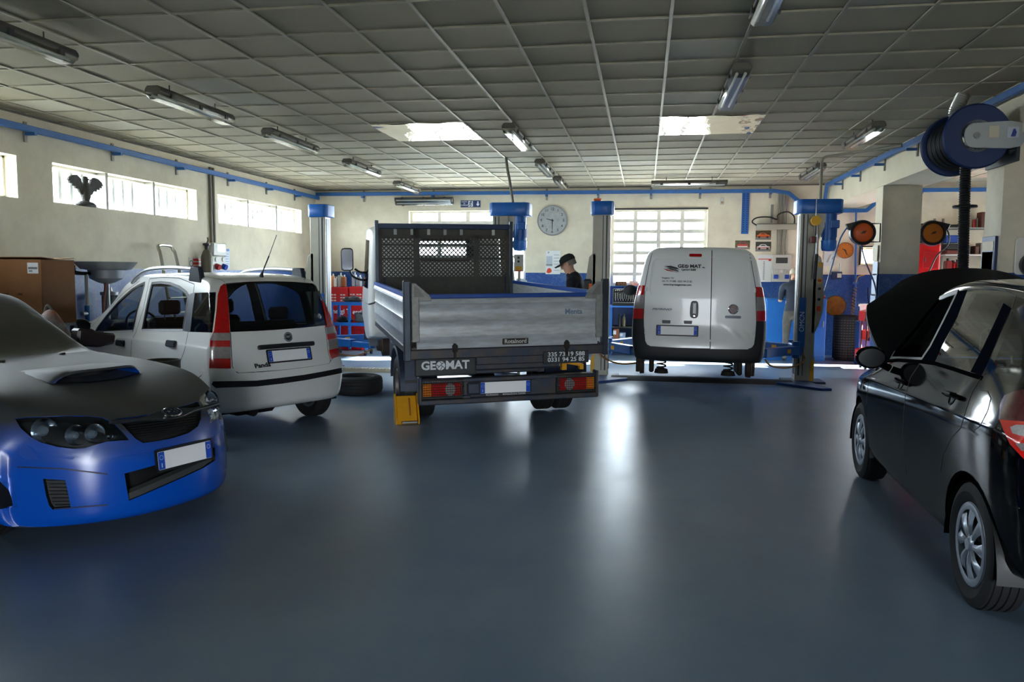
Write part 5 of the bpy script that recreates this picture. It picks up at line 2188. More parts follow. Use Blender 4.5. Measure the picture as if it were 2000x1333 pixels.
    WHT = M('cab_white', (224, 226, 224), .3, coat=.5)
    BWIN = [(a + .115, b + 1.865) for a, b in rrect(.82, .30, .09)]
    st = [(0, .62, .99, 1.15, .93, 2.18), (.5, .55, 1.0, 1.15, .94, 2.24), (.95, .5, 1.0, 1.15, .93, 2.22), (1.25, .5, 1.0, 1.12, .92, 2.04), (1.5, .5, .98, 1.05, .9, 1.55), (1.66, .5, .94, .95, .84, 1.2)]
    sect = [(0, 0, 0), (0, .55, 0), (0, .9, .01), (0, .98, .05), (0, 1.0, .3), (0, 1.0, .6), (0, 1., .9), (0, .995, 1.0), (1, .5, .5), (1, .9, .86), (2, .975, .955), (2, .7, .992), (2, 0, 1.)]
    B = Body(1.66, st, lambda x, z: .0, lambda x, z: .12 * x ** 3, cab, sect=sect, rend=.08, ny=30)
    B.cutend([(p_[0], p_[1]) for p_ in BWIN], 'bw', -1)
    B.cutend([(-.74, 1.28), (-.70, 2.02), (.70, 2.02), (.74, 1.28)], 'ws', 1)
    B.cutside([(.28, 1.30), (.28, 2.0), (.95, 2.03), (1.22, 1.86), (1.42, 1.45), (1.42, 1.30)], 'sw', 'sw2')
    B.cutside([(.18, .62), (.18, 2.07), (1.0, 2.07), (1.48, 1.45), (1.5, 1.1), (1.45, .95), (1.2, .95), (.95, .80), (.85, .62)], 'door', 'door2', only=['body'])
    B.cutside(circ(.42, 26, 1.22, .40), 'arch', 'arch')
    out = B.finish({'body': ('cab_shell', WHT, 0), 'bw': ('rear_window', CARGLASS, 0), 'ws': ('windscreen', CARGLASS, 0), 'sw': ('side_window', DARKGLASS, 0), 'sw2': ('side_window', DARKGLASS, 0), 'door': ('cab_door', WHT, .003), 'door2': ('cab_door', WHT, .003)},
                   lining=M('cab_lining', (96, 98, 100), .8), glass=('bw', 'ws', 'sw', 'sw2'))
    sl = MB()
    sl.tube([(p[0], -.008, p[1]) for p in BWIN], .016, 6, True)
    sl.build('rear_window_seal', BLACKP, cab)
    fk = MB()
    fk.lathe([(.42, -.12), (.455, -.10), (.455, .02), (.42, .03)], 22, Matrix.Translation((-.92, 1.22, .40)) @ frame((0, 0, 0), (0, -1, 0), (0, 0, 1), (-1, 0, 0)), arc=pi)
    fk.build('front_wheel_arch', M('arch_grey', (70, 76, 84), .5), cab)
    # door mirrors on arms
    for sd in (-1, 1):
        m_ = MB()
        m_.prism(rrect(.19, .36, .05), -.035, .05, frame((sd * 1.22, 1.25, 1.72), (1, 0, 0), (0, 0, 1), (0, -1, 0)), bev=.012)
        mo = m_.build('door_mirror', BLACKP, cab)
        g = MB()
        g.prism(rrect(.16, .32, .04), .051, .055, frame((sd * 1.22, 1.25, 1.72), (1, 0, 0), (0, 0, 1), (0, -1, 0)))
        g.build('mirror_glass', CHROME, mo)
        a = MB()
        a.tube(smoothpath([(sd * .90, 1.2, 1.42), (sd * 1.0, 1.2, 1.40), (sd * 1.14, 1.23, 1.46), (sd * 1.18, 1.25, 1.56)], 5), .018, 7)
        a.tube(smoothpath([(sd * .90, 1.2, 1.52), (sd * 1.02, 1.2, 1.52), (sd * 1.1, 1.25, 1.57)], 5), .018, 7)
        a.build('mirror_arm', BLACKP, mo)
    # bare hub on the left front, wheel on the right
    hbm = MB()
    hbm.lathe([(0, -.1), (.17, -.1), (.17, .02), (.1, .03), (.08, .1), (0, .1)], 24, Matrix.Translation((-.78, 4.86, .36)) @ Matrix.Rotation(-pi / 2, 4, 'Y'))
    hbm.build('front_hub', M('rusty_iron', (62, 48, 38), .7, .3, var=.5, vscale=20), root)
    fd = MB()
    fd.cyl((-.75, 4.86, .36), (.75, 4.86, .36), .05)
    fd.build('front_axle', M('underbody', (30, 26, 22)), root)
    wheel(root, (.80, 4.86, .30), 1, .345, .185, .205, RIM, TYRE, BLACKP, 8, hubcap=False)
    return root


# ------------------------------------------------------------------ two-post lifts
LIFTGREY = M('lift_grey', (164, 160, 146), .45, .15, var=.12)
LIFTBLUE = M('lift_blue', (16, 92, 170), .4, var=.15)
LIFTDK = M('lift_dark', (40, 42, 44), .5)
YELLOW = M('safety_yellow', (224, 168, 20), .5)
ORANGE = M('signal_orange', (226, 92, 14), .45)


def lift_post(root, x, y, inward, master, h=2.55, tall=0.):
    """column with guide slots; inward +1 faces +x"""
    c = MB()
    w, d = .27, .24
    # C section seen from the front: two grey flanges and a darker slot
    c.box((x, y, h / 2 + .02), (w, d, h), bev=.012)
    co = c.build('column', LIFTGREY, root)
    for k, (dx, ww) in enumerate(((inward * .085, .022), (inward * .028, .012))):
        MB().box((x + dx, y - d / 2 - .001, h / 2 + .05), (ww, .006, h - .12)).build('guide_slot', LIFTDK, co)
    MB().box((x + inward * .056, y - d / 2 - .004, h / 2 + .05), (.035, .008, h - .1)).build('guide_rail', M('rail_bright', (160, 160, 154), .5, .3), co)
    MB().box((x + inward * (w / 2 + .002), y, h / 2 + .05), (.01, .14, h - .15)).build('guide_slot', LIFTDK, co)
    # cap
    cap = MB()
    ext = -inward * .30 if master else 0
    x0, x1 = sorted((x + inward * .19, x - inward * .17 + ext))
    cap.prism([(x0, y - .10), (x0 + .06, y - .19), (x1 - .05, y - .19), (x1, y - .12), (x1, y + .17), (x0, y + .17)], h, h + .21, bev=.012)
    cap.build('top_cap', LIFTBLUE, root)
    if master:
        m = MB()
        mx = x - inward * .30
        m.cyl((mx, y - .02, h - .42), (mx, y - .02, h), .105, n=22)
        for i in range(16):
            a = 2 * pi * i / 16
            m.box((mx + .108 * cos(a), y - .02 + .108 * sin(a), h - .24), (.012, .012, .22), None)
        mo = m.build('motor', LIFTBLUE, root)
        f = MB()
        f.lathe([(0, -.10), (.09, -.09), (.112, -.05), (.115, .06), (.105, .07)], 22, Matrix.Translation((mx, y - .02, h - .46)))
        f.build('fan_cowl', M('cowl_blue', (50, 118, 205), .35), mo)
        j = MB()
        j.box((mx - inward * .05, y - .14, h - .16), (.13, .09, .12), bev=.01)
        j.build('terminal_box', LIFTBLUE, mo)
        g = MB()
        g.prism([(x - inward * .13, h), (x - inward * .13, h - .42), (x - inward * .30, h)], y - .10, y - .08, frame((0, 0, 0), (1, 0, 0), (0, 0, 1), (0, 1, 0)))
        g.build('motor_gusset', LIFTGREY, co)
    # bulging cable cover on the outer side
    cv = MB()
    xs = -inward
    prof = [(0, 1.95), (.06, 1.90), (.10, 1.6), (.125, 1.35), (.12, 1.12), (.07, .9), (.02, .78), (0, .75)]
    cv.prism([(x + xs * (w / 2 - .01 + p[0]), p[1]) for p in prof] + [(x + xs * (w / 2 - .06), .75), (x + xs * (w / 2 - .06), 1.95)], y - .12, y + .05, frame((0, 0, 0), (1, 0, 0), (0, 0, 1), (0, 1, 0)), bev=.01)
    cv.build('cable_cover', LIFTGREY, co)
    # foot
    b = MB()
    b.prism([(x - .30, y - .20), (x + .30, y - .20), (x + .34 * -inward, y - .75) if False else (x + .30, y + .25), (x - .30, y + .25)], 0, .025)
    b.box((x - inward * .19, y - .50, .03), (.07, .75, .05), rotm(), .008) if False else None
    b.build('base_plate', M('base_dark', (44, 58, 84), .5), root)
    st = MB()
    st.prism([(x - inward * .11 - .03, .03), (x - inward * .11 + .03, .03), (x - inward * .11 + .03, .40), (x - inward * .11 - .03, .30)], y - d / 2 - .008, y - d / 2 - .002, frame((0, 0, 0), (1, 0, 0), (0, 0, 1), (0, 1, 0)))
    st.build('warning_strip', YELLOW, co)
    return co


def lift_arm(root, a, b, z, wd=.13):
    a, b = Vector(a), Vector(b)
    v = b - a
    q = Vector((v.x, v.y, 0)).to_track_quat('Y', 'Z').to_matrix().to_4x4()
    L = v.length
    m = Matrix.Translation((a.x, a.y, z)) @ q
    o = MB().box((0, L * .3, 0), (wd, L * .62, .13), m, .008).build('arm', LIFTBLUE, root)
    MB().box((0, L * .75, -.01), (wd * .72, L * .5, .09), m, .006).build('arm_extension', LIFTBLUE, o)
    p = MB()
    p.cyl(m @ Vector((0, L, 0)), m @ Vector((0, L, .08)), .03)
    p.cyl(m @ Vector((0, L, .08)), m @ Vector((0, L, .11)), .065, n=18)
    p.build('lifting_pad', LIFTDK, o)
    MB().box((0, L * .2, 0), (wd + .006, .09, .06), m).build('warning_sticker', YELLOW, o)
    return o


def two_post_lift(label, xl, xr, y, z, pads, channel_mat):
    root = thing('two_post_lift', label, 'car lift', ((xl + xr) / 2, y, 0))
    off = (xl + xr) / 2
    for x, inw, ms in ((xl - off, 1, False), (xr - off, -1, True)):
        lift_post(root, x, 0, inw, ms)
        cr = MB()
        cr.box((x + inw * .12, 0, z + .0), (.16, .34, .18), bev=.012)
        cr.box((x + inw * .06, -.13, z + .42), (.10, .03, .75), bev=.006)
        co = cr.build('carriage', LIFTBLUE, root)
        k = MB()
        k.cyl((x + inw * .14, -.16, z - .12), (x + inw * .14, -.16, z + .13), .06, n=18)
        k.cyl((x + inw * .14, .16, z - .12), (x + inw * .14, .16, z + .13), .06, n=18)
        k.build('arm_pivot', LIFTBLUE, co)
    for (px, py, pv) in pads:
        xx, inw = (xl - off, 1) if pv < 0 else (xr - off, -1)
        lift_arm(root, (xx + inw * .14, -.16 if py < 0 else .16, z), (px - off, py, z), z)
    ch = MB()
    ch.prism([(-.22, 0), (-.10, .045), (.10, .045), (.22, 0)], xl - off + .2, xr - off - .2, frame((0, -.25, 0), (0, 1, 0), (0, 0, 1), (1, 0, 0)))
    ch.build('floor_channel', channel_mat, root)
    for x, inw in ((xl - off, 1), (xr - off, -1)):
        r = MB()
        r.prism([(x + inw * .45, -.45), (x + inw * .45, -.12), (x - inw * .05, -.20), (x - inw * .22, -.95), (x - inw * .08, -.98)], .0, .035)
        r.build('base_leg', M('base_blue', (24, 62, 120), .45), root)
    # control face on the master column
    x = xr - off
    pn = MB()
    pn.box((x + .17, -.127, 1.45), (.09, .014, .75), bev=.004)
    po = pn.build('control_panel', LIFTGREY, root)
    for dz, mt, r_, nm in ((.10, YELLOW, .0, 'stop_plate'), (-.02, LIFTDK, .022, 'push_button'), (-.18, LIFTDK, .022, 'push_button'), (-.32, ORANGE, .0, 'warning_label'), (.34, YELLOW, .0, 'warning_label')):
        q = MB()
        if r_:
            q.cyl((x + .17, -.134, 1.45 + dz), (x + .17, -.155, 1.45 + dz), r_)
        else:
            q.box((x + .17, -.136, 1.45 + dz), (.055, .004, .075))
        q.build(nm, mt, po)
    q = MB()
    q.cyl((x + .17, -.138, 1.55), (x + .17, -.16, 1.55), .02)
    q.build('stop_button', M('stop_red', (190, 24, 20), .4), po)
    return root


LZ = .50
vl = two_post_lift('two-post blue and grey lift carrying the white van', -.68, 2.42, 12.5, LZ, ((.12, -1.2, -1), (.12, 1.3, -1), (1.35, -1.2, 1), (1.35, 1.3, 1)), M('channel_rubber', (28, 28, 30), .7, bump=.3, bscale=60))
tl = two_post_lift('two-post blue and grey lift on both sides of the tipper truck cab', -5.42, -2.30, 12.6, LZ - .02, ((-4.25, -.75, -1), (-4.4, .9, -1), (-2.75, -.6, 1), (-2.85, 1.0, 1)), M('tread_plate', (150, 146, 132), .4, .7, var=.3, vscale=30, stretch=(1, 8, 1)))
for root, x in ((vl, .87 - .68 - .87), (tl, 0)):
    pass
# cord box on the free column of the van lift, orange beacon on its cap, lettering on the carriage
cb = MB().box((-1.55 - .20, -.10, 1.42), (.14, .16, .26), None, .03).build('cord_box', LIFTDK, vl)
MB().box((-1.55 - .155, -.184, 1.42), (.05, .01, .12), None, .004).build('cord_label', ORANGE, cb)
bc = MB().box((-1.62, -.05, 2.79), (.12, .1, .04), None, .012).build('beacon', ORANGE, vl)
text('lift_lettering', 'OMCN', .10, M('sticker_white', (216, 222, 226), .5), vl, frame((1.55 - .06, -.147, .93), (0, 0, 1), (-1, 0, 0), (0, -1, 0)))
# ridges of the tread plate
rg = MB()
for i in range(46):
    rg.box((-1.3 + 2.6 * i / 45, -.27, .049), (.022, .16, .008))
ro = rg.build('tread_ridges', M('ridge_bright', (170, 168, 156), .35, .8), tl)
ro['kind'] = 'stuff'
# yellow-black hoses under the arms of the van lift
for sx in (-1, 1):
    hs = MB()
    hs.tube(smoothpath([(sx * 1.48, -.30, .46), (sx * 1.50, -.36, .36), (sx * 1.25, -.6, .28), (sx * .95, -.9, .33), (sx * .85, -.95, .43)], 8), .014, 7)
    hs.build('air_hose', M('hose_ochre', (132, 92, 28), .5), vl)
hs = MB()
hs.tube(smoothpath([(-1.30, -.30, .42), (-1.1, -.4, .30), (-.75, -.55, .28), (-.42, -.7, .40)], 8), .012, 7)
hs.build('air_hose', M('hose_ochre', (132, 92, 28)), tl)

# ------------------------------------------------------------------ ceiling lamps: closed twin-tube battens, switched off
HOUS = M('batten_grey', (92, 88, 80), .55, var=.2)
TUBE = M('tube_white', (224, 226, 222), .3)
DIFF = GLASS('batten_cover', (226, 226, 218), .6, .12)


def batten(label, c, length, along='y', hang=.07):
    root = thing('fluorescent_lamp', label, 'ceiling lamp', c, 0 if along == 'y' else pi / 2, group='fluorescent ceiling lamps')
    L = length
    t = MB()
    poly = [(-.085, 0), (-.085, .03), (-.06, .065), (.06, .065), (.085, .03), (.085, 0)]
    t.prism(poly, -L / 2, L / 2, frame((0, 0, 0), (1, 0, 0), (0, 0, 1), (0, -1, 0)), bev=.006)
    t.build('housing', HOUS, root)
    d = MB()
    pr = [(-.082, 0), (-.078, -.035), (-.055, -.058), (.055, -.058), (.078, -.035), (.082, 0)]
    vs = [(x, y, z) for y in (-L / 2 + .01, -L / 2 + .05, L / 2 - .05, L / 2 - .01) for x, z in pr]
    vs = []
    for y, s_ in ((-L / 2 + .008, .55), (-L / 2 + .04, 1), (L / 2 - .04, 1), (L / 2 - .008, .55)):
        vs += [(x, y, z * s_) for x, z in pr]
    fs = [(a * 6 + i, a * 6 + i + 1, (a + 1) * 6 + i + 1, (a + 1) * 6 + i) for a in range(3) for i in range(5)]
    fs += [tuple(range(6)), tuple(range(23, 17, -1))]
    d.add(vs, fs)
    d.build('cover', DIFF, root)
    for x in (-.035, .035):
        MB().cyl((x, -L / 2 + .05, -.022), (x, L / 2 - .05, -.022), .013, n=10).build('tube', TUBE, root)
    MB().box((0, 0, .004), (.14, L - .06, .004)).build('reflector', M('tray_white', (206, 206, 198), .4), root)
    for y in (-.36, 0, .36):
        for x in (-1, 1):
            MB().box((x * .088, y * L, -.002), (.012, .05, .05)).build('clip', M('clip_dark', (54, 52, 50), .5), root)
    if hang:
        for y in (-.3, .3):
            w = MB()
            w.cyl((0, y * L, .06), (0, y * L, .06 + hang), .006)
            w.build('hanger', M('clip_dark', (54, 52, 50)), root)
    return root


_rows = [((-4.70, 5.2), 'fluorescent batten lamp cut by the edge of the photo'), ((-4.76, 7.8), 'fluorescent batten lamp first complete one above the white hatchback'), ((-4.68, 10.0), 'fluorescent batten lamp second in the row over the white hatchback'),
         ((-4.66, 12.6), 'fluorescent batten lamp third in the row over the white hatchback'), ((-4.78, 15.5), 'fluorescent batten lamp last of the row over the white hatchback'),
         ((-1.64, 10.1), 'fluorescent batten lamp between the two foil panels'), ((-1.65, 13.0), 'fluorescent batten lamp in the middle row ahead of the clock'), ((-1.61, 15.1), 'fluorescent batten lamp directly above the clock'),
         ((.75, 5.0), 'fluorescent batten lamp cut off at the top of the photo'), ((.78, 7.75), 'fluorescent batten lamp hanging complete in the row before the foil panel'),
         ((2.65, 10.55), 'fluorescent batten lamp nearer one beside the beam'), ((2.73, 13.95), 'fluorescent batten lamp farther one beside the beam')]
for (x, y), lb in _rows:
    batten(lb, (x, y, 3.355), 1.42)
batten('fluorescent batten lamp set crosswise above the grid window', (.80, 15.45, 3.36), 1.42, 'x')
q = batten('fluorescent batten lamp screwed flat to the far wall over a window', (-4.80, 16.74, 3.20), 1.32, 'x', 0)
q.rotation_euler = (Matrix.Rotation(pi / 2, 4, 'Z') @ Matrix.Rotation(rad(62), 4, 'Y')).to_euler()

# ------------------------------------------------------------------ exhaust hose reel under the beam
rc = Vector((3.17, 8.42, 2.985))
root = thing('exhaust_hose_reel', 'dark blue exhaust extraction reel with black hose hung from the beam', 'hose reel', rc)
RB = M('reel_blue', (24, 46, 92), .4)
HB = M('hose_black', (14, 14, 16), .5)
fy = frame((0, 0, 0), (1, 0, 0), (0, 0, -1), (0, 1, 0))
for y, nm in ((0, 'front_flange'), (.62, 'rear_flange')):
    f = MB()
    f.lathe([(.14, y - .01), (.30, y - .014), (.315, y), (.30, y + .014), (.14, y + .01)], 40, fy, closed=True)
    f.build(nm, RB, root)
MB().lathe([(.135, -.012), (.155, -.02), (.155, .0), (.13, .0)], 36, fy).build('hub_ring', M('hub_bright', (206, 208, 210), .25, .9), root)
MB().lathe([(.16, .0), (.16, .62)], 32, fy).build('drum', RB, root)
cl = MB()
for k in range(5):
    y = .07 + .118 * k
    cl.lathe([(.205 + .05 * cos(2 * pi * j / 12), y + .052 * sin(2 * pi * j / 12)) for j in range(12)], 44, fy, closed=True)
cl.build('coiled_hose', HB, root)
rb = MB()
for k in range(5):
    for s_ in (-.026, 0, .026):
        y = .07 + .118 * k + s_
        rb.lathe([(.256, y - .006), (.263, y), (.256, y + .006)], 44, fy)
rb.build('hose_ribs', M('rib_black', (34, 36, 40), .5), root)
h = MB()
pts = [(.02, .30, -.20)] + [(.02 - .03 * t, .30 - .08 * t, -.22 - 1.45 * t) for t in [i / 40 for i in range(41)]]
r_ = [.05] + [.05 + (.006 if i % 2 else 0) for i in range(41)]
pts2, rr = [], []
for i in range(110):
    t = i / 109
    pts2.append((.02 + .0 * t, .30 - .1 * t, -.15 - 1.35 * t))
    rr.append(.047 + (.007 if i % 2 else 0))
h.tube(pts2, rr, 12)
h.build('hanging_hose', HB, root)
MB().lathe([(.05, -.01), (.11, -.012), (.115, 0), (.11, .012), (.05, .01)], 24, Matrix.Translation((.02, .25, -.66)), closed=True).build('stop_disc', HB, root)
a = MB()
a.prism(sm2([(-.13, .0), (-.09, .10), (.05, .12), (.38, .11), (.38, -.11), (.05, -.12), (-.09, -.10)], 3), -.055, -.035, frame((0, 0, 0), (1, 0, 0), (0, 0, 1), (0, 1, 0)))
ao = a.build('mounting_arm', M('arm_galv', (176, 182, 188), .35, .7), root)
MB().box((.13, -.058, .03), (.09, .004, .11)).build('rating_label', M('label_buff', (206, 200, 180), .6), ao)
MB().box((.30, -.058, .02), (.10, .004, .10)).build('maker_label', M('label_pale', (190, 200, 214), .6), ao)
lg = MB().prism([(.28, -.02), (.30, .05), (.315, .055), (.33, .02), (.32, -.02)], -.062, -.06, frame((0, 0, 0), (1, 0, 0), (0, 0, 1), (0, 1, 0)))
lg.build('label_mark', M('mark_blue', (30, 60, 140), .5), ao)
MB().cyl((-.02, -.06, .0), (-.02, -.045, .0), .03).build('hub_bolt', STEEL, ao)
br = MB()
br.box((.24, .36, .02), (.26, .56, .04))
br.box((.36, .3, -.1), (.03, .7, .3))
br.tube([(.30, 0, -.16), (.36, .0, -.14)], .02)
br.build('wall_bracket', M('bracket_dark', (50, 54, 60), .5, .3), root)
d = MB()
pts3, rr = [], []
path = smoothpath([(-.03, .40, .12), (-.05, .42, .30), (-.02, .42, .40), (.02, .43, .49)], 14)
for i, p in enumerate(path):
    pts3.append(p)
    rr.append(.065 + (.008 if i % 2 else 0))
d.tube(pts3, rr, 16)
d.build('flexible_duct', M('duct_aluminium', (168, 168, 164), .35, .8), root)


# ------------------------------------------------------------------ things on the walls and about the room
def rectY(x0, y0, x1, y1, Y):
    """box of a picture rectangle standing in the plane y=Y: centre, width, height"""
    a, b = ony(x0, y0, Y), ony(x1, y1, Y)
    return Vector(((a.x + b.x) / 2, Y, (a.z + b.z) / 2)), abs(b.x - a.x), abs(a.z - b.z)


XZ = lambda c, dy=0.: frame((c[0], c[1] + dy, c[2]), (1, 0, 0), (0, 0, 1), (0, -1, 0))
I4 = Matrix.Identity(4)
FRONT = frame((0, 0, 0), (1, 0, 0), (0, 0, 1), (0, -1, 0))      # picture plane facing the room
PAPER = M('paper_white', (226, 228, 226), .7)
INKD = M('print_dark', (40, 42, 46), .6)
PALE = M('plastic_pale', (198, 198, 188), .5)
RED = M('red_paint', (196, 26, 22), .4)
BENCH = M('bench_blue', (22, 98, 176), .42, var=.12)


def fbox(root, name, x, z, w, h, d, mat, y=0., bev=.003, parent=None):
    """small box on a front-facing thing: x right, z up, d thickness towards the room"""
    return MB().box((x, y - d / 2, z), (w, d, h), None, bev if min(w, d, h) > bev * 3 else 0.).build(name, mat, parent or root)


# --- round wall clock
c, w, h = rectY(1050, 402, 1108, 460, YB - .005)
root = thing('wall_clock', 'large round grey wall clock with dark numerals on the far wall', 'clock', c)
R_ = w / 2
MB().lathe([(0, .02), (R_ * .93, .02), (R_ * .94, .03), (R_, .035), (R_, 0)], 48, FRONT).build('rim', M('clock_rim', (136, 138, 138), .4, .3), root)
MB().prism(circ(R_ * .93, 48), .02, .024, FRONT).build('dial', M('clock_dial', (172, 174, 172), .5, col2=(150, 154, 154), vscale=12), root)
for i in range(1, 13):
    a = pi / 2 - 2 * pi * i / 12
    text('numeral', str(i), R_ * .24, INKD, root, FRONT @ Matrix.Translation((R_ * .74 * cos(a), R_ * .74 * sin(a), .026)), .001)
for i in range(60):
    pass
for ang, L_, nm in ((pi / 2 - 2 * pi * 9.5 / 12, .42, 'hour_hand'), (-pi / 2, .62, 'minute_hand')):
    MB().prism([(-.03, -.012), (L_ * R_, -.006), (L_ * R_, .006), (-.03, .012)], .028, .031, FRONT @ Matrix.Rotation(ang, 4, 'Z')).build(nm, INKD, root)

# --- emergency exit sign
c, w, h = rectY(900, 392, 938.5, 405, YB - .003)
root = thing('exit_sign', 'small blue emergency exit sign with running man and arrow', 'sign', c)
MB().box((0, 0, .004), (w, h, .008), FRONT).build('sign_board', M('sign_blue', (28, 52, 100), .5), root)
SW = M('sign_white', (226, 230, 234), .5)
MB().box((w * .0, 0, .009), (w * .24, h * .84, .002), FRONT).build('door_symbol', SW, root)
rm = MB()
for (x0, y0, x1, y1) in ((.02, .32, -.02, 0), (-.02, 0, .04, -.2), (.04, -.2, -.02, -.4), (-.02, 0, -.07, -.22), (-.07, -.22, -.12, -.25), (.01, .2, -.08, .14), (.01, .2, .08, .08)):
    a, b_ = Vector((x0 * w, y0 * h, .011)), Vector((x1 * w, y1 * h, .011))
    t_ = (b_ - a).normalized()
    q_ = Vector((-t_.y, t_.x, 0)) * .008
    rm.add([a + q_, a - q_, b_ - q_, b_ + q_], [(0, 1, 2, 3)], FRONT)
rm.add([(w * .03 + .016 * cos(i), h * .4 + .016 * sin(i), .011) for i in [2 * pi * k / 10 for k in range(10)]], [tuple(range(10))], FRONT)
rm.build('running_man', M('sign_blue', (28, 52, 100)), root, recalc=False)
MB().prism([(w * .28, .0), (w * .34, .0), (w * .34, h * .36), (w * .40, h * .36), (w * .40, .0), (w * .46, .0), (w * .37, -h * .36)], .008, .010, FRONT).build('arrow', SW, root)
text('sign_lettering', 'USCITA\nDI\nSICUREZZA', h * .25, SW, root, FRONT @ Matrix.Translation((-w * .32, h * .05, .009)), .0005)

# --- paper calendars and prices
c, w, h = rectY(1066, 490, 1094, 536, YB - .003)
root = thing('wall_calendar', 'narrow paper calendar with a red picture hung below the clock', 'calendar', c)
MB().box((0, 0, .003), (w, h, .006), FRONT).build('calendar_sheet', PAPER, root)
MB().box((-w * .25, h * .12, .007), (w * .4, h * .3, .002), FRONT).build('faint_picture', M('faint_print', (182, 190, 198), .6), root)
MB().prism(sm2([(-w * .42, -h * .42), (-w * .36, -h * .28), (-w * .2, -h * .24), (-w * .08, -h * .34), (-w * .12, -h * .42), (-w * .28, -h * .46)], 3), .006, .008, FRONT).build('red_picture', M('poster_red', (222, 74, 40), .6), root)
MB().box((-w * .25, -h * .1, .007), (w * .42, h * .1, .002), FRONT).build('grey_print', M('grey_print', (150, 154, 158), .6), root)
for i in range(6):
    MB().box((w * .25, h * (.32 - .13 * i), .007), (w * .38, h * .012, .002), FRONT).build('date_line', INKD, root)
text('calendar_lettering', 'JP', h * .08, INKD, root, FRONT @ Matrix.Translation((-w * .3, h * .42, .007)), .001)

c, w, h = rectY(1479, 498, 1506, 551, YB - .003)
root = thing('wall_calendar', 'white printed date sheet with red heading beside the socket panel', 'calendar', c)
MB().box((0, 0, .003), (w, h, .006), FRONT).build('calendar_sheet', PAPER, root)
MB().box((w * .02, h * .34, .007), (w * .9, h * .03, .002), FRONT).build('red_heading', M('poster_red', (222, 74, 40)), root)
MB().box((w * .36, h * .30, .0075), (w * .16, h * .06, .002), FRONT).build('red_mark', RED, root)
for i in range(14):
    MB().box((-w * .02, h * (.24 - .05 * i), .007), (w * .10, h * .018, .002), FRONT).build('date_line', INKD, root)

# --- rally posters: photographs of cars
def poster(label, px, sky, car, car2, wheels=True, facing=1):
    c, w, h = rectY(*px, YB - .003)
    root = thing('car_poster', label, 'poster', c)
    MB().box((0, 0, .003), (w, h, .006), FRONT).build('print', sky, root)
    MB().box((0, -h * .36, .0065), (w * .98, h * .25, .001), FRONT).build('road_print', M('poster_road', (120, 116, 112), .5), root)
    body = [(-.42, -.22), (-.42, -.02), (-.30, .04), (-.16, .24), (.12, .24), (.24, .06), (.42, .0), (.44, -.22)] if facing else [(-.34, -.3), (-.36, .02), (-.24, .10), (-.17, .30), (.17, .30), (.24, .10), (.36, .02), (.34, -.3)]
    MB().prism([(x * w, y * h) for x, y in body], .006, .009, FRONT).build('car_print', car, root)
    gl = [(-.2, .06), (-.12, .18), (.08, .18), (.16, .06)] if facing else [(-.19, .10), (-.14, .26), (.14, .26), (.19, .10)]
    MB().prism([(x * w, y * h) for x, y in gl], .009, .011, FRONT).build('car_glass_print', M('poster_glass', (60, 66, 76), .4), root)
    st_ = [(-.42, -.16), (-.42, -.08), (.44, -.08), (.44, -.16)] if facing else [(-.33, -.28), (-.34, -.14), (.34, -.14), (.33, -.28)]
    MB().prism([(x * w, y * h) for x, y in st_], .009, .0105, FRONT).build('stripe_print', car2, root)
    if facing:
        for x in (-.26, .27):
            MB().prism(circ(h * .12, 14, x * w, -.22 * h), .009, .012, FRONT).build('wheel_print', INKD, root)
    return root


poster('photo poster of a red rally hatchback seen head-on', (1436, 470, 1464.5, 487), M('poster_grove', (56, 58, 38), .5, col2=(110, 100, 70), vscale=20), M('poster_red2', (190, 60, 36), .5), M('poster_white', (216, 214, 208), .5), facing=0)
poster('upper photo poster of an orange rally car under the lamp bar', (1476, 450.5, 1505.5, 468.5), M('poster_autumn', (84, 66, 30), .5, col2=(48, 44, 24), vscale=20), M('poster_orange', (226, 110, 24), .5), M('poster_red2', (190, 60, 36)))
poster('lower photo poster of a white rally car under the lamp bar', (1476, 472.5, 1505.5, 491.5), M('poster_night', (62, 60, 48), .5, col2=(36, 38, 32), vscale=20), M('poster_white', (216, 214, 208)), M('poster_red2', (190, 60, 36)))

# --- socket panel with conduits
c, w, h = rectY(1508, 497, 1543, 552, YB - .05)
root = thing('electrical_box', 'grey electrical socket panel with blue sockets and metal conduits above', 'socket panel', c)
fbox(root, 'panel_box', 0, h * .22, w, h * .52, .10, PALE, .05)
fbox(root, 'panel_window', 0, h * .28, w * .62, h * .2, .01, M('panel_window', (64, 66, 62), .3), -.05)
fbox(root, 'socket_plate', 0, -h * .26, w * .92, h * .44, .09, PALE, .05)
for x in (-.28, .3):
    fbox(root, 'blue_socket', x * w, -h * .30, w * .22, h * .15, .03, M('socket_blue', (24, 70, 170), .4), -.04)
    MB().lathe([(.035, 0), (.035, .02), (.02, .022), (0, .01)], 18, FRONT @ Matrix.Translation((x * w, -h * .10, .04))).build('round_socket', PALE, root)
fbox(root, 'switch_cap', 0, -h * .10, w * .18, h * .12, .03, M('cap_white', (224, 222, 214), .5), -.04)
for i in range(4):
    x = -.09 + .055 * i
    MB().cyl((x, .02, h * .48), (x, .02, 3.30 - c.z), .014, n=8).build('conduit', M('conduit_grey', (138, 134, 122), .5, .3), root)
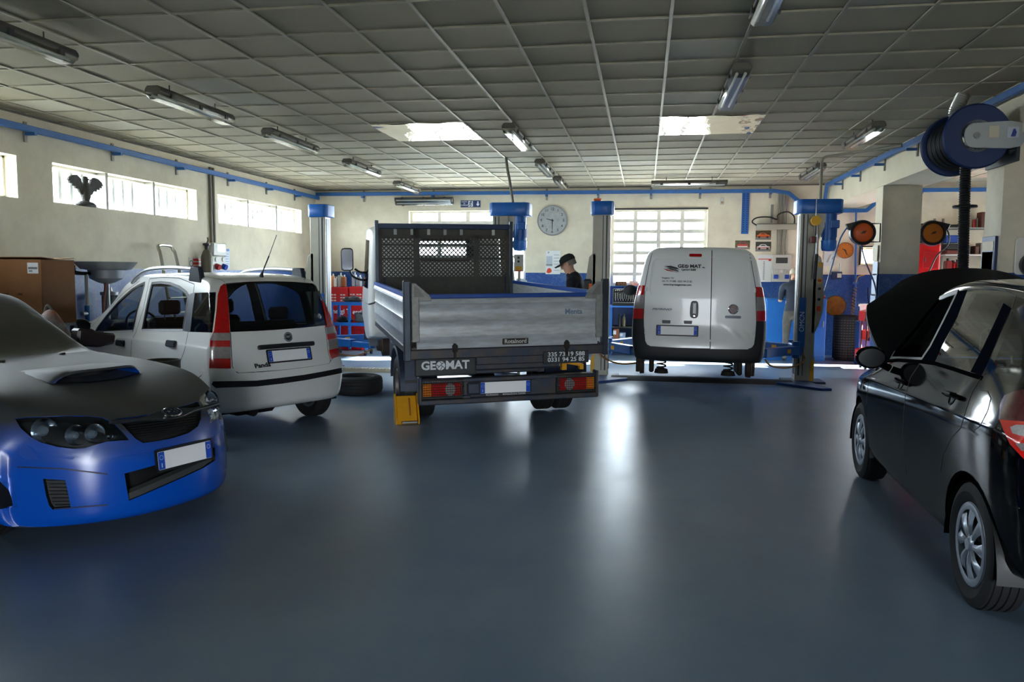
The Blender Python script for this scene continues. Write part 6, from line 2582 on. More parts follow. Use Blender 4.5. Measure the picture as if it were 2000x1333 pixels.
# lamp bar with looping cable
c, w, h = rectY(1478, 438, 1556, 449, YB - .13)
root = thing('lamp_bar', 'slim aluminium lamp bar with looping black cable on the far wall', 'lamp', c)
fbox(root, 'bar_body', 0, 0, w, h * .9, .08, M('bar_alu', (182, 178, 164), .35, .5), .04)
fbox(root, 'bar_top', 0, h * .42, w, h * .3, .06, M('bar_dark', (92, 88, 76), .5), .04)
MB().tube(smoothpath([(-w * .5, 0, h * .3), (-w * .62, -.02, h * .9), (-w * .5, -.02, h * 1.6), (-w * .2, -.02, h * 1.7), (w * .0, -.02, h * 1.3), (w * .02, -.02, h * 2.1), (w * .25, -.02, h * 2.6), (w * .42, -.01, h * 1.8), (w * .44, 0, h * .6)], 7), .014, 7).build('cable', BLACKP, root)
fbox(root, 'mounting_stem', -w * .12, h * 2.3, .05, h * 3.2, .03, BRK, .04)
# perforated blue tray
c, w, h = rectY(1450, 376, 1461.5, 457, YB - .03)
root = thing('perforated_tray', 'blue perforated cable tray dropping from the trunking', 'cable tray', c)
fbox(root, 'tray', 0, 0, w, h, .02, LIFTBLUE, .02)
for i in range(18):
    for x in (-.25, .25):
        fbox(root, 'tray_slot', x * w, h * (.46 - .053 * i), w * .22, .02, .004, M('slot_dark', (18, 40, 86), .6), .001, 0)
# small sensor
c, w, h = rectY(1407, 386, 1414, 400, YB - .02)
root = thing('motion_sensor', 'tiny white motion sensor above the grid window', 'sensor', c)
MB().box((0, 0, 0), (w, .05, h), None, .012).build('sensor_body', PALE, root)
MB().lathe([(0, .03), (.02, .028), (.028, .01)], 14, FRONT @ Matrix.Translation((0, -h * .2, .01))).build('sensor_lens', M('lens_amber', (170, 130, 100), .4), root)

# --- far corner by the columns: orange clock, picture, blue box, pipes
c, w, h = rectY(1634.5, 474, 1666, 505, YB - .004)
root = thing('wall_clock', 'small round orange wall clock beneath the cable reel', 'clock', c)
MB().lathe([(0, .02), (w * .46, .02), (w * .47, .03), (w * .5, .03), (w * .5, 0)], 36, FRONT).build('rim', M('clock_orange_rim', (150, 88, 40), .5), root)
MB().prism(circ(w * .46, 36), .02, .024, FRONT).build('dial', M('clock_orange', (188, 108, 34), .5), root)
for i in range(12):
    a = 2 * pi * i / 12
    MB().box((w * .38 * cos(a), w * .38 * sin(a), .026), (.012, .012, .003), FRONT).build('hour_mark', INKD, root)
for ang, L_, nm in ((2.6, .2, 'hour_hand'), (-1.2, .3, 'minute_hand')):
    MB().prism([(-.02, -.008), (L_ * w, -.005), (L_ * w, .005), (-.02, .008)], .027, .03, FRONT @ Matrix.Rotation(ang, 4, 'Z')).build(nm, INKD, root)
c, w, h = rectY(1610, 491, 1629.5, 520, YB - .003)
root = thing('photo_print', 'silvery photograph pinned behind the lift column', 'picture', c)
MB().box((0, 0, .003), (w, h, .006), FRONT).build('photo_sheet', M('photo_silver', (206, 208, 206), .4), root)
for i in range(4):
    MB().prism([(-w * .3 + i * .05, -h * .25 + i * .03), (-w * .12 + i * .05, -h * .25 + i * .03), (w * .2 + i * .03, h * .3 - i * .02), (w * .06 + i * .03, h * .3 - i * .02)], .006, .0075, FRONT).build('photo_streak', M('photo_grey%d' % (i % 2), (150 + 70 * (i % 2), 152 + 70 * (i % 2), 150 + 70 * (i % 2)), .4), root)
c, w, h = rectY(1624.5, 531, 1643.5, 546, YB - .03)
root = thing('switch_box', 'dark blue switch box with a white label on the wall', 'switch box', c)
fbox(root, 'box', 0, 0, w, h, .07, M('box_navy', (22, 40, 76), .5), .03)
fbox(root, 'white_label', w * .22, 0, w * .42, h * .55, .006, M('label_buff', (206, 200, 180)), -.04)
MB().cyl((w * .28, 0, h * .5), (w * .28, 0, h * 1.6), .01).build('aerial', STEEL, root)
p0, p1 = ony(1672, 414, YB - .03), ony(1670, 600, YB - .03)
root = thing('air_pipe', 'thin blue compressed air pipe running down the far wall', 'pipe', p1)
MB().cyl((0, 0, 0), (p0.x - p1.x, 0, p0.z - p1.z), .018, n=10).build('pipe', LIFTBLUE, root)
vv = ony(1671, 553, YB - .06) - p1
MB().box(vv, (.09, .06, .05), None, .01).build('tap', LIFTBLUE, root)
MB().tube(smoothpath([vv + Vector((0, -.02, -.02)), vv + Vector((.03, -.06, .12)), vv + Vector((.14, -.08, .16))], 6), .008, 6).build('tap_lever', YELLOW, root)
c0 = ony(1671, 560, YB - .05)
root = thing('coiled_hose', 'yellow coiled air hose hanging from the wall tap', 'hose', c0)
pts = []
for i in range(90):
    t = i / 89
    pts.append((.028 * cos(i * .9) - .06 * t, .028 * sin(i * .9), -.02 - .78 * t))
MB().tube(pts, .009, 5).build('coil', M('hose_yellow', (168, 118, 26), .5), root)

# --- air and cable reels on the first column
def cable_reel(label, cpx, Y, fwd, orange, Rr=.20, side=-1):
    c = ony(*cpx, Y)
    root = thing('cable_reel', label, 'cable reel', c)
    m = FRONT
    MB().lathe([(0, -.07), (Rr, -.07), (Rr + .012, 0), (Rr, .06), (Rr * .80, .075), (Rr * .78, .06)], 36, m).build('case', M('reel_case', (22, 22, 24), .45), root)
    MB().lathe([(0, .085), (Rr * .6, .08), (Rr * .78, .062)], 32, m).build('orange_disc', orange, root)
    MB().prism([(-.045, -.02), (-.01, .022), (.045, .03), (.02, -.01)], .083, .088, m).build('disc_mark', M('disc_mark', (90, 60, 26), .5), root)
    n_ = MB()
    n_.prism([(side * Rr * .2, Rr * 1.0), (side * Rr * 1.35, Rr * .72), (side * Rr * 1.1, Rr * .2), (side * Rr * .6, Rr * .3)], -.05, .05, m, bev=.01)
    n_.build('outlet_nose', M('reel_case', (22, 22, 24)), root)
    b_ = MB()
    b_.tube([(-side * Rr * .7, .0, Rr * .75), (-side * Rr * 1.4, .0, Rr * .75), (-side * Rr * 1.4, .0, -Rr * .75), (-side * Rr * .7, .0, -Rr * .75)], .012, 6)
    b_.build('swivel_bracket', BLACKP, root)
    return root, c


OR1 = M('reel_orange', (222, 92, 12), .45)
OR2 = M('reel_amber', (206, 118, 24), .45)
r1, c1 = cable_reel('black reel with bright orange disc and blue air hose on the column', (1684, 455), 12.8, 1, OR1, .185, -1)
hs = MB()
hs.tube([Vector(p) - c1 for p in smoothpath([ony(1655, 444, 12.8), ony(1640, 470, 12.75), ony(1622, 530, 12.7), ony(1600, 600, 12.7), ony(1580, 640, 12.7)], 8)], .011, 7)
hs.build('air_hose', M('hose_blue', (70, 120, 180), .4), r1)
hs = MB()
hs.tube([Vector(p) - c1 for p in smoothpath([ony(1682, 478, 12.75), ony(1690, 510, 12.72), ony(1708, 555, 12.72), ony(1712, 590, 12.72), ony(1704, 604, 12.72), ony(1696, 590, 12.72), ony(1694, 562, 12.72)], 8)], .012, 7)
hs.build('drop_hose', M('hose_steel_blue', (40, 70, 120), .4), r1)
r2, c2 = cable_reel('black reel with amber disc mounted behind the first column', (1820, 456), 13.2, 1, OR2, .19, 1)
hs = MB()
hs.tube([Vector(p) - c2 for p in smoothpath([ony(1848, 445, 13.2), ony(1854, 462, 13.2), ony(1850, 480, 13.2), ony(1830, 500, 13.2), ony(1815, 530, 13.2), ony(1800, 560, 13.2)], 6)], .011, 6)
hs.build('drop_cable', BLACKP, r2)

# --- papers and board on the columns
c = onx(1708, 545, XR - .004)
root = thing('paper_sheets', 'strip of white papers pinned down the side of the first column', 'paper', (XR - .004, c.y, 0))
for i, (za, zb2, dy) in enumerate(((2.10, 1.86, .02), (1.85, 1.64, -.02), (1.66, 1.32, .0), (1.34, 1.10, .03))):
    MB().box((-.003, dy, (za + zb2) / 2), (.006, .26, za - zb2)).build('sheet', M('sheet_%d' % i, [(196, 190, 168), (206, 216, 230), (198, 210, 228), (190, 204, 226)][i], .6), root)
c = onx(1931, 490, XR - .02)
root = thing('notice_board', 'narrow dark notice board with a calendar on the second column', 'notice board', (XR - .004, c.y, 0))
z1, z0 = onx(1931, 463, XR).z, 1.55
MB().box((-.012, 0, (z0 + z1) / 2), (.024, .32, z1 - z0), None, .004).build('board', M('board_navy', (26, 48, 96), .5), root)
MB().box((-.026, .0, z1 - .10), (.004, .26, .10)).build('gold_print', M('gold_print', (136, 112, 48), .5), root)
MB().box((-.026, .0, z1 - .28), (.004, .27, .24)).build('dark_print', M('dark_print', (48, 56, 66), .35), root)
MB().box((-.026, .0, z0 + .16), (.004, .26, .34)).build('date_sheet', M('sheet_blue', (176, 196, 226), .6), root)
# round work lamp on the second column
c = ony(1998, 500, 8.66)
root = thing('work_lamp', 'round chrome work lamp with white back plate on the second column', 'lamp', (c.x + .06, 8.69, c.z))
MB().prism(rrect(.26, .38, .04), 0, .03, FRONT, bev=.006).build('back_plate', M('plate_ivory', (226, 222, 212), .5), root)
mm = FRONT @ Matrix.Translation((.02, -.09, .03))
MB().lathe([(.105, 0), (.12, .03), (.12, .07), (.10, .085), (.095, .07)], 32, mm).build('lamp_ring', BLACKP, root)
MB().lathe([(.0, .012), (.05, .022), (.085, .05), (.098, .075)], 32, mm).build('reflector', CHROME, root)

# --- shelving in the far bay
y_s = YB - .20
x0s, x1s = 4.9, 7.9
root = thing('wall_shelving', 'wall shelving on slotted rails behind the amber reel', 'shelf', ((x0s + x1s) / 2, YB - .02, 0))
off = (x0s + x1s) / 2
for px in (1826, 1843):
    x = ony(px, 420, YB - .02).x - off
    MB().box((x, 0, 2.15), (.035, .03, 1.25)).build('slotted_rail', BRK, root)
MB().box((x1s - off - .2, 0, 2.15), (.035, .03, 1.25)).build('slotted_rail', BRK, root)
zs1, zs2 = ony(1880, 447, y_s).z, ony(1880, 499, y_s).z
xs_ = ony(1842, 450, y_s).x - off
for z, mt in ((zs1, M('shelf_grey', (120, 118, 112), .6)), (zs2, M('shelf_white', (206, 206, 200), .5))):
    MB().box(((xs_ + x1s - off) / 2, -.18, z), (x1s - off - xs_, .36, .03)).build('shelf_board', mt, root)


def onshelf(name, label, cat, px, z, mat, d=.25, bev=.01, lid=None):
    a, b_ = ony(px[0], px[3], y_s), ony(px[1], px[2], y_s)
    w, h = b_.x - a.x, b_.z - z - .015
    root = thing(name, label, cat, ((a.x + b_.x) / 2, y_s, z + .016))
    MB().box((0, 0, h / 2), (w, d, h), None, bev).build('body', mat, root)
    MB().box((0, -.0, h + .004), (w * .98, d * .98, .008)).build('lid', lid or mat, root)
    return root


onshelf('plastic_case', 'dark red box with a sloping lid at the end of the upper shelf', 'box', (1911, 1928, 416, 447), zs1, M('box_maroon', (84, 30, 22), .5))
onshelf('bottle', 'red bottle on the upper shelf', 'bottle', (1899, 1905, 430, 447), zs1, M('bottle_red', (176, 34, 26), .4), .08)
onshelf('bottle', 'grey bottle on the upper shelf', 'bottle', (1906, 1910, 427, 447), zs1, M('bottle_grey', (110, 116, 116), .4), .08)
o = onshelf('hand_tool', 'black power tool lying on the upper shelf', 'tool', (1853, 1872, 440, 447), zs1, M('tool_black', (24, 24, 26), .5), .12)
MB().cyl((.06, -.02, .04), (.14, -.02, .12), .02).build('tool_handle', BLACKP, o)
onshelf('tool_case', 'small blue case stacked upon a black case', 'case', (1844, 1868, 461, 476), ony(1850, 477, y_s).z, M('case_blue', (24, 62, 140), .5), .2)
onshelf('tool_case', 'wide black tool case on the white shelf', 'case', (1844, 1874, 478, 490), ony(1850, 490, y_s).z, M('case_black', (28, 28, 30), .5), .28)
onshelf('carton', 'flat dark red carton under the black tool case', 'carton', (1844, 1875, 490.5, 497), zs2, M('carton_red', (104, 40, 30), .6), .3)
onshelf('carton', 'grey carton beside the stacked cases on the white shelf', 'carton', (1876, 1890, 483, 497), zs2, M('carton_grey', (92, 92, 86), .6), .24)
onshelf('carton', 'pale carton at the end of the white shelf', 'carton', (1909, 1921, 476, 497), zs2, M('carton_pale', (140, 126, 104), .6), .24)
onshelf('carton', 'brown carton behind the hanging hose', 'carton', (1899, 1908, 482, 497), zs2, M('carton_brown', (82, 46, 34), .6), .24)
# red machine and cans on the bench below
bx0, bx1 = ony(1795, 560, 16.3).x, 7.6
zb2 = 1.52
root = thing('side_workbench', 'dark workbench beneath the wall shelving', 'workbench', ((bx0 + bx1) / 2, 16.35, 0))
w = bx1 - bx0
MB().box((0, 0, zb2 - .03), (w, .7, .06), None, .005).build('bench_top', M('bench_dark', (52, 48, 44), .6), root)
for x in (-w / 2 + .06, w / 2 - .06):
    for y in (-.28, .28):
        MB().box((x, y, (zb2 - .06) / 2), (.07, .07, zb2 - .06)).build('leg', M('bench_leg', (40, 44, 52), .5), root)
for i, (px, nm, lb, col_) in enumerate((((1844, 1858, 505, 530), 'fuel_can', 'dark red fuel can on the side workbench', (120, 28, 24)), ((1858, 1864, 509, 530), 'fuel_can', 'slim bright red can between two others', (176, 24, 22)), ((1864, 1876, 507, 530), 'fuel_can', 'squat red can last in the row', (132, 28, 22)))):
    a, b_ = ony(px[0], px[3], 16.3), ony(px[1], px[2], 16.3)
    root = thing(nm, lb, 'can', ((a.x + b_.x) / 2, 16.3, zb2))
    h = max(.12, b_.z - zb2)
    MB().box((0, 0, h * .45), (b_.x - a.x, .16, h * .9), None, .02).build('can_body', M('can_%d' % i, col_, .4), root)
    MB().cyl((0, 0, h * .9), (0, 0, h), .03).build('cap', BLACKP, root)
a, b_ = ony(1796, 535, 15.75), ony(1820, 477, 15.75)
root = thing('red_cabinet', 'tall red machine cabinet behind the first column', 'cabinet', ((a.x + b_.x) / 2 - .1, 15.75, 0))
MB().box((0, 0, b_.z / 2), (.55, .5, b_.z), None, .03).build('cabinet_body', M('cabinet_red', (184, 16, 18), .4, var=.2), root)
MB().box((.1, -.255, b_.z - .3), (.25, .01, .3), None, .003).build('cabinet_door', M('cabinet_red2', (150, 12, 16), .4), root)
MB().box((.0, -.258, b_.z - .3), (.02, .02, .08), None, .004).build('handle', BLACKP, root)


# --- benches and stores along the far wall
def cabinet(label, px, Y, z1, d, mat, doors=2):
    a, b_ = ony(px[0], 600, Y), ony(px[1], 600, Y)
    w = b_.x - a.x
    root = thing('tool_cabinet', label, 'cabinet', ((a.x + b_.x) / 2, Y + d / 2, 0))
    MB().box((0, 0, z1 / 2), (w, d, z1), None, .006).build('carcass', mat, root)
    MB().box((0, 0, z1 - .012), (w + .02, d + .02, .025), None, .004).build('worktop', mat, root)
    for i in range(doors):
        dw = w / doors
        do = MB().box((-w / 2 + dw * (i + .5), -d / 2 - .008, z1 / 2 + .03), (dw - .02, .016, z1 - .12), None, .004).build('door', mat, root)
        MB().box((-w / 2 + dw * (i + .5) + dw * .35 * (1 if i % 2 == 0 else -1), -d / 2 - .024, z1 * .6), (.02, .02, .12), None, .004).build('handle', STEEL, do)
    return root


zc = ony(1560, 584, 15.6).z
cabinet('bright blue steel cabinet behind the lift column', (1497.5, 1614.5), 15.6, zc, .6, BENCH, 3)
p = ony(1604, 581, 15.8)
root = thing('oil_can', 'small red can standing on the blue steel cabinet', 'can', (p.x, 15.8, zc + .003))
MB().box((0, 0, .03), (.13, .1, .06), None, .01).build('can_body', RED, root)
MB().cyl((0, 0, .06), (0, 0, .085), .02).build('cap', BLACKP, root)
# black perforated bin and yellow disc
p = onz(1634, 697, 0)
root = thing('mesh_bin', 'black perforated metal bin beside the blue cabinet', 'bin', (p.x, 16.0, 0))
Rb, hb_ = .215, ony(1634, 617, 16.0).z
MB().lathe([(0, .01), (Rb * .95, .01), (Rb, hb_), (Rb - .012, hb_), (Rb * .93, .03)], 36).build('bin_body', M('bin_black', (26, 26, 26), .55), root)
MB().lathe([(Rb + .004, hb_ - .03), (Rb + .018, hb_ - .01), (Rb + .004, hb_ + .01), (Rb - .014, hb_)], 36, closed=True).build('bin_rim', M('bin_rim', (52, 50, 48), .4, .5), root)
holes = MB()
for r in range(15):
    for i in range(26):
        a = 2 * pi * i / 26
        if sin(a) > .3:
            continue
        z = .08 + (hb_ - .16) * r / 14
        rr_ = Rb * (.95 + .05 * z / hb_) + .001
        holes.box((rr_, 0, z), (.004, .03, .014), Matrix.Rotation(a, 4, 'Z'))
ho = holes.build('perforation', M('bin_hole', (92, 88, 78), .6), root, flat=True)
ho['kind'] = 'stuff'
p = ony(1633, 598, 16.35)
root = thing('warning_disc', 'round yellow and brown metal disc leaning above the mesh bin', 'disc', (p.x, 16.42, p.z - .20))
MB().lathe([(0, .02), (.17, .025), (.20, .01), (.20, -.01), (.17, -.012), (0, -.01)], 36, FRONT @ Matrix.Translation((0, .20, 0))).build('disc', M('disc_yellow', (196, 128, 24), .45, col2=(112, 66, 20), vscale=3), root)
MB().lathe([(.188, .012), (.2, .022), (.206, .008)], 36, FRONT @ Matrix.Translation((0, .20, 0))).build('disc_rim', M('disc_rim', (120, 80, 24), .4), root)
MB().cyl((0, .02, -p.z + .20), (0, .02, .03), .02).build('stand', BLACKP, root)
# red tool trolley with sloping drawers, bucket above
p = onz(1682, 712, 0)
root = thing('tool_trolley', 'red metal tool trolley with open trays near the first column', 'trolley', (p.x + .05, 14.6, 0))
for i, (z, dx, wd) in enumerate(((.84, 0, .50), (.50, .05, .46), (.16, -.04, .5))):
    t = MB()
    t.prism([(-wd / 2, 0), (wd / 2, 0), (wd / 2, .05), (wd / 2 - .02, .20), (-wd / 2 + .12, .20), (-wd / 2, .17)], -.2, .2, frame((dx, 0, z), (1, 0, 0), (0, 0, 1), (0, -1, 0)), bev=.008)
    to = t.build('tray', M('trolley_red', (204, 44, 30), .4), root)
    MB().box((dx - .08, -.205, z + .03), (wd * .7, .01, .035)).build('tray_band', M('band_grey', (96, 92, 90), .5), to)
    MB().box((dx - wd * .38, -.206, z + .10), (.07, .008, .06)).build('tray_sticker', PAPER, to)
for x in (-.2, .22):
    for y in (-.16, .16):
        MB().cyl((x, y, .06), (x, y, .86), .012).build('upright', M('trolley_dark', (60, 40, 38), .5), root)
        MB().lathe([(0, -.015), (.05, -.015), (.05, .015), (0, .015)], 16, Matrix.Translation((x, y, .05)) @ Matrix.Rotation(pi / 2, 4, 'Y')).build('castor', BLACKP, root)
MB().box((.25, .12, .75), (.05, .06, 1.1), None, .006).build('post', LIFTBLUE, root)
p = ony(1692, 628, 15.3)
root = thing('bucket_stand', 'narrow blue stand holding a white bucket near the column', 'stand', (p.x, 15.3, 0))
MB().box((0, 0, p.z / 2 - .01), (.30, .28, p.z - .02), None, .01).build('stand_body', M('stand_blue', (24, 56, 110), .5), root)
MB().box((0, 0, p.z - .012), (.33, .31, .02), None, .004).build('stand_top', M('stand_blue', (24, 56, 110)), root)
root = thing('bucket', 'white plastic bucket with lid above the red trolley', 'bucket', (p.x, 15.3, p.z))
hb_ = ony(1692, 594, 15.3).z - p.z
MB().lathe([(0, 0), (.10, 0), (.125, hb_ - .03), (.13, hb_ - .03)], 26).build('bucket_body', M('bucket_white', (214, 212, 204), .5), root)
MB().lathe([(.128, hb_ - .05), (.145, hb_ - .045), (.145, hb_ - .01), (.12, hb_), (0, hb_)], 26).build('bucket_lid', M('bucket_white', (214, 212, 204)), root)
MB().box((-.02, -.118, hb_ * .4), (.10, .01, hb_ * .3)).build('bucket_label', M('bucket_label', (70, 80, 100), .5), root)

# --- workbench under the grid window with open socket set
zt2 = ony(1210, 597, 15.9).z
a, b_ = ony(1190, 600, 15.9), ony(1262, 600, 15.9)
w = b_.x - a.x
root = thing('workbench', 'blue open-fronted workbench between the lift column and the van', 'workbench', ((a.x + b_.x) / 2, 16.2, 0))
MB().box((0, 0, zt2 - .02), (w, .62, .04), None, .004).build('bench_top', M('bench_edge', (60, 120, 200), .4), root)
for x in (-w / 2 + .03, w / 2 - .03):
    MB().box((x, 0, zt2 / 2 - .02), (.06, .60, zt2 - .04), None, .004).build('side_panel', BENCH, root)
MB().box((0, .28, zt2 / 2), (w - .12, .02, zt2 - .1)).build('back_panel', M('bench_worn', (36, 64, 112), .5, var=.3, vscale=14), root)
for y, nm in ((664, 'shelf_board'), (640, 'inner_tray')):
    z = ony(1210, y, 15.9).z
    MB().box((0, .0, z), (w - .12, .5, .03)).build(nm, BENCH if y == 664 else M('tray_dark', (30, 28, 28), .6), root)
zsh = ony(1210, 664, 15.9).z + .016
ztr = ony(1210, 640, 15.9).z + .016
# rear ledge against the window carrying cartons
zl = ony(1210, 559, 16.4).z
lx0, lx1 = ony(1190, 560, 16.4).x, ony(1262, 560, 16.4).x
root = thing('pegboard', 'blue upright tool panel at the back of the workbench', 'panel', ((lx0 + lx1) / 2, 16.5, zt2))
MB().box((0, 0, (zl - zt2) / 2 + .002), (lx1 - lx0, .10, zl - zt2), None, .004).build('panel_board', M('panel_blue', (22, 62, 136), .5, var=.2), root)
MB().box((0, -.02, zl - zt2 - .008), (lx1 - lx0 + .02, .15, .02), None, .003).build('panel_ledge', BENCH, root)
for nm, lb, px, mt in (('carton', 'black and orange carton on the ledge below the grid window', (1202, 1224, 551, 559), M('carton_black', (40, 32, 24), .5, col2=(150, 96, 40), vscale=30)), ('carton', 'white and red carton on the ledge beside the van', (1229, 1246, 550, 559), M('carton_white', (216, 206, 196), .5, col2=(206, 60, 36), vscale=18))):
    a, b_ = ony(px[0], 559, 16.42), ony(px[1], px[2], 16.42)
    root = thing(nm, lb, 'carton', ((a.x + b_.x) / 2, 16.46, zl + .004))
    h = b_.z - zl
    MB().box((0, 0, h / 2), (b_.x - a.x, .11, h), None, .003).build('carton_body', mt, root)
    MB().box((0, 0, h + .001), (b_.x - a.x - .01, .10, .004)).build('carton_flap', mt, root)
a, b_ = ony(1196, 595, 16.0), ony(1243, 564, 16.0)
root = thing('socket_set', 'open black case with rows of chrome sockets on the workbench', 'tool set', ((a.x + b_.x) / 2, 16.08, zt2))
w, h = b_.x - a.x, b_.z - zt2
tl_ = Matrix.Rotation(rad(-14), 4, 'X')
lid = MB().box((0, 0, h / 2), (w, .05, h), tl_, .015).build('case_lid', M('case_black2', (20, 21, 23), .45), root)
for r, (n_, ch, cw) in enumerate(((10, .03, .022), (11, .03, .02), (9, .11, .028), (8, .05, .016), (7, .035, .03))):
    z = h * (.86, .70, .50, .30, .13)[r]
    for i in range(n_):
        x = -w * .42 + w * .84 * (i + .5) / n_
        MB().box((x, -.035, z), (cw, .02, ch), tl_, .004).build('socket', CHROME, lid)
MB().box((0, -.2, .03), (w, .32, .06), None, .015).build('case_base', M('case_black2', (20, 21, 23)), root)
MB().box((w * .1, -.036, h * .95), (w * .3, .004, .03), tl_).build('lid_label', M('label_blue', (120, 150, 190), .5), lid)
for lb, px, z, mt, rd in (('dark slim bottle on the tray inside the workbench', (1208, 1212), ztr, M('bottle_dark', (30, 32, 36), .35), .028), ('brown bottle on the tray inside the workbench', (1216, 1221), ztr, M('bottle_olive', (92, 84, 60), .35), .034)):
    x = ony((px[0] + px[1]) / 2, 640, 16.0).x
    root = thing('spray_bottle', lb, 'bottle', (x, 16.0, z))
    MB().lathe([(0, 0), (rd, 0), (rd, .16), (rd * .5, .19), (rd * .45, .21)], 16).build('bottle_body', mt, root)
    MB().lathe([(rd * .55, .205), (rd * .55, .25), (0, .25)], 14).build('cap', BLACKP, root)
for lb, px, mt in (('brown and white carton on the lower shelf of the workbench', (1198, 1209), M('carton_tan', (142, 84, 52), .6)), ('pale blue carton on the lower shelf of the workbench', (1210, 1222), M('carton_blue', (150, 170, 196), .6))):
    a, b_ = ony(px[0], 660, 15.95), ony(px[1], 645, 15.95)
    root = thing('carton', lb, 'carton', ((a.x + b_.x) / 2, 16.0, zsh))
    h = ony(px[0], 643 if px[0] < 1205 else 650, 15.95).z - zsh
    MB().box((0, 0, h / 2), (b_.x - a.x, .18, h), None, .004).build('carton_body', mt, root)
    MB().box((-.03, -.092, h * .65), (.06, .004, h * .4)).build('carton_label', PAPER, root)

# --- red battery boxes, blue trolley and oil cans to the left of the truck
YR = 15.6
zr = [0.0, ony(680, 668, YR).z]
REDB = M('box_red', (206, 22, 22), .45, var=.12)


def redbox(label, px, letters=None, lsize=.1, slots=0, Y=YR, floor=None):
    a, b_ = ony(px[0], px[3], Y), ony(px[1], px[2], Y)
    w, z0, z1 = b_.x - a.x, (a.z if floor is None else floor), b_.z
    root = thing('battery_box', label, 'box', ((a.x + b_.x) / 2, Y + .2, z0))
    MB().box((0, 0, (z1 - z0) / 2), (w, .4, z1 - z0), None, .006).build('box_body', REDB, root)
    MB().box((0, 0, z1 - z0 + .002), (w - .02, .38, .006)).build('box_lid', M('box_red_lid', (178, 18, 20), .45), root)
    for r in range(3 if slots else 0):
        for g in range(slots):
            for k in range(2):
                x = -w * .5 + w * (g + .5) / slots + (k - .5) * .06
                MB().box((x, -.201, (z1 - z0) * (.58 - .16 * r)), (.045, .004, .028)).build('slot_print', M('slot_cream', (226, 208, 190), .5), root)
    if letters:
        text('box_lettering', letters, lsize, PAPER, root, frame((-w * .04, -.203, (z1 - z0) * .72), (1, 0, 0), (0, 0, 1), (0, -1, 0)), .003)
    return root, z1


zf = 0.0
_, z1 = redbox('red battery carton at the bottom of the stack with a round blue mark', (649, 681, 640, 676), floor=0.)
MB().prism(circ(.065, 20), .201, .204, frame((.06, 0, .16), (1, 0, 0), (0, 0, 1), (0, -1, 0))).build('blue_mark', M('mark_blue2', (60, 110, 180), .5), _)
_, z2 = redbox('red battery carton lettered Energi in the middle of the stack', (648, 682, 597, 639), 'Energi T', .135, 0, floor=z1 + .006)
_, z3 = redbox('red printed carton with cream slots on top of the left stack', (643, 678, 562, 596), None, .1, 2, floor=z2 + .006)
_, y1 = redbox('red battery carton at the bottom of the stack next to the truck', (686, 706, 645, 670), floor=0., Y=YR + .05)
_, y2 = redbox('red battery carton lettered ergie next to the truck', (686, 718, 597, 644), 'ergie', .135, 0, floor=y1 + .006, Y=YR + .05)
_, y3 = redbox('red printed carton with cream slots on top of the stack next to the truck', (682, 720, 561, 596), None, .1, 3, floor=y2 + .006, Y=YR + .05)
zc1, zc2 = z3 + .006, y3 + .006
for i, (px, lb, mt, hh) in enumerate(((648, 'pale orange oil can on the red cartons', M('can_peach', (226, 150, 96), .45), .28), (655, 'white oil can on the red cartons', M('can_white', (226, 224, 216), .45), .22), (663, 'silver oil can on the red cartons', M('can_silver', (168, 168, 160), .35, .5), .30), (670, 'amber oil can on the red cartons', M('can_amber', (150, 86, 30), .4), .26),
                                      (689, 'tall grey oil can beside the truck mirror', M('can_grey', (156, 160, 162), .4, .3), .30), (699, 'slim grey oil can under the truck mirror', M('can_grey2', (130, 136, 140), .4, .3), .24))):
    zb3 = zc1 if px < 679 else zc2
    x = ony(px, 560, YR + .15).x
    root = thing('oil_can', lb, 'can', (x, YR + (.2 if px < 679 else .25), zb3))
    MB().box((0, 0, hh * .42), (.075, .12, hh * .84), None, .012).build('can_body', mt, root)
    MB().cyl((.015, 0, hh * .84), (.015, 0, hh), .016, n=10).build('spout', M('spout_white', (214, 212, 204), .5), root)
# blue service trolley
Yt = 14.6
zA, zB, zC = ony(680, 594, Yt).z, ony(680, 634, Yt).z, ony(680, 672, Yt).z
a, b_ = ony(644, 600, Yt), ony(716, 600, Yt)
w = b_.x - a.x
root = thing('service_trolley', 'blue three-shelf steel trolley in front of the red cartons', 'trolley', ((a.x + b_.x) / 2, Yt + .22, 0))
for z, nm in ((zA, 'top_tray'), (zB, 'middle_shelf'), (zC, 'bottom_shelf')):
    MB().box((0, 0, z - .015), (w, .44, .03), None, .006).build(nm, BENCH, root)
    MB().box((0, -.215, z + .012), (w, .014, .05), None, .004).build('tray_lip', BENCH, root)
for x in (-w / 2 + .025, w * .02, w / 2 - .025):
    for y in (-.19, .19):
        if abs(x) < .1 and y > 0:
            continue
        MB().box((x, y, (zA + .08) / 2 + .03), (.05, .05, zA - .10), None, .006).build('upright', BENCH, root)
for x in (-w / 2 + .05, w / 2 - .05):
    for y in (-.17, .17):
        MB().lathe([(0, -.016), (.05, -.016), (.05, .016), (0, .016)], 16, Matrix.Translation((x, y, .05)) @ Matrix.Rotation(pi / 2, 4, 'Y')).build('castor', BLACKP, root)
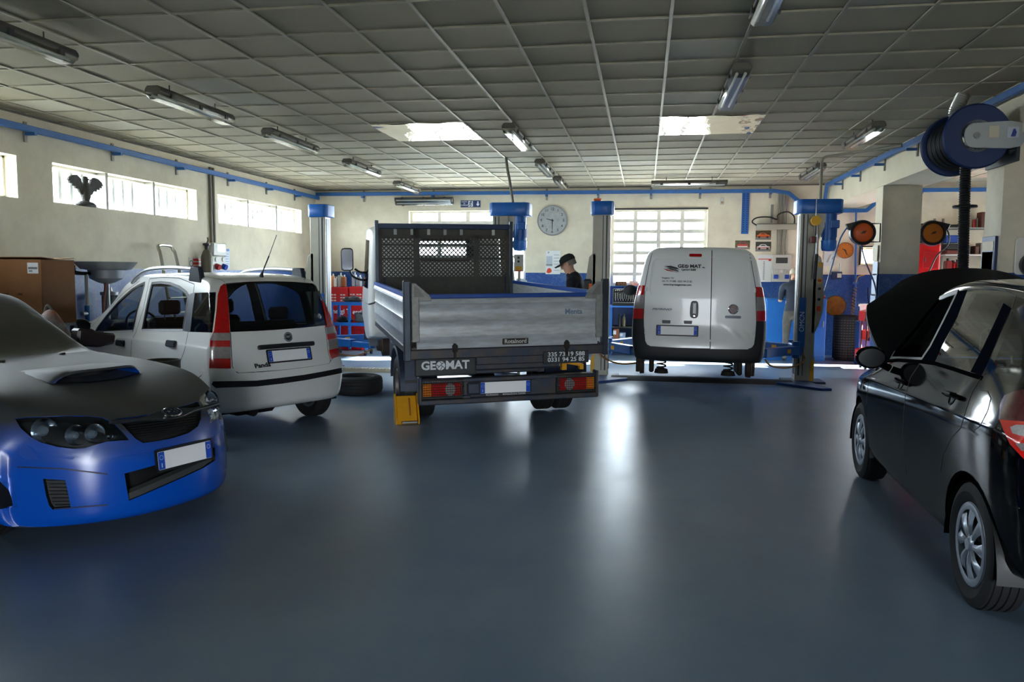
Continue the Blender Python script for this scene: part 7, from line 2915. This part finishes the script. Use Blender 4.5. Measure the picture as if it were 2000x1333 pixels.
for i, (px, z, lb, sx_, mt) in enumerate(((672, zB, 'black rag heap on the middle shelf of the blue trolley', .16, (26, 28, 34)), (690, zA, 'black and white rag on the top tray of the blue trolley', .18, (40, 42, 46)), (706, zB, 'grey cloth bundle on the middle shelf of the blue trolley', .13, (96, 100, 102)))):
    x = ony(px, 600, Yt + .2).x
    root = thing('rag', lb, 'rag', (x, Yt + .2, z + .001))
    bm = bmesh.new()
    bmesh.ops.create_icosphere(bm, subdivisions=3, radius=1)
    rnd = random.Random(i + 3)
    ph = [rnd.uniform(0, 6) for _ in range(6)]
    for v in bm.verts:
        k = 1 + .22 * sin(v.co.x * 4 + ph[0]) * sin(v.co.y * 5 + ph[1]) + .12 * sin(v.co.z * 7 + ph[2])
        v.co = Vector((v.co.x * sx_ * k, v.co.y * .13 * k, max(0, v.co.z * .5 + .5) * .13 * (k if i < 2 else k * 1.8)))
    MB().bm(bm).build('cloth', M('rag_%d' % i, mt, .85, var=.3, vscale=18), root, ang=80)

# --- loose tyre and wheel chock on the floor
p = onz(692, 775, 0)
root = thing('loose_tyre', 'worn black tyre lying flat behind the white hatchback', 'tyre', (p.x - .07, p.y + .32, 0))
ty = [(.20, .03), (.215, .012), (.27, .0), (.315, .018), (.33, .05)]
for z in (.06, .10, .14):
    ty += [(.333, z), (.333, z + .028), (.326, z + .03), (.326, z + .036)]
ty += [(.33, .19), (.315, .222), (.27, .24), (.215, .228), (.20, .21), (.19, .12)]
MB().lathe(ty, 44, closed=True).build('tyre_ring', TYRE, root, ang=25)
MB().lathe([(.235, .2385), (.25, .243), (.262, .2405)], 44).build('sidewall_rib', M('rubber_dusty', (52, 50, 48), .8), root)
pa, pb = onz(777, 830, 0), onz(816, 828, 0)
cx = (pa + pb) / 2
root = thing('wheel_chock', 'yellow metal wheel chock wedged behind the truck rear wheel', 'wheel chock', (cx.x, cx.y, 0), .432)
w = (pb - pa).length
t = MB()
t.prism([(0, 0), (.025, .03), (.17, .285), (.195, .27), (.185, 0)], -w / 2, w / 2, frame((0, 0, 0), (0, 1, 0), (0, 0, 1), (1, 0, 0)), bev=.006)
CY = M('chock_paint', (224, 160, 14), .5, var=.1, vscale=12)
to = t.build('wedge', CY, root)
for x in (-w / 2 - .012, w / 2 + .012):
    MB().prism([(-.01, .0), (-.02, .05), (.155, .31), (.20, .30), (.20, 0)], x - .008, x + .008, frame((0, 0, 0), (0, 1, 0), (0, 0, 1), (1, 0, 0))).build('side_cheek', CY, root)
MB().box((.02, -.004, .02), (w * .8, .03, .025), None, .006).build('foot_bar', STEEL, root)
MB().prism([(.04, .02), (.155, .245), (.17, .25), (.05, .02)], w * .12, w * .2, frame((0, -.012, .01), (0, 1, 0), (0, 0, 1), (1, 0, 0))).build('rusty_groove', M('groove_rust', (150, 84, 20), .7), root)

# --- left wall: eagle, conduits, boxes, ladder, oil drainer, stands
p = onx(168, 402, XL - .06)
root = thing('eagle_statue', 'dark eagle statue with raised wings on the window sill', 'statue', (XL - .06, p.y, 2.475), 0)
EAG = M('eagle_stone', (52, 50, 46), .7, var=.4, vscale=30, bump=.4, bscale=60)
e_ = MB()
e_.lathe([(0, 0), (.17, 0), (.18, .03), (.14, .06), (.07, .08), (0, .08)], 20, Matrix.Diagonal((.45, 1, 1, 1)))
e_.build('rock_base', EAG, root)
e_ = MB()
e_.lathe([(0, .06), (.05, .07), (.075, .14), (.08, .22), (.065, .29), (.045, .33), (.05, .36), (.04, .40), (0, .415)], 18, Matrix.Diagonal((.8, 1, 1, 1)))
e_.cyl((.03, .0, .37), (.085, .0, .355), .016, .003)
e_.build('body', EAG, root)
for sd in (-1, 1):
    wq = MB()
    outl = [(.03, .20), (.07, .30), (.10, .37), (.16, .41), (.24, .40), (.31, .36), (.335, .31), (.30, .315), (.31, .28), (.26, .29), (.265, .25), (.21, .26), (.20, .22), (.15, .23), (.12, .18), (.06, .15)]
    wq.prism([(sd * a_, b2) for a_, b2 in outl], -.02, .02, frame((0, 0, 0), (0, 1, 0), (0, 0, 1), (1, 0, 0)), bev=.006)
    wq.build('wing', EAG, root)

p = onx(415, 325, XL + .05)
root = thing('conduit_pair', 'pair of grey conduits running down the wall between the ribbon windows', 'conduit', (XL + .03, p.y, 0))
for dy in (-.045, .045):
    MB().cyl((0, dy, 1.98), (0, dy, 3.40), .024, n=10).build('conduit', M('conduit_grey2', (120, 116, 104), .5, .3), root)
p = onx(423, 500, XL + .08)
root = thing('electrical_box', 'grey socket panel with red and blue sockets below the conduits', 'socket panel', (XL + .01, p.y, 0))
zq = lambda y: onx(423, y, XL + .1).z
MB().box((.07, 0, (zq(475) + zq(500)) / 2), (.14, .42, zq(475) - zq(500)), None, .012).build('panel_box', PALE, root)
MB().box((.142, .03, (zq(478) + zq(492)) / 2), (.006, .26, zq(478) - zq(492))).build('panel_window', M('panel_window2', (92, 98, 102), .25), root)
MB().box((.06, 0, (zq(501) + zq(526)) / 2), (.12, .42, zq(501) - zq(526)), None, .008).build('socket_plate', PALE, root)
for dy, mt in ((-.10, M('socket_red', (176, 28, 26), .4)), (.12, M('socket_blue', (24, 70, 170)))):
    MB().cyl((.11, dy, zq(520)), (.18, dy, zq(523)), .05, n=16).build('socket', mt, root)
    MB().cyl((.11, dy, zq(507)), (.135, dy, zq(507)), .04, n=16).build('socket_cap', PALE, root)
p = onx(405, 500, XL + .12)
root = thing('gas_bottle', 'grey gas bottle with black valve beside the red and blue sockets', 'gas bottle', (XL + .14, p.y - .05, 0))
zt3 = zq(489)
MB().lathe([(0, .0), (.09, .0), (.095, .03), (.095, zt3 - .12), (.06, zt3 - .03), (.03, zt3)], 22).build('cylinder', M('bottle_steel', (96, 92, 80), .45, .3), root)
MB().lathe([(.03, zt3), (.035, zt3 + .06), (.06, zt3 + .07), (.06, zt3 + .10), (0, zt3 + .11)], 16).build('valve', BLACKP, root)
MB().tube(smoothpath([(0, 0, zt3 + .08), (-.02, .08, zt3 + .16), (-.05, .12, zt3 + .20)], 5), .012, 6).build('pipe', BLACKP, root)
p = onx(441, 503, XL + .01)
root = thing('wall_notice', 'pale blue paper notice next to the socket panel', 'notice', (XL + .004, p.y, 0))
MB().box((.003, 0, (zq(484) + zq(524)) / 2), (.006, .26, zq(484) - zq(524))).build('sheet', M('notice_paper', (196, 208, 222), .6), root)
MB().box((.007, 0, zq(487)), (.002, .24, .04)).build('heading', M('notice_blue', (70, 110, 180), .6), root)
for i in range(5):
    MB().box((.007, .02, zq(495 + 5 * i)), (.002, .16, .012)).build('text_line', M('notice_grey', (130, 140, 156), .6), root)
for lb, px, mt in (('small round white prohibition sign on the blue dado', (370, 377), 0), ('small red and white warning sign on the blue dado', (378, 392), 1)):
    p = onx((px[0] + px[1]) / 2, 515, XL + .01)
    root = thing('safety_sign', lb, 'sign', (XL + .004, p.y, p.z))
    MB().box((.003, 0, 0), (.006, .12 if mt == 0 else .26, .20), None).build('plate', M('sign_cream', (206, 200, 184), .5), root)
    if mt:
        for i in range(3):
            MB().box((.007, 0, .06 - .06 * i), (.003, .22, .035)).build('red_line', RED, root)
    else:
        MB().lathe([(.04, 0), (.052, 0)], 20, frame((.007, 0, .0), (0, 1, 0), (0, 0, 1), (1, 0, 0))).build('ring', INKD, root)
# ladder leaning on the wall
p = onx(312, 480, XL + .1)
root = thing('step_ladder', 'aluminium ladder top rising behind the white hatchback', 'ladder', (XL + .12, p.y, 0))
zt4 = p.z
wl = .20
MB().tube(smoothpath([(.45, -wl - .06, 0), (.15, -wl, zt4 - .3), (.08, -wl + .02, zt4 - .06), (.06, -wl + .07, zt4), (.06, wl - .07, zt4), (.08, wl - .02, zt4 - .06), (.15, wl, zt4 - .3), (.45, wl + .06, 0)], 6), .024, 8).build('rail', M('ladder_alu', (176, 172, 158), .35, .7), root)
for i in range(6):
    t = .35 + .22 * i
    MB().cyl((.45 - .3 * t / zt4, -wl - .03, t), (.45 - .3 * t / zt4, wl + .03, t), .014).build('rung', M('ladder_alu', (176, 172, 158)), root)

# oil drainer: wide pan on a column
p = onx(207, 520, -6.93)
root = thing('oil_drainer', 'galvanised waste oil drainer with wide funnel pan at the wall', 'oil drainer', (-6.93, p.y, 0))
zo = lambda y: onx(207, y, -6.93).z
GALV = M('galvanised', (160, 164, 168), .45, .15, var=.2)
MB().lathe([(.10, zo(528)), (.30, zo(523)), (.36, zo(513)), (.38, zo(512)), (.37, zo(514)), (.30, zo(526)), (.10, zo(531))], 36).build('funnel_pan', GALV, root)
MB().lathe([(0, zo(544)), (.20, zo(544)), (.22, zo(526)), (.21, zo(526))], 32).build('bucket', M('galv_light', (164, 170, 178), .4, .4), root)
MB().lathe([(.0, zo(556)), (.10, zo(552)), (.20, zo(544))], 28).build('cone', GALV, root)
MB().cyl((0, 0, .5), (0, 0, zo(552)), .035).build('stem', STEEL, root)
MB().lathe([(0, .08), (.20, .08), (.22, .12), (.22, .62), (.18, .70), (0, .72)], 28).build('tank', M('tank_blue', (22, 50, 104), .5), root)
for a in (0, pi / 2, pi, 1.5 * pi):
    MB().lathe([(0, -.015), (.04, -.015), (.04, .015), (0, .015)], 14, Matrix.Translation((.2 * cos(a), .2 * sin(a), .04)) @ Matrix.Rotation(pi / 2, 4, 'Y')).build('castor', BLACKP, root)
MB().tube(smoothpath([(.02, -.05, zo(552)), (.1, -.16, zo(562)), (.12, -.22, zo(590)), (.12, -.24, zo(625))], 6), .016, 7).build('drain_hose', M('hose_rust', (96, 44, 26), .5), root)
# stands with hooks
for lb, px, ytop, mt, hook in (('black-headed pole stand in front of the blue dado', 168, 533, M('pole_white', (196, 196, 190), .5), BLACKP), ('pole stand with a yellow cradle beside the cardboard box', 83, 552, M('pole_white', (196, 196, 190)), YELLOW)):
    p = onx(px, ytop, -7.02 if px > 100 else -6.85)
    root = thing('pole_stand', lb, 'stand', (p.x, p.y, 0))
    MB().cyl((0, 0, .05), (0, 0, p.z), .02).build('pole', mt, root)
    MB().cyl((0, 0, .05), (0, 0, p.z - .42), .034).build('sleeve', LIFTBLUE, root)
    MB().tube(smoothpath([(0, -.22, p.z + .09), (0, -.20, p.z + .01), (0, 0, p.z - .01), (0, .20, p.z + .01), (0, .22, p.z + .09)] if hook is BLACKP else [(0, -.02, p.z), (0, .08, p.z - .01), (0, .14, p.z + .03), (0, .16, p.z + .09)], 6), .022, 8).build('cradle', hook, root)
    for a in (.5, 2.6, 4.7):
        MB().cyl((0, 0, .06), (.3 * cos(a), .3 * sin(a), .02), .02).build('foot', BLACKP, root)
    MB().cyl((0, -.10, p.z - .52), (0, .0, p.z - .52), .028).build('clamp_knob', STEEL, root)
# rail along the dado
p, q = onx(80, 534, XL + .03), onx(165, 533, XL + .03)
root = thing('wall_rail', 'grey steel rail fixed along the blue dado', 'rail', (XL + .03, (p.y + q.y) / 2, p.z))
MB().cyl((0, -(q.y - p.y) / 2 - .6, 0), (0, (q.y - p.y) / 2 + .3, 0), .02).build('rail', STEEL, root)
for y in (-.8, .2):
    MB().box((-.015, y, 0), (.03, .04, .06)).build('rail_bracket', BRK, root)
# clear oil extractor
p = onx(204, 572, -7.15)
root = thing('oil_extractor', 'clear-walled oil extractor with metal cap behind the hatchback window', 'oil extractor', (-7.15, p.y + .1, 0))
zx = lambda y: onx(204, y, -7.15).z
MB().lathe([(.10, zx(622)), (.10, zx(577))], 24).build('clear_cylinder', GLASS('clear_plastic', (150, 150, 140), .1), root)
MB().lathe([(0, zx(577)), (.115, zx(577)), (.115, zx(571)), (.04, zx(570)), (.03, zx(562)), (0, zx(562))], 24).build('metal_cap', STEEL, root)
MB().lathe([(0, .02), (.13, .02), (.13, zx(622)), (0, zx(622))], 24).build('base_tank', M('tank_dark', (40, 44, 52), .5), root)

# --- cardboard box on a stand behind the blue car, patterned cloth
a, b_ = ony(-40, 632, 7.1), ony(76, 508, 7.1)
zk = a.z
w, h = b_.x - a.x, b_.z - a.z
tx = (a.x + b_.x) / 2
tb = thing('trestle_table', 'plain grey table standing behind the blue sports car', 'table', (tx, 7.35, 0))
MB().box((0, 0, zk - .02), (w, .5, .036), None, .004).build('table_top', M('table_grey', (140, 142, 144), .5), tb)
for x in (-w / 2, w / 2):
    for y in (-.25, .25):
        MB().box((x * .9, y, (zk - .04) / 2), (.05, .05, zk - .04)).build('leg', M('table_leg', (70, 74, 80), .5), tb)
a, b_ = ony(-40, 632, 7.1), ony(78, 507, 7.1)
KRAFT = M('cardboard', (122, 78, 34), .8, var=.12, vscale=10)
w, h = b_.x - a.x, b_.z - zk
root = thing('cardboard_box', 'large brown cardboard box with a white shipping label', 'cardboard box', ((a.x + b_.x) / 2, 7.35, zk))
MB().box((0, 0, h / 2), (w, .48, h), None, .004).build('carton', KRAFT, root)
for sd, an in ((-1, -.25), (1, .2)):
    MB().box((0, 0, .003), (w, .24, .006), Matrix.Translation((0, sd * .12, h + .012)) @ Matrix.Rotation(an * .3, 4, 'X')).build('flap', M('cardboard_light', (140, 96, 50), .8), root)
lbx = ony(63, 524, 7.1)
lo = MB().box((lbx.x - (a.x + b_.x) / 2, -.242, lbx.z - zk), (.125, .004, .11)).build('shipping_label', M('label_grey', (196, 198, 198), .6), root)
MB().box((lbx.x - (a.x + b_.x) / 2, -.2445, lbx.z - zk), (.105, .002, .022)).build('barcode_line', M('label_ink', (96, 100, 104), .6), lo)
MB().box((lbx.x - (a.x + b_.x) / 2 - .025, -.2445, lbx.z - zk - .03), (.04, .002, .014)).build('label_line', M('label_ink', (96, 100, 104)), lo)
for i, px in enumerate(((8, 575), (38, 575), (5, 590), (15, 590), (26, 590), (40, 590))):
    q = ony(*px, 7.1)
    MB().box((q.x - (a.x + b_.x) / 2, -.242, q.z - zk), (.05 if i else .1, .003, .024)).build('carton_print', M('carton_ink', (70, 44, 20), .8), root)
c0 = onx(95, 640, -5.55)
root = thing('patterned_bag', 'crumpled multicoloured cloth bag near the cardboard box', 'bag', (c0.x - .1, c0.y + .15, 0))
bm = bmesh.new()
bmesh.ops.create_icosphere(bm, subdivisions=4, radius=1)
ztop = onx(88, 606, -5.55).z
for v in bm.verts:
    t = v.co.z * .5 + .5
    k = 1 + .06 * sin(v.co.x * 9 + 1) * sin(v.co.y * 8) + .05 * sin(v.co.z * 11 + v.co.x * 5)
    wd = .36 * (1 - .62 * t) * k
    v.co = Vector((v.co.x * wd * 1.3, v.co.y * wd, t * ztop * (1 if v.co.y < .3 else .95)))
MB().bm(bm).build('cloth_bag', M('bag_cloth', (170, 176, 178), .85, col2=(176, 92, 44), vscale=7), root, ang=80)
MB().tube(smoothpath([(-.08, 0, ztop * .93), (-.03, 0, ztop * 1.03), (.05, 0, ztop * .95)], 6), .012, 6).build('tie', M('tie_grey', (130, 130, 124), .7), root)
# metal canister between the two cars
a, b_ = ony(281, 726, 6.45), ony(341, 705, 6.45)
root = thing('metal_canister', 'dull metal canister between the blue car and the white hatchback', 'canister', ((a.x + b_.x) / 2, 6.5, 0))
rr_ = (b_.x - a.x) / 2
hh = b_.z
MB().lathe([(0, 0), (rr_, 0), (rr_, hh - .015), (rr_ * 1.03, hh), (rr_ * .94, hh), (rr_ * .92, hh - .05), (0, hh - .05)], 30).build('canister_body', M('canister_olive', (92, 90, 76), .45, .5, var=.3, vscale=14), root)
MB().lathe([(rr_ * 1.0, hh - .10), (rr_ * 1.02, hh - .09), (rr_ * 1.0, hh - .08)], 30).build('bead', STEEL, root)

# conduits from the ceiling to the lift heads
root = thing('drop_conduit', 'grey flexible conduit from the ceiling down to the truck lift motor', 'conduit', (-2.0, 12.5, 2.72))
pA, pB = onz(990, 308, ZC), ony(1003, 398, 12.5)
o_ = Vector((-2.0, 12.5, 2.72))
MB().tube([Vector(p) - o_ for p in smoothpath([(pA.x, 12.5, ZC - .005), (pA.x + .02, 12.5, 3.3), (pA.x + .06, 12.5, 3.1), (pB.x, 12.5, pB.z - .03)], 8)], .022, 8).build('conduit', M('conduit_dark', (104, 100, 90), .5, .3), root)
pC = ony(1605, 320, 12.5)
root = thing('drop_conduit', 'grey rigid conduit from the beam over to the van lift motor', 'conduit', (pC.x, 12.5, 2.76))
o_ = Vector((pC.x, 12.5, 2.76))
MB().tube([Vector(p) - o_ for p in ((pC.x, 12.5, 2.77), (pC.x, 12.5, 3.33), (pC.x + .02, 12.5, 3.38), (pC.x + .07, 12.48, 3.40), (XR - .12, 11.6, 3.40))], .022, 8).build('conduit', M('conduit_grey', (138, 134, 122)), root)
# pendant tool balancer at the van lift motor
p = ony(1592, 470, 12.2)
root = thing('pendant_control', 'hanging pendant control with black grip beside the van lift', 'pendant control', (p.x, 12.2, p.z + .25))
MB().cyl((0, 0, 0), (0, 0, -.18), .01).build('cord', BLACKP, root)
MB().box((-.03, 0, -.24), (.07, .05, .10), None, .012).build('red_body', M('pendant_red', (110, 26, 24), .5), root)
MB().cyl((.03, 0, -.16), (.03, 0, -.45), .02).build('chrome_shaft', STEEL, root)
MB().cyl((.025, 0, -.45), (.01, 0, -.82), .028).build('black_grip', BLACKP, root)
MB().lathe([(0, -.03), (.07, -.03), (.075, 0), (.07, .03), (0, .03)], 20, FRONT @ Matrix.Translation((.0, .04, 0))).build('balancer_drum', YELLOW, root)
MB().cyl((0, 0, .08), (0, 0, 2.76 - p.z - .25), .008).build('hanger', STEEL, root)
# control box by the truck
c, w, h = rectY(1005, 497, 1023, 531, 12.35)
root = thing('control_box', 'grey control box with red and yellow label behind the truck headboard', 'control box', c)
MB().box((0, 0, 0), (w, .10, h), None, .008).build('box', PALE, root)
for z in (.3, .08):
    MB().cyl((0, -.05, h * z), (0, -.07, h * z), .018, n=12).build('push_button', BLACKP, root)
MB().box((0, -.053, -h * .30), (w * .7, .006, h * .22)).build('yellow_label', YELLOW, root)
MB().box((0, -.053, -h * .45), (w * .7, .006, h * .06)).build('red_label', RED, root)
MB().cyl((0, .02, -h / 2), (0, .02, -c.z), .025).build('post', LIFTGREY, root)


# ------------------------------------------------------------------ people
def person_mesh(name, joints, bones, mats, parent, region):
    """one continuous skinned body; region(point) gives the material slot"""
    me = bpy.data.meshes.new(name)
    keys = list(joints)
    me.from_pydata([joints[k][0] for k in keys], [(keys.index(a), keys.index(b)) for a, b in bones], [])
    o = bpy.data.objects.new(name, me)
    COL.objects.link(o)
    sk = o.modifiers.new('skin', 'SKIN')
    sk.use_smooth_shade = True
    for i, k in enumerate(keys):
        r = joints[k][1]
        v = me.skin_vertices[0].data[i]
        v.radius = r if isinstance(r, tuple) else (r, r)
        v.use_root = (k == 'pelvis')
    ss = o.modifiers.new('sub', 'SUBSURF')
    ss.levels = ss.render_levels = 2
    bpy.context.view_layer.update()
    dg = bpy.context.evaluated_depsgraph_get()
    new = bpy.data.meshes.new_from_object(o.evaluated_get(dg))
    bpy.data.objects.remove(o)
    bpy.data.meshes.remove(me)
    new.name = name
    new.materials.clear()
    for m in mats:
        new.materials.append(m)
    for p_ in new.polygons:
        p_.material_index = region(p_.center)
        p_.use_smooth = True
    b = bpy.data.objects.new(name, new)
    COL.objects.link(b)
    b.parent = parent
    return b


SKIN = M('skin', (196, 150, 124), .55)
NAVY = M('navy_cloth', (22, 26, 36), .85, var=.2, vscale=12)
SLATE = M('slate_tshirt', (46, 56, 72), .85, var=.2, vscale=12)
TROU = M('grey_trousers', (84, 82, 76), .85, var=.25, vscale=10)
NAVYT = M('navy_trousers', (26, 30, 40), .85, var=.2, vscale=10)
SHOE = M('shoe_black', (18, 18, 20), .6)


def mechanic(label, loc, rotz, shirt, trousers, sleeve_short, cap, lean=.25, reach=-.08, hair=None):
    """standing figure bent slightly forward over its work; local +y is where it faces"""
    root = thing('person', label, 'person', loc, rotz)
    l = lean
    def P(x, y, z):
        # lean the upper body forward about the hips
        if z > .95:
            dz = z - .95
            return (x, y + sin(l) * dz, .95 + cos(l) * dz)
        return (x, y, z)
    J = {'pelvis': (P(0, 0, .96), (.15, .11)), 'waist': (P(0, .0, 1.10), (.145, .105)), 'chest': (P(0, .0, 1.30), (.165, .115)), 'neck0': (P(0, .0, 1.45), (.12, .09)), 'neck': (P(0, .01, 1.535), (.066, .066)),
         'jaw': (P(0, .05, 1.60), (.06, .075)), 'head': (P(0, .035, 1.68), (.075, .095)), 'crown': (P(0, .02, 1.745), (.06, .075))}
    bones = [('pelvis', 'waist'), ('waist', 'chest'), ('chest', 'neck0'), ('neck0', 'neck'), ('neck', 'jaw'), ('jaw', 'head'), ('head', 'crown')]
    for s_, sd in (('l', -1), ('r', 1)):
        sh = P(sd * .19, 0, 1.43)
        el = Vector(P(sd * .235, .05, 1.15))
        wr = Vector((sd * .20, el.y + .24, el.z + reach))
        J['sh' + s_] = (sh, (.085, .085))
        J['el' + s_] = (tuple(el), (.045, .045))
        J['fa' + s_] = (tuple(el.lerp(wr, .35)), (.045, .045))
        J['wr' + s_] = (tuple(wr), (.028, .032))
        pm = wr + Vector((-sd * .015, .07, -.02))
        J['pa' + s_] = (tuple(pm), (.034, .018))
        bones += [('neck0', 'sh' + s_), ('sh' + s_, 'el' + s_), ('el' + s_, 'fa' + s_), ('fa' + s_, 'wr' + s_), ('wr' + s_, 'pa' + s_)]
        for f_, (dx, ln) in enumerate(((-.026, .075), (-.009, .085), (.009, .08), (.025, .065))):
            k = pm + Vector((dx, .035, -.006))
            J['f%d%s' % (f_, s_)] = (tuple(k), (.0095, .0095))
            J['g%d%s' % (f_, s_)] = (tuple(k + Vector((0, ln * .5, -.012))), (.009, .009))
            J['h%d%s' % (f_, s_)] = (tuple(k + Vector((0, ln * .8, -.04))), (.0075, .0075))
            bones += [('pa' + s_, 'f%d%s' % (f_, s_)), ('f%d%s' % (f_, s_), 'g%d%s' % (f_, s_)), ('g%d%s' % (f_, s_), 'h%d%s' % (f_, s_))]
        t0 = wr + Vector((-sd * .04, .03, -.01))
        J['t0' + s_] = (tuple(t0), (.012, .012))
        J['t1' + s_] = (tuple(t0 + Vector((-sd * .02, .045, -.015))), (.009, .009))
        bones += [('wr' + s_, 't0' + s_), ('t0' + s_, 't1' + s_)]
        J['hip' + s_] = ((sd * .095, 0, .88), (.095, .10))
        J['kn' + s_] = ((sd * .11, .03, .49), (.062, .065))
        J['ca' + s_] = ((sd * .115, .0, .34), (.055, .06))
        J['an' + s_] = ((sd * .12, -.02, .09), (.04, .045))
        J['he' + s_] = ((sd * .12, -.04, .045), (.042, .042))
        J['to' + s_] = ((sd * .135, .15, .035), (.04, .03))
        bones += [('pelvis', 'hip' + s_), ('hip' + s_, 'kn' + s_), ('kn' + s_, 'ca' + s_), ('ca' + s_, 'an' + s_), ('an' + s_, 'he' + s_), ('an' + s_, 'to' + s_)]
    nk = Vector(P(0, 0, 1.55))
    up = Vector((0, sin(l), cos(l)))

    def region(c):
        rel = (c - nk).dot(up)
        if rel > .0 and abs(c.x) < .12:
            return 0
        if abs(c.x) > .13 and c.z > .8:
            e = Vector(J['ell'][0]) if c.x < 0 else Vector(J['elr'][0])
            if sleeve_short:
                if c.z < e.z + .02 and (c - e).length < .6 and c.y > e.y - .07:
                    return 0
            else:
                w_ = Vector(J['wrl'][0]) if c.x < 0 else Vector(J['wrr'][0])
                if (c.y - w_.y) > -.02:
                    return 0
        if c.z < .075:
            return 3
        if c.z < .97:
            return 2
        return 1
    b = person_mesh('body', J, bones, [SKIN, shirt, trousers, SHOE], root, region)
    hd = Vector(P(0, .035, 1.68))
    hm = Matrix.Translation(hd) @ Matrix.Rotation(-l - .25, 4, 'X')
    # face: nose, ears, eyes, mouth
    f = MB()
    f.prism([(0, .035), (.016, -.02), (0, -.026), (-.016, -.02)], 0, .026, hm @ frame((0, .085, -.02), (1, 0, 0), (0, 0, 1), (0, 1, 0)), bev=.004)
    f.build('nose', SKIN, b)
    for sd in (-1, 1):
        e_ = MB()
        e_.lathe([(0, .0), (.018, .004), (.024, .0), (.026, -.006)], 14, hm @ frame((sd * .078, .0, -.02), (0, 1, 0), (0, 0, 1), (sd, 0, 0)) @ Matrix.Diagonal((.8, 1.25, 1, 1)))
        e_.build('ear', SKIN, b)
        e_ = MB()
        e_.lathe([(0, .006), (.008, .003), (.010, 0)], 12, hm @ frame((sd * .032, .082, .0), (1, 0, 0), (0, 0, 1), (0, 1, 0)))
        e_.build('eye', M('eye_dark', (40, 32, 28), .3), b)
    m_ = MB()
    m_.box((0, .082, -.062), (.045, .008, .008), hm, .002)
    m_.build('mouth', M('lip', (150, 90, 80), .6), b)
    hr = MB()
    hr.lathe([(.082, -.045), (.088, 0), (.085, .035), (.06, .075), (0, .092)], 22, hm @ Matrix.Translation((0, -.012, 0)) @ Matrix.Diagonal((1, 1.16, 1, 1)))
    if cap:
        # peaked cap over short grey hair
        hr2 = MB()
        hr2.lathe([(.084, -.055), (.087, -.01), (.085, .01)], 20, hm @ Matrix.Translation((0, -.018, 0)) @ Matrix.Diagonal((.96, 1.08, 1, 1)), arc=pi)
        cp = MB()
        cp.lathe([(.092, .012), (.096, .035), (.088, .075), (.055, .105), (0, .115)], 24, hm @ Matrix.Translation((0, -.008, 0)) @ Matrix.Diagonal((1, 1.15, 1, 1)))
        co = cp.build('cap', M('cap_black', (16, 17, 20), .8), root)
        pk = MB()
        pk.prism(sm2([(-.085, .05), (-.07, .15), (0, .185), (.07, .15), (.085, .05)], 4), .012, .022, hm)
        pk.build('cap_peak', M('cap_black', (16, 17, 20)), co)
        nh = MB()
        nh.lathe([(.083, -.05), (.086, .0), (.086, .015)], 20, hm @ Matrix.Translation((0, -.014, 0)) @ Matrix.Rotation(pi, 4, 'Z') @ Matrix.Diagonal((.97, 1.1, 1, 1)), arc=pi)
        nh.build('hair', M('hair_grey', (120, 112, 104), .9), root)
    else:
        hr.build('hair', hair or M('hair_grey', (120, 112, 104), .9), root)
    # collar
    cl_ = MB()
    cl_.tube([Matrix.Translation(P(0, .005, 1.535)) @ Matrix.Rotation(-l, 4, 'X') @ Vector((.068 * cos(a), .064 * sin(a), 0)) for a in [2 * pi * i / 18 for i in range(18)]], .013, 6, True)
    cl_.build('collar', shirt, root)
    return root


mechanic('man in black cap and dark jacket bending beside the truck bed', (-.86, 11.0, 0), rad(84), NAVY, NAVYT, False, True, .22).scale = (1.07, 1.07, 1.07)
mechanic('man in slate T-shirt and grey trousers half hidden by the lift column', (ony(1549, 600, 15.27).x, 15.27, 0), rad(-12), SLATE, TROU, True, False, .12, .16, hair=M('hair_pale', (190, 180, 164), .9))


# ------------------------------------------------------------------ place everything
white_van()
tipper_truck()
white_hatchback()
black_hatchback()
blue_car()
convert_texts()
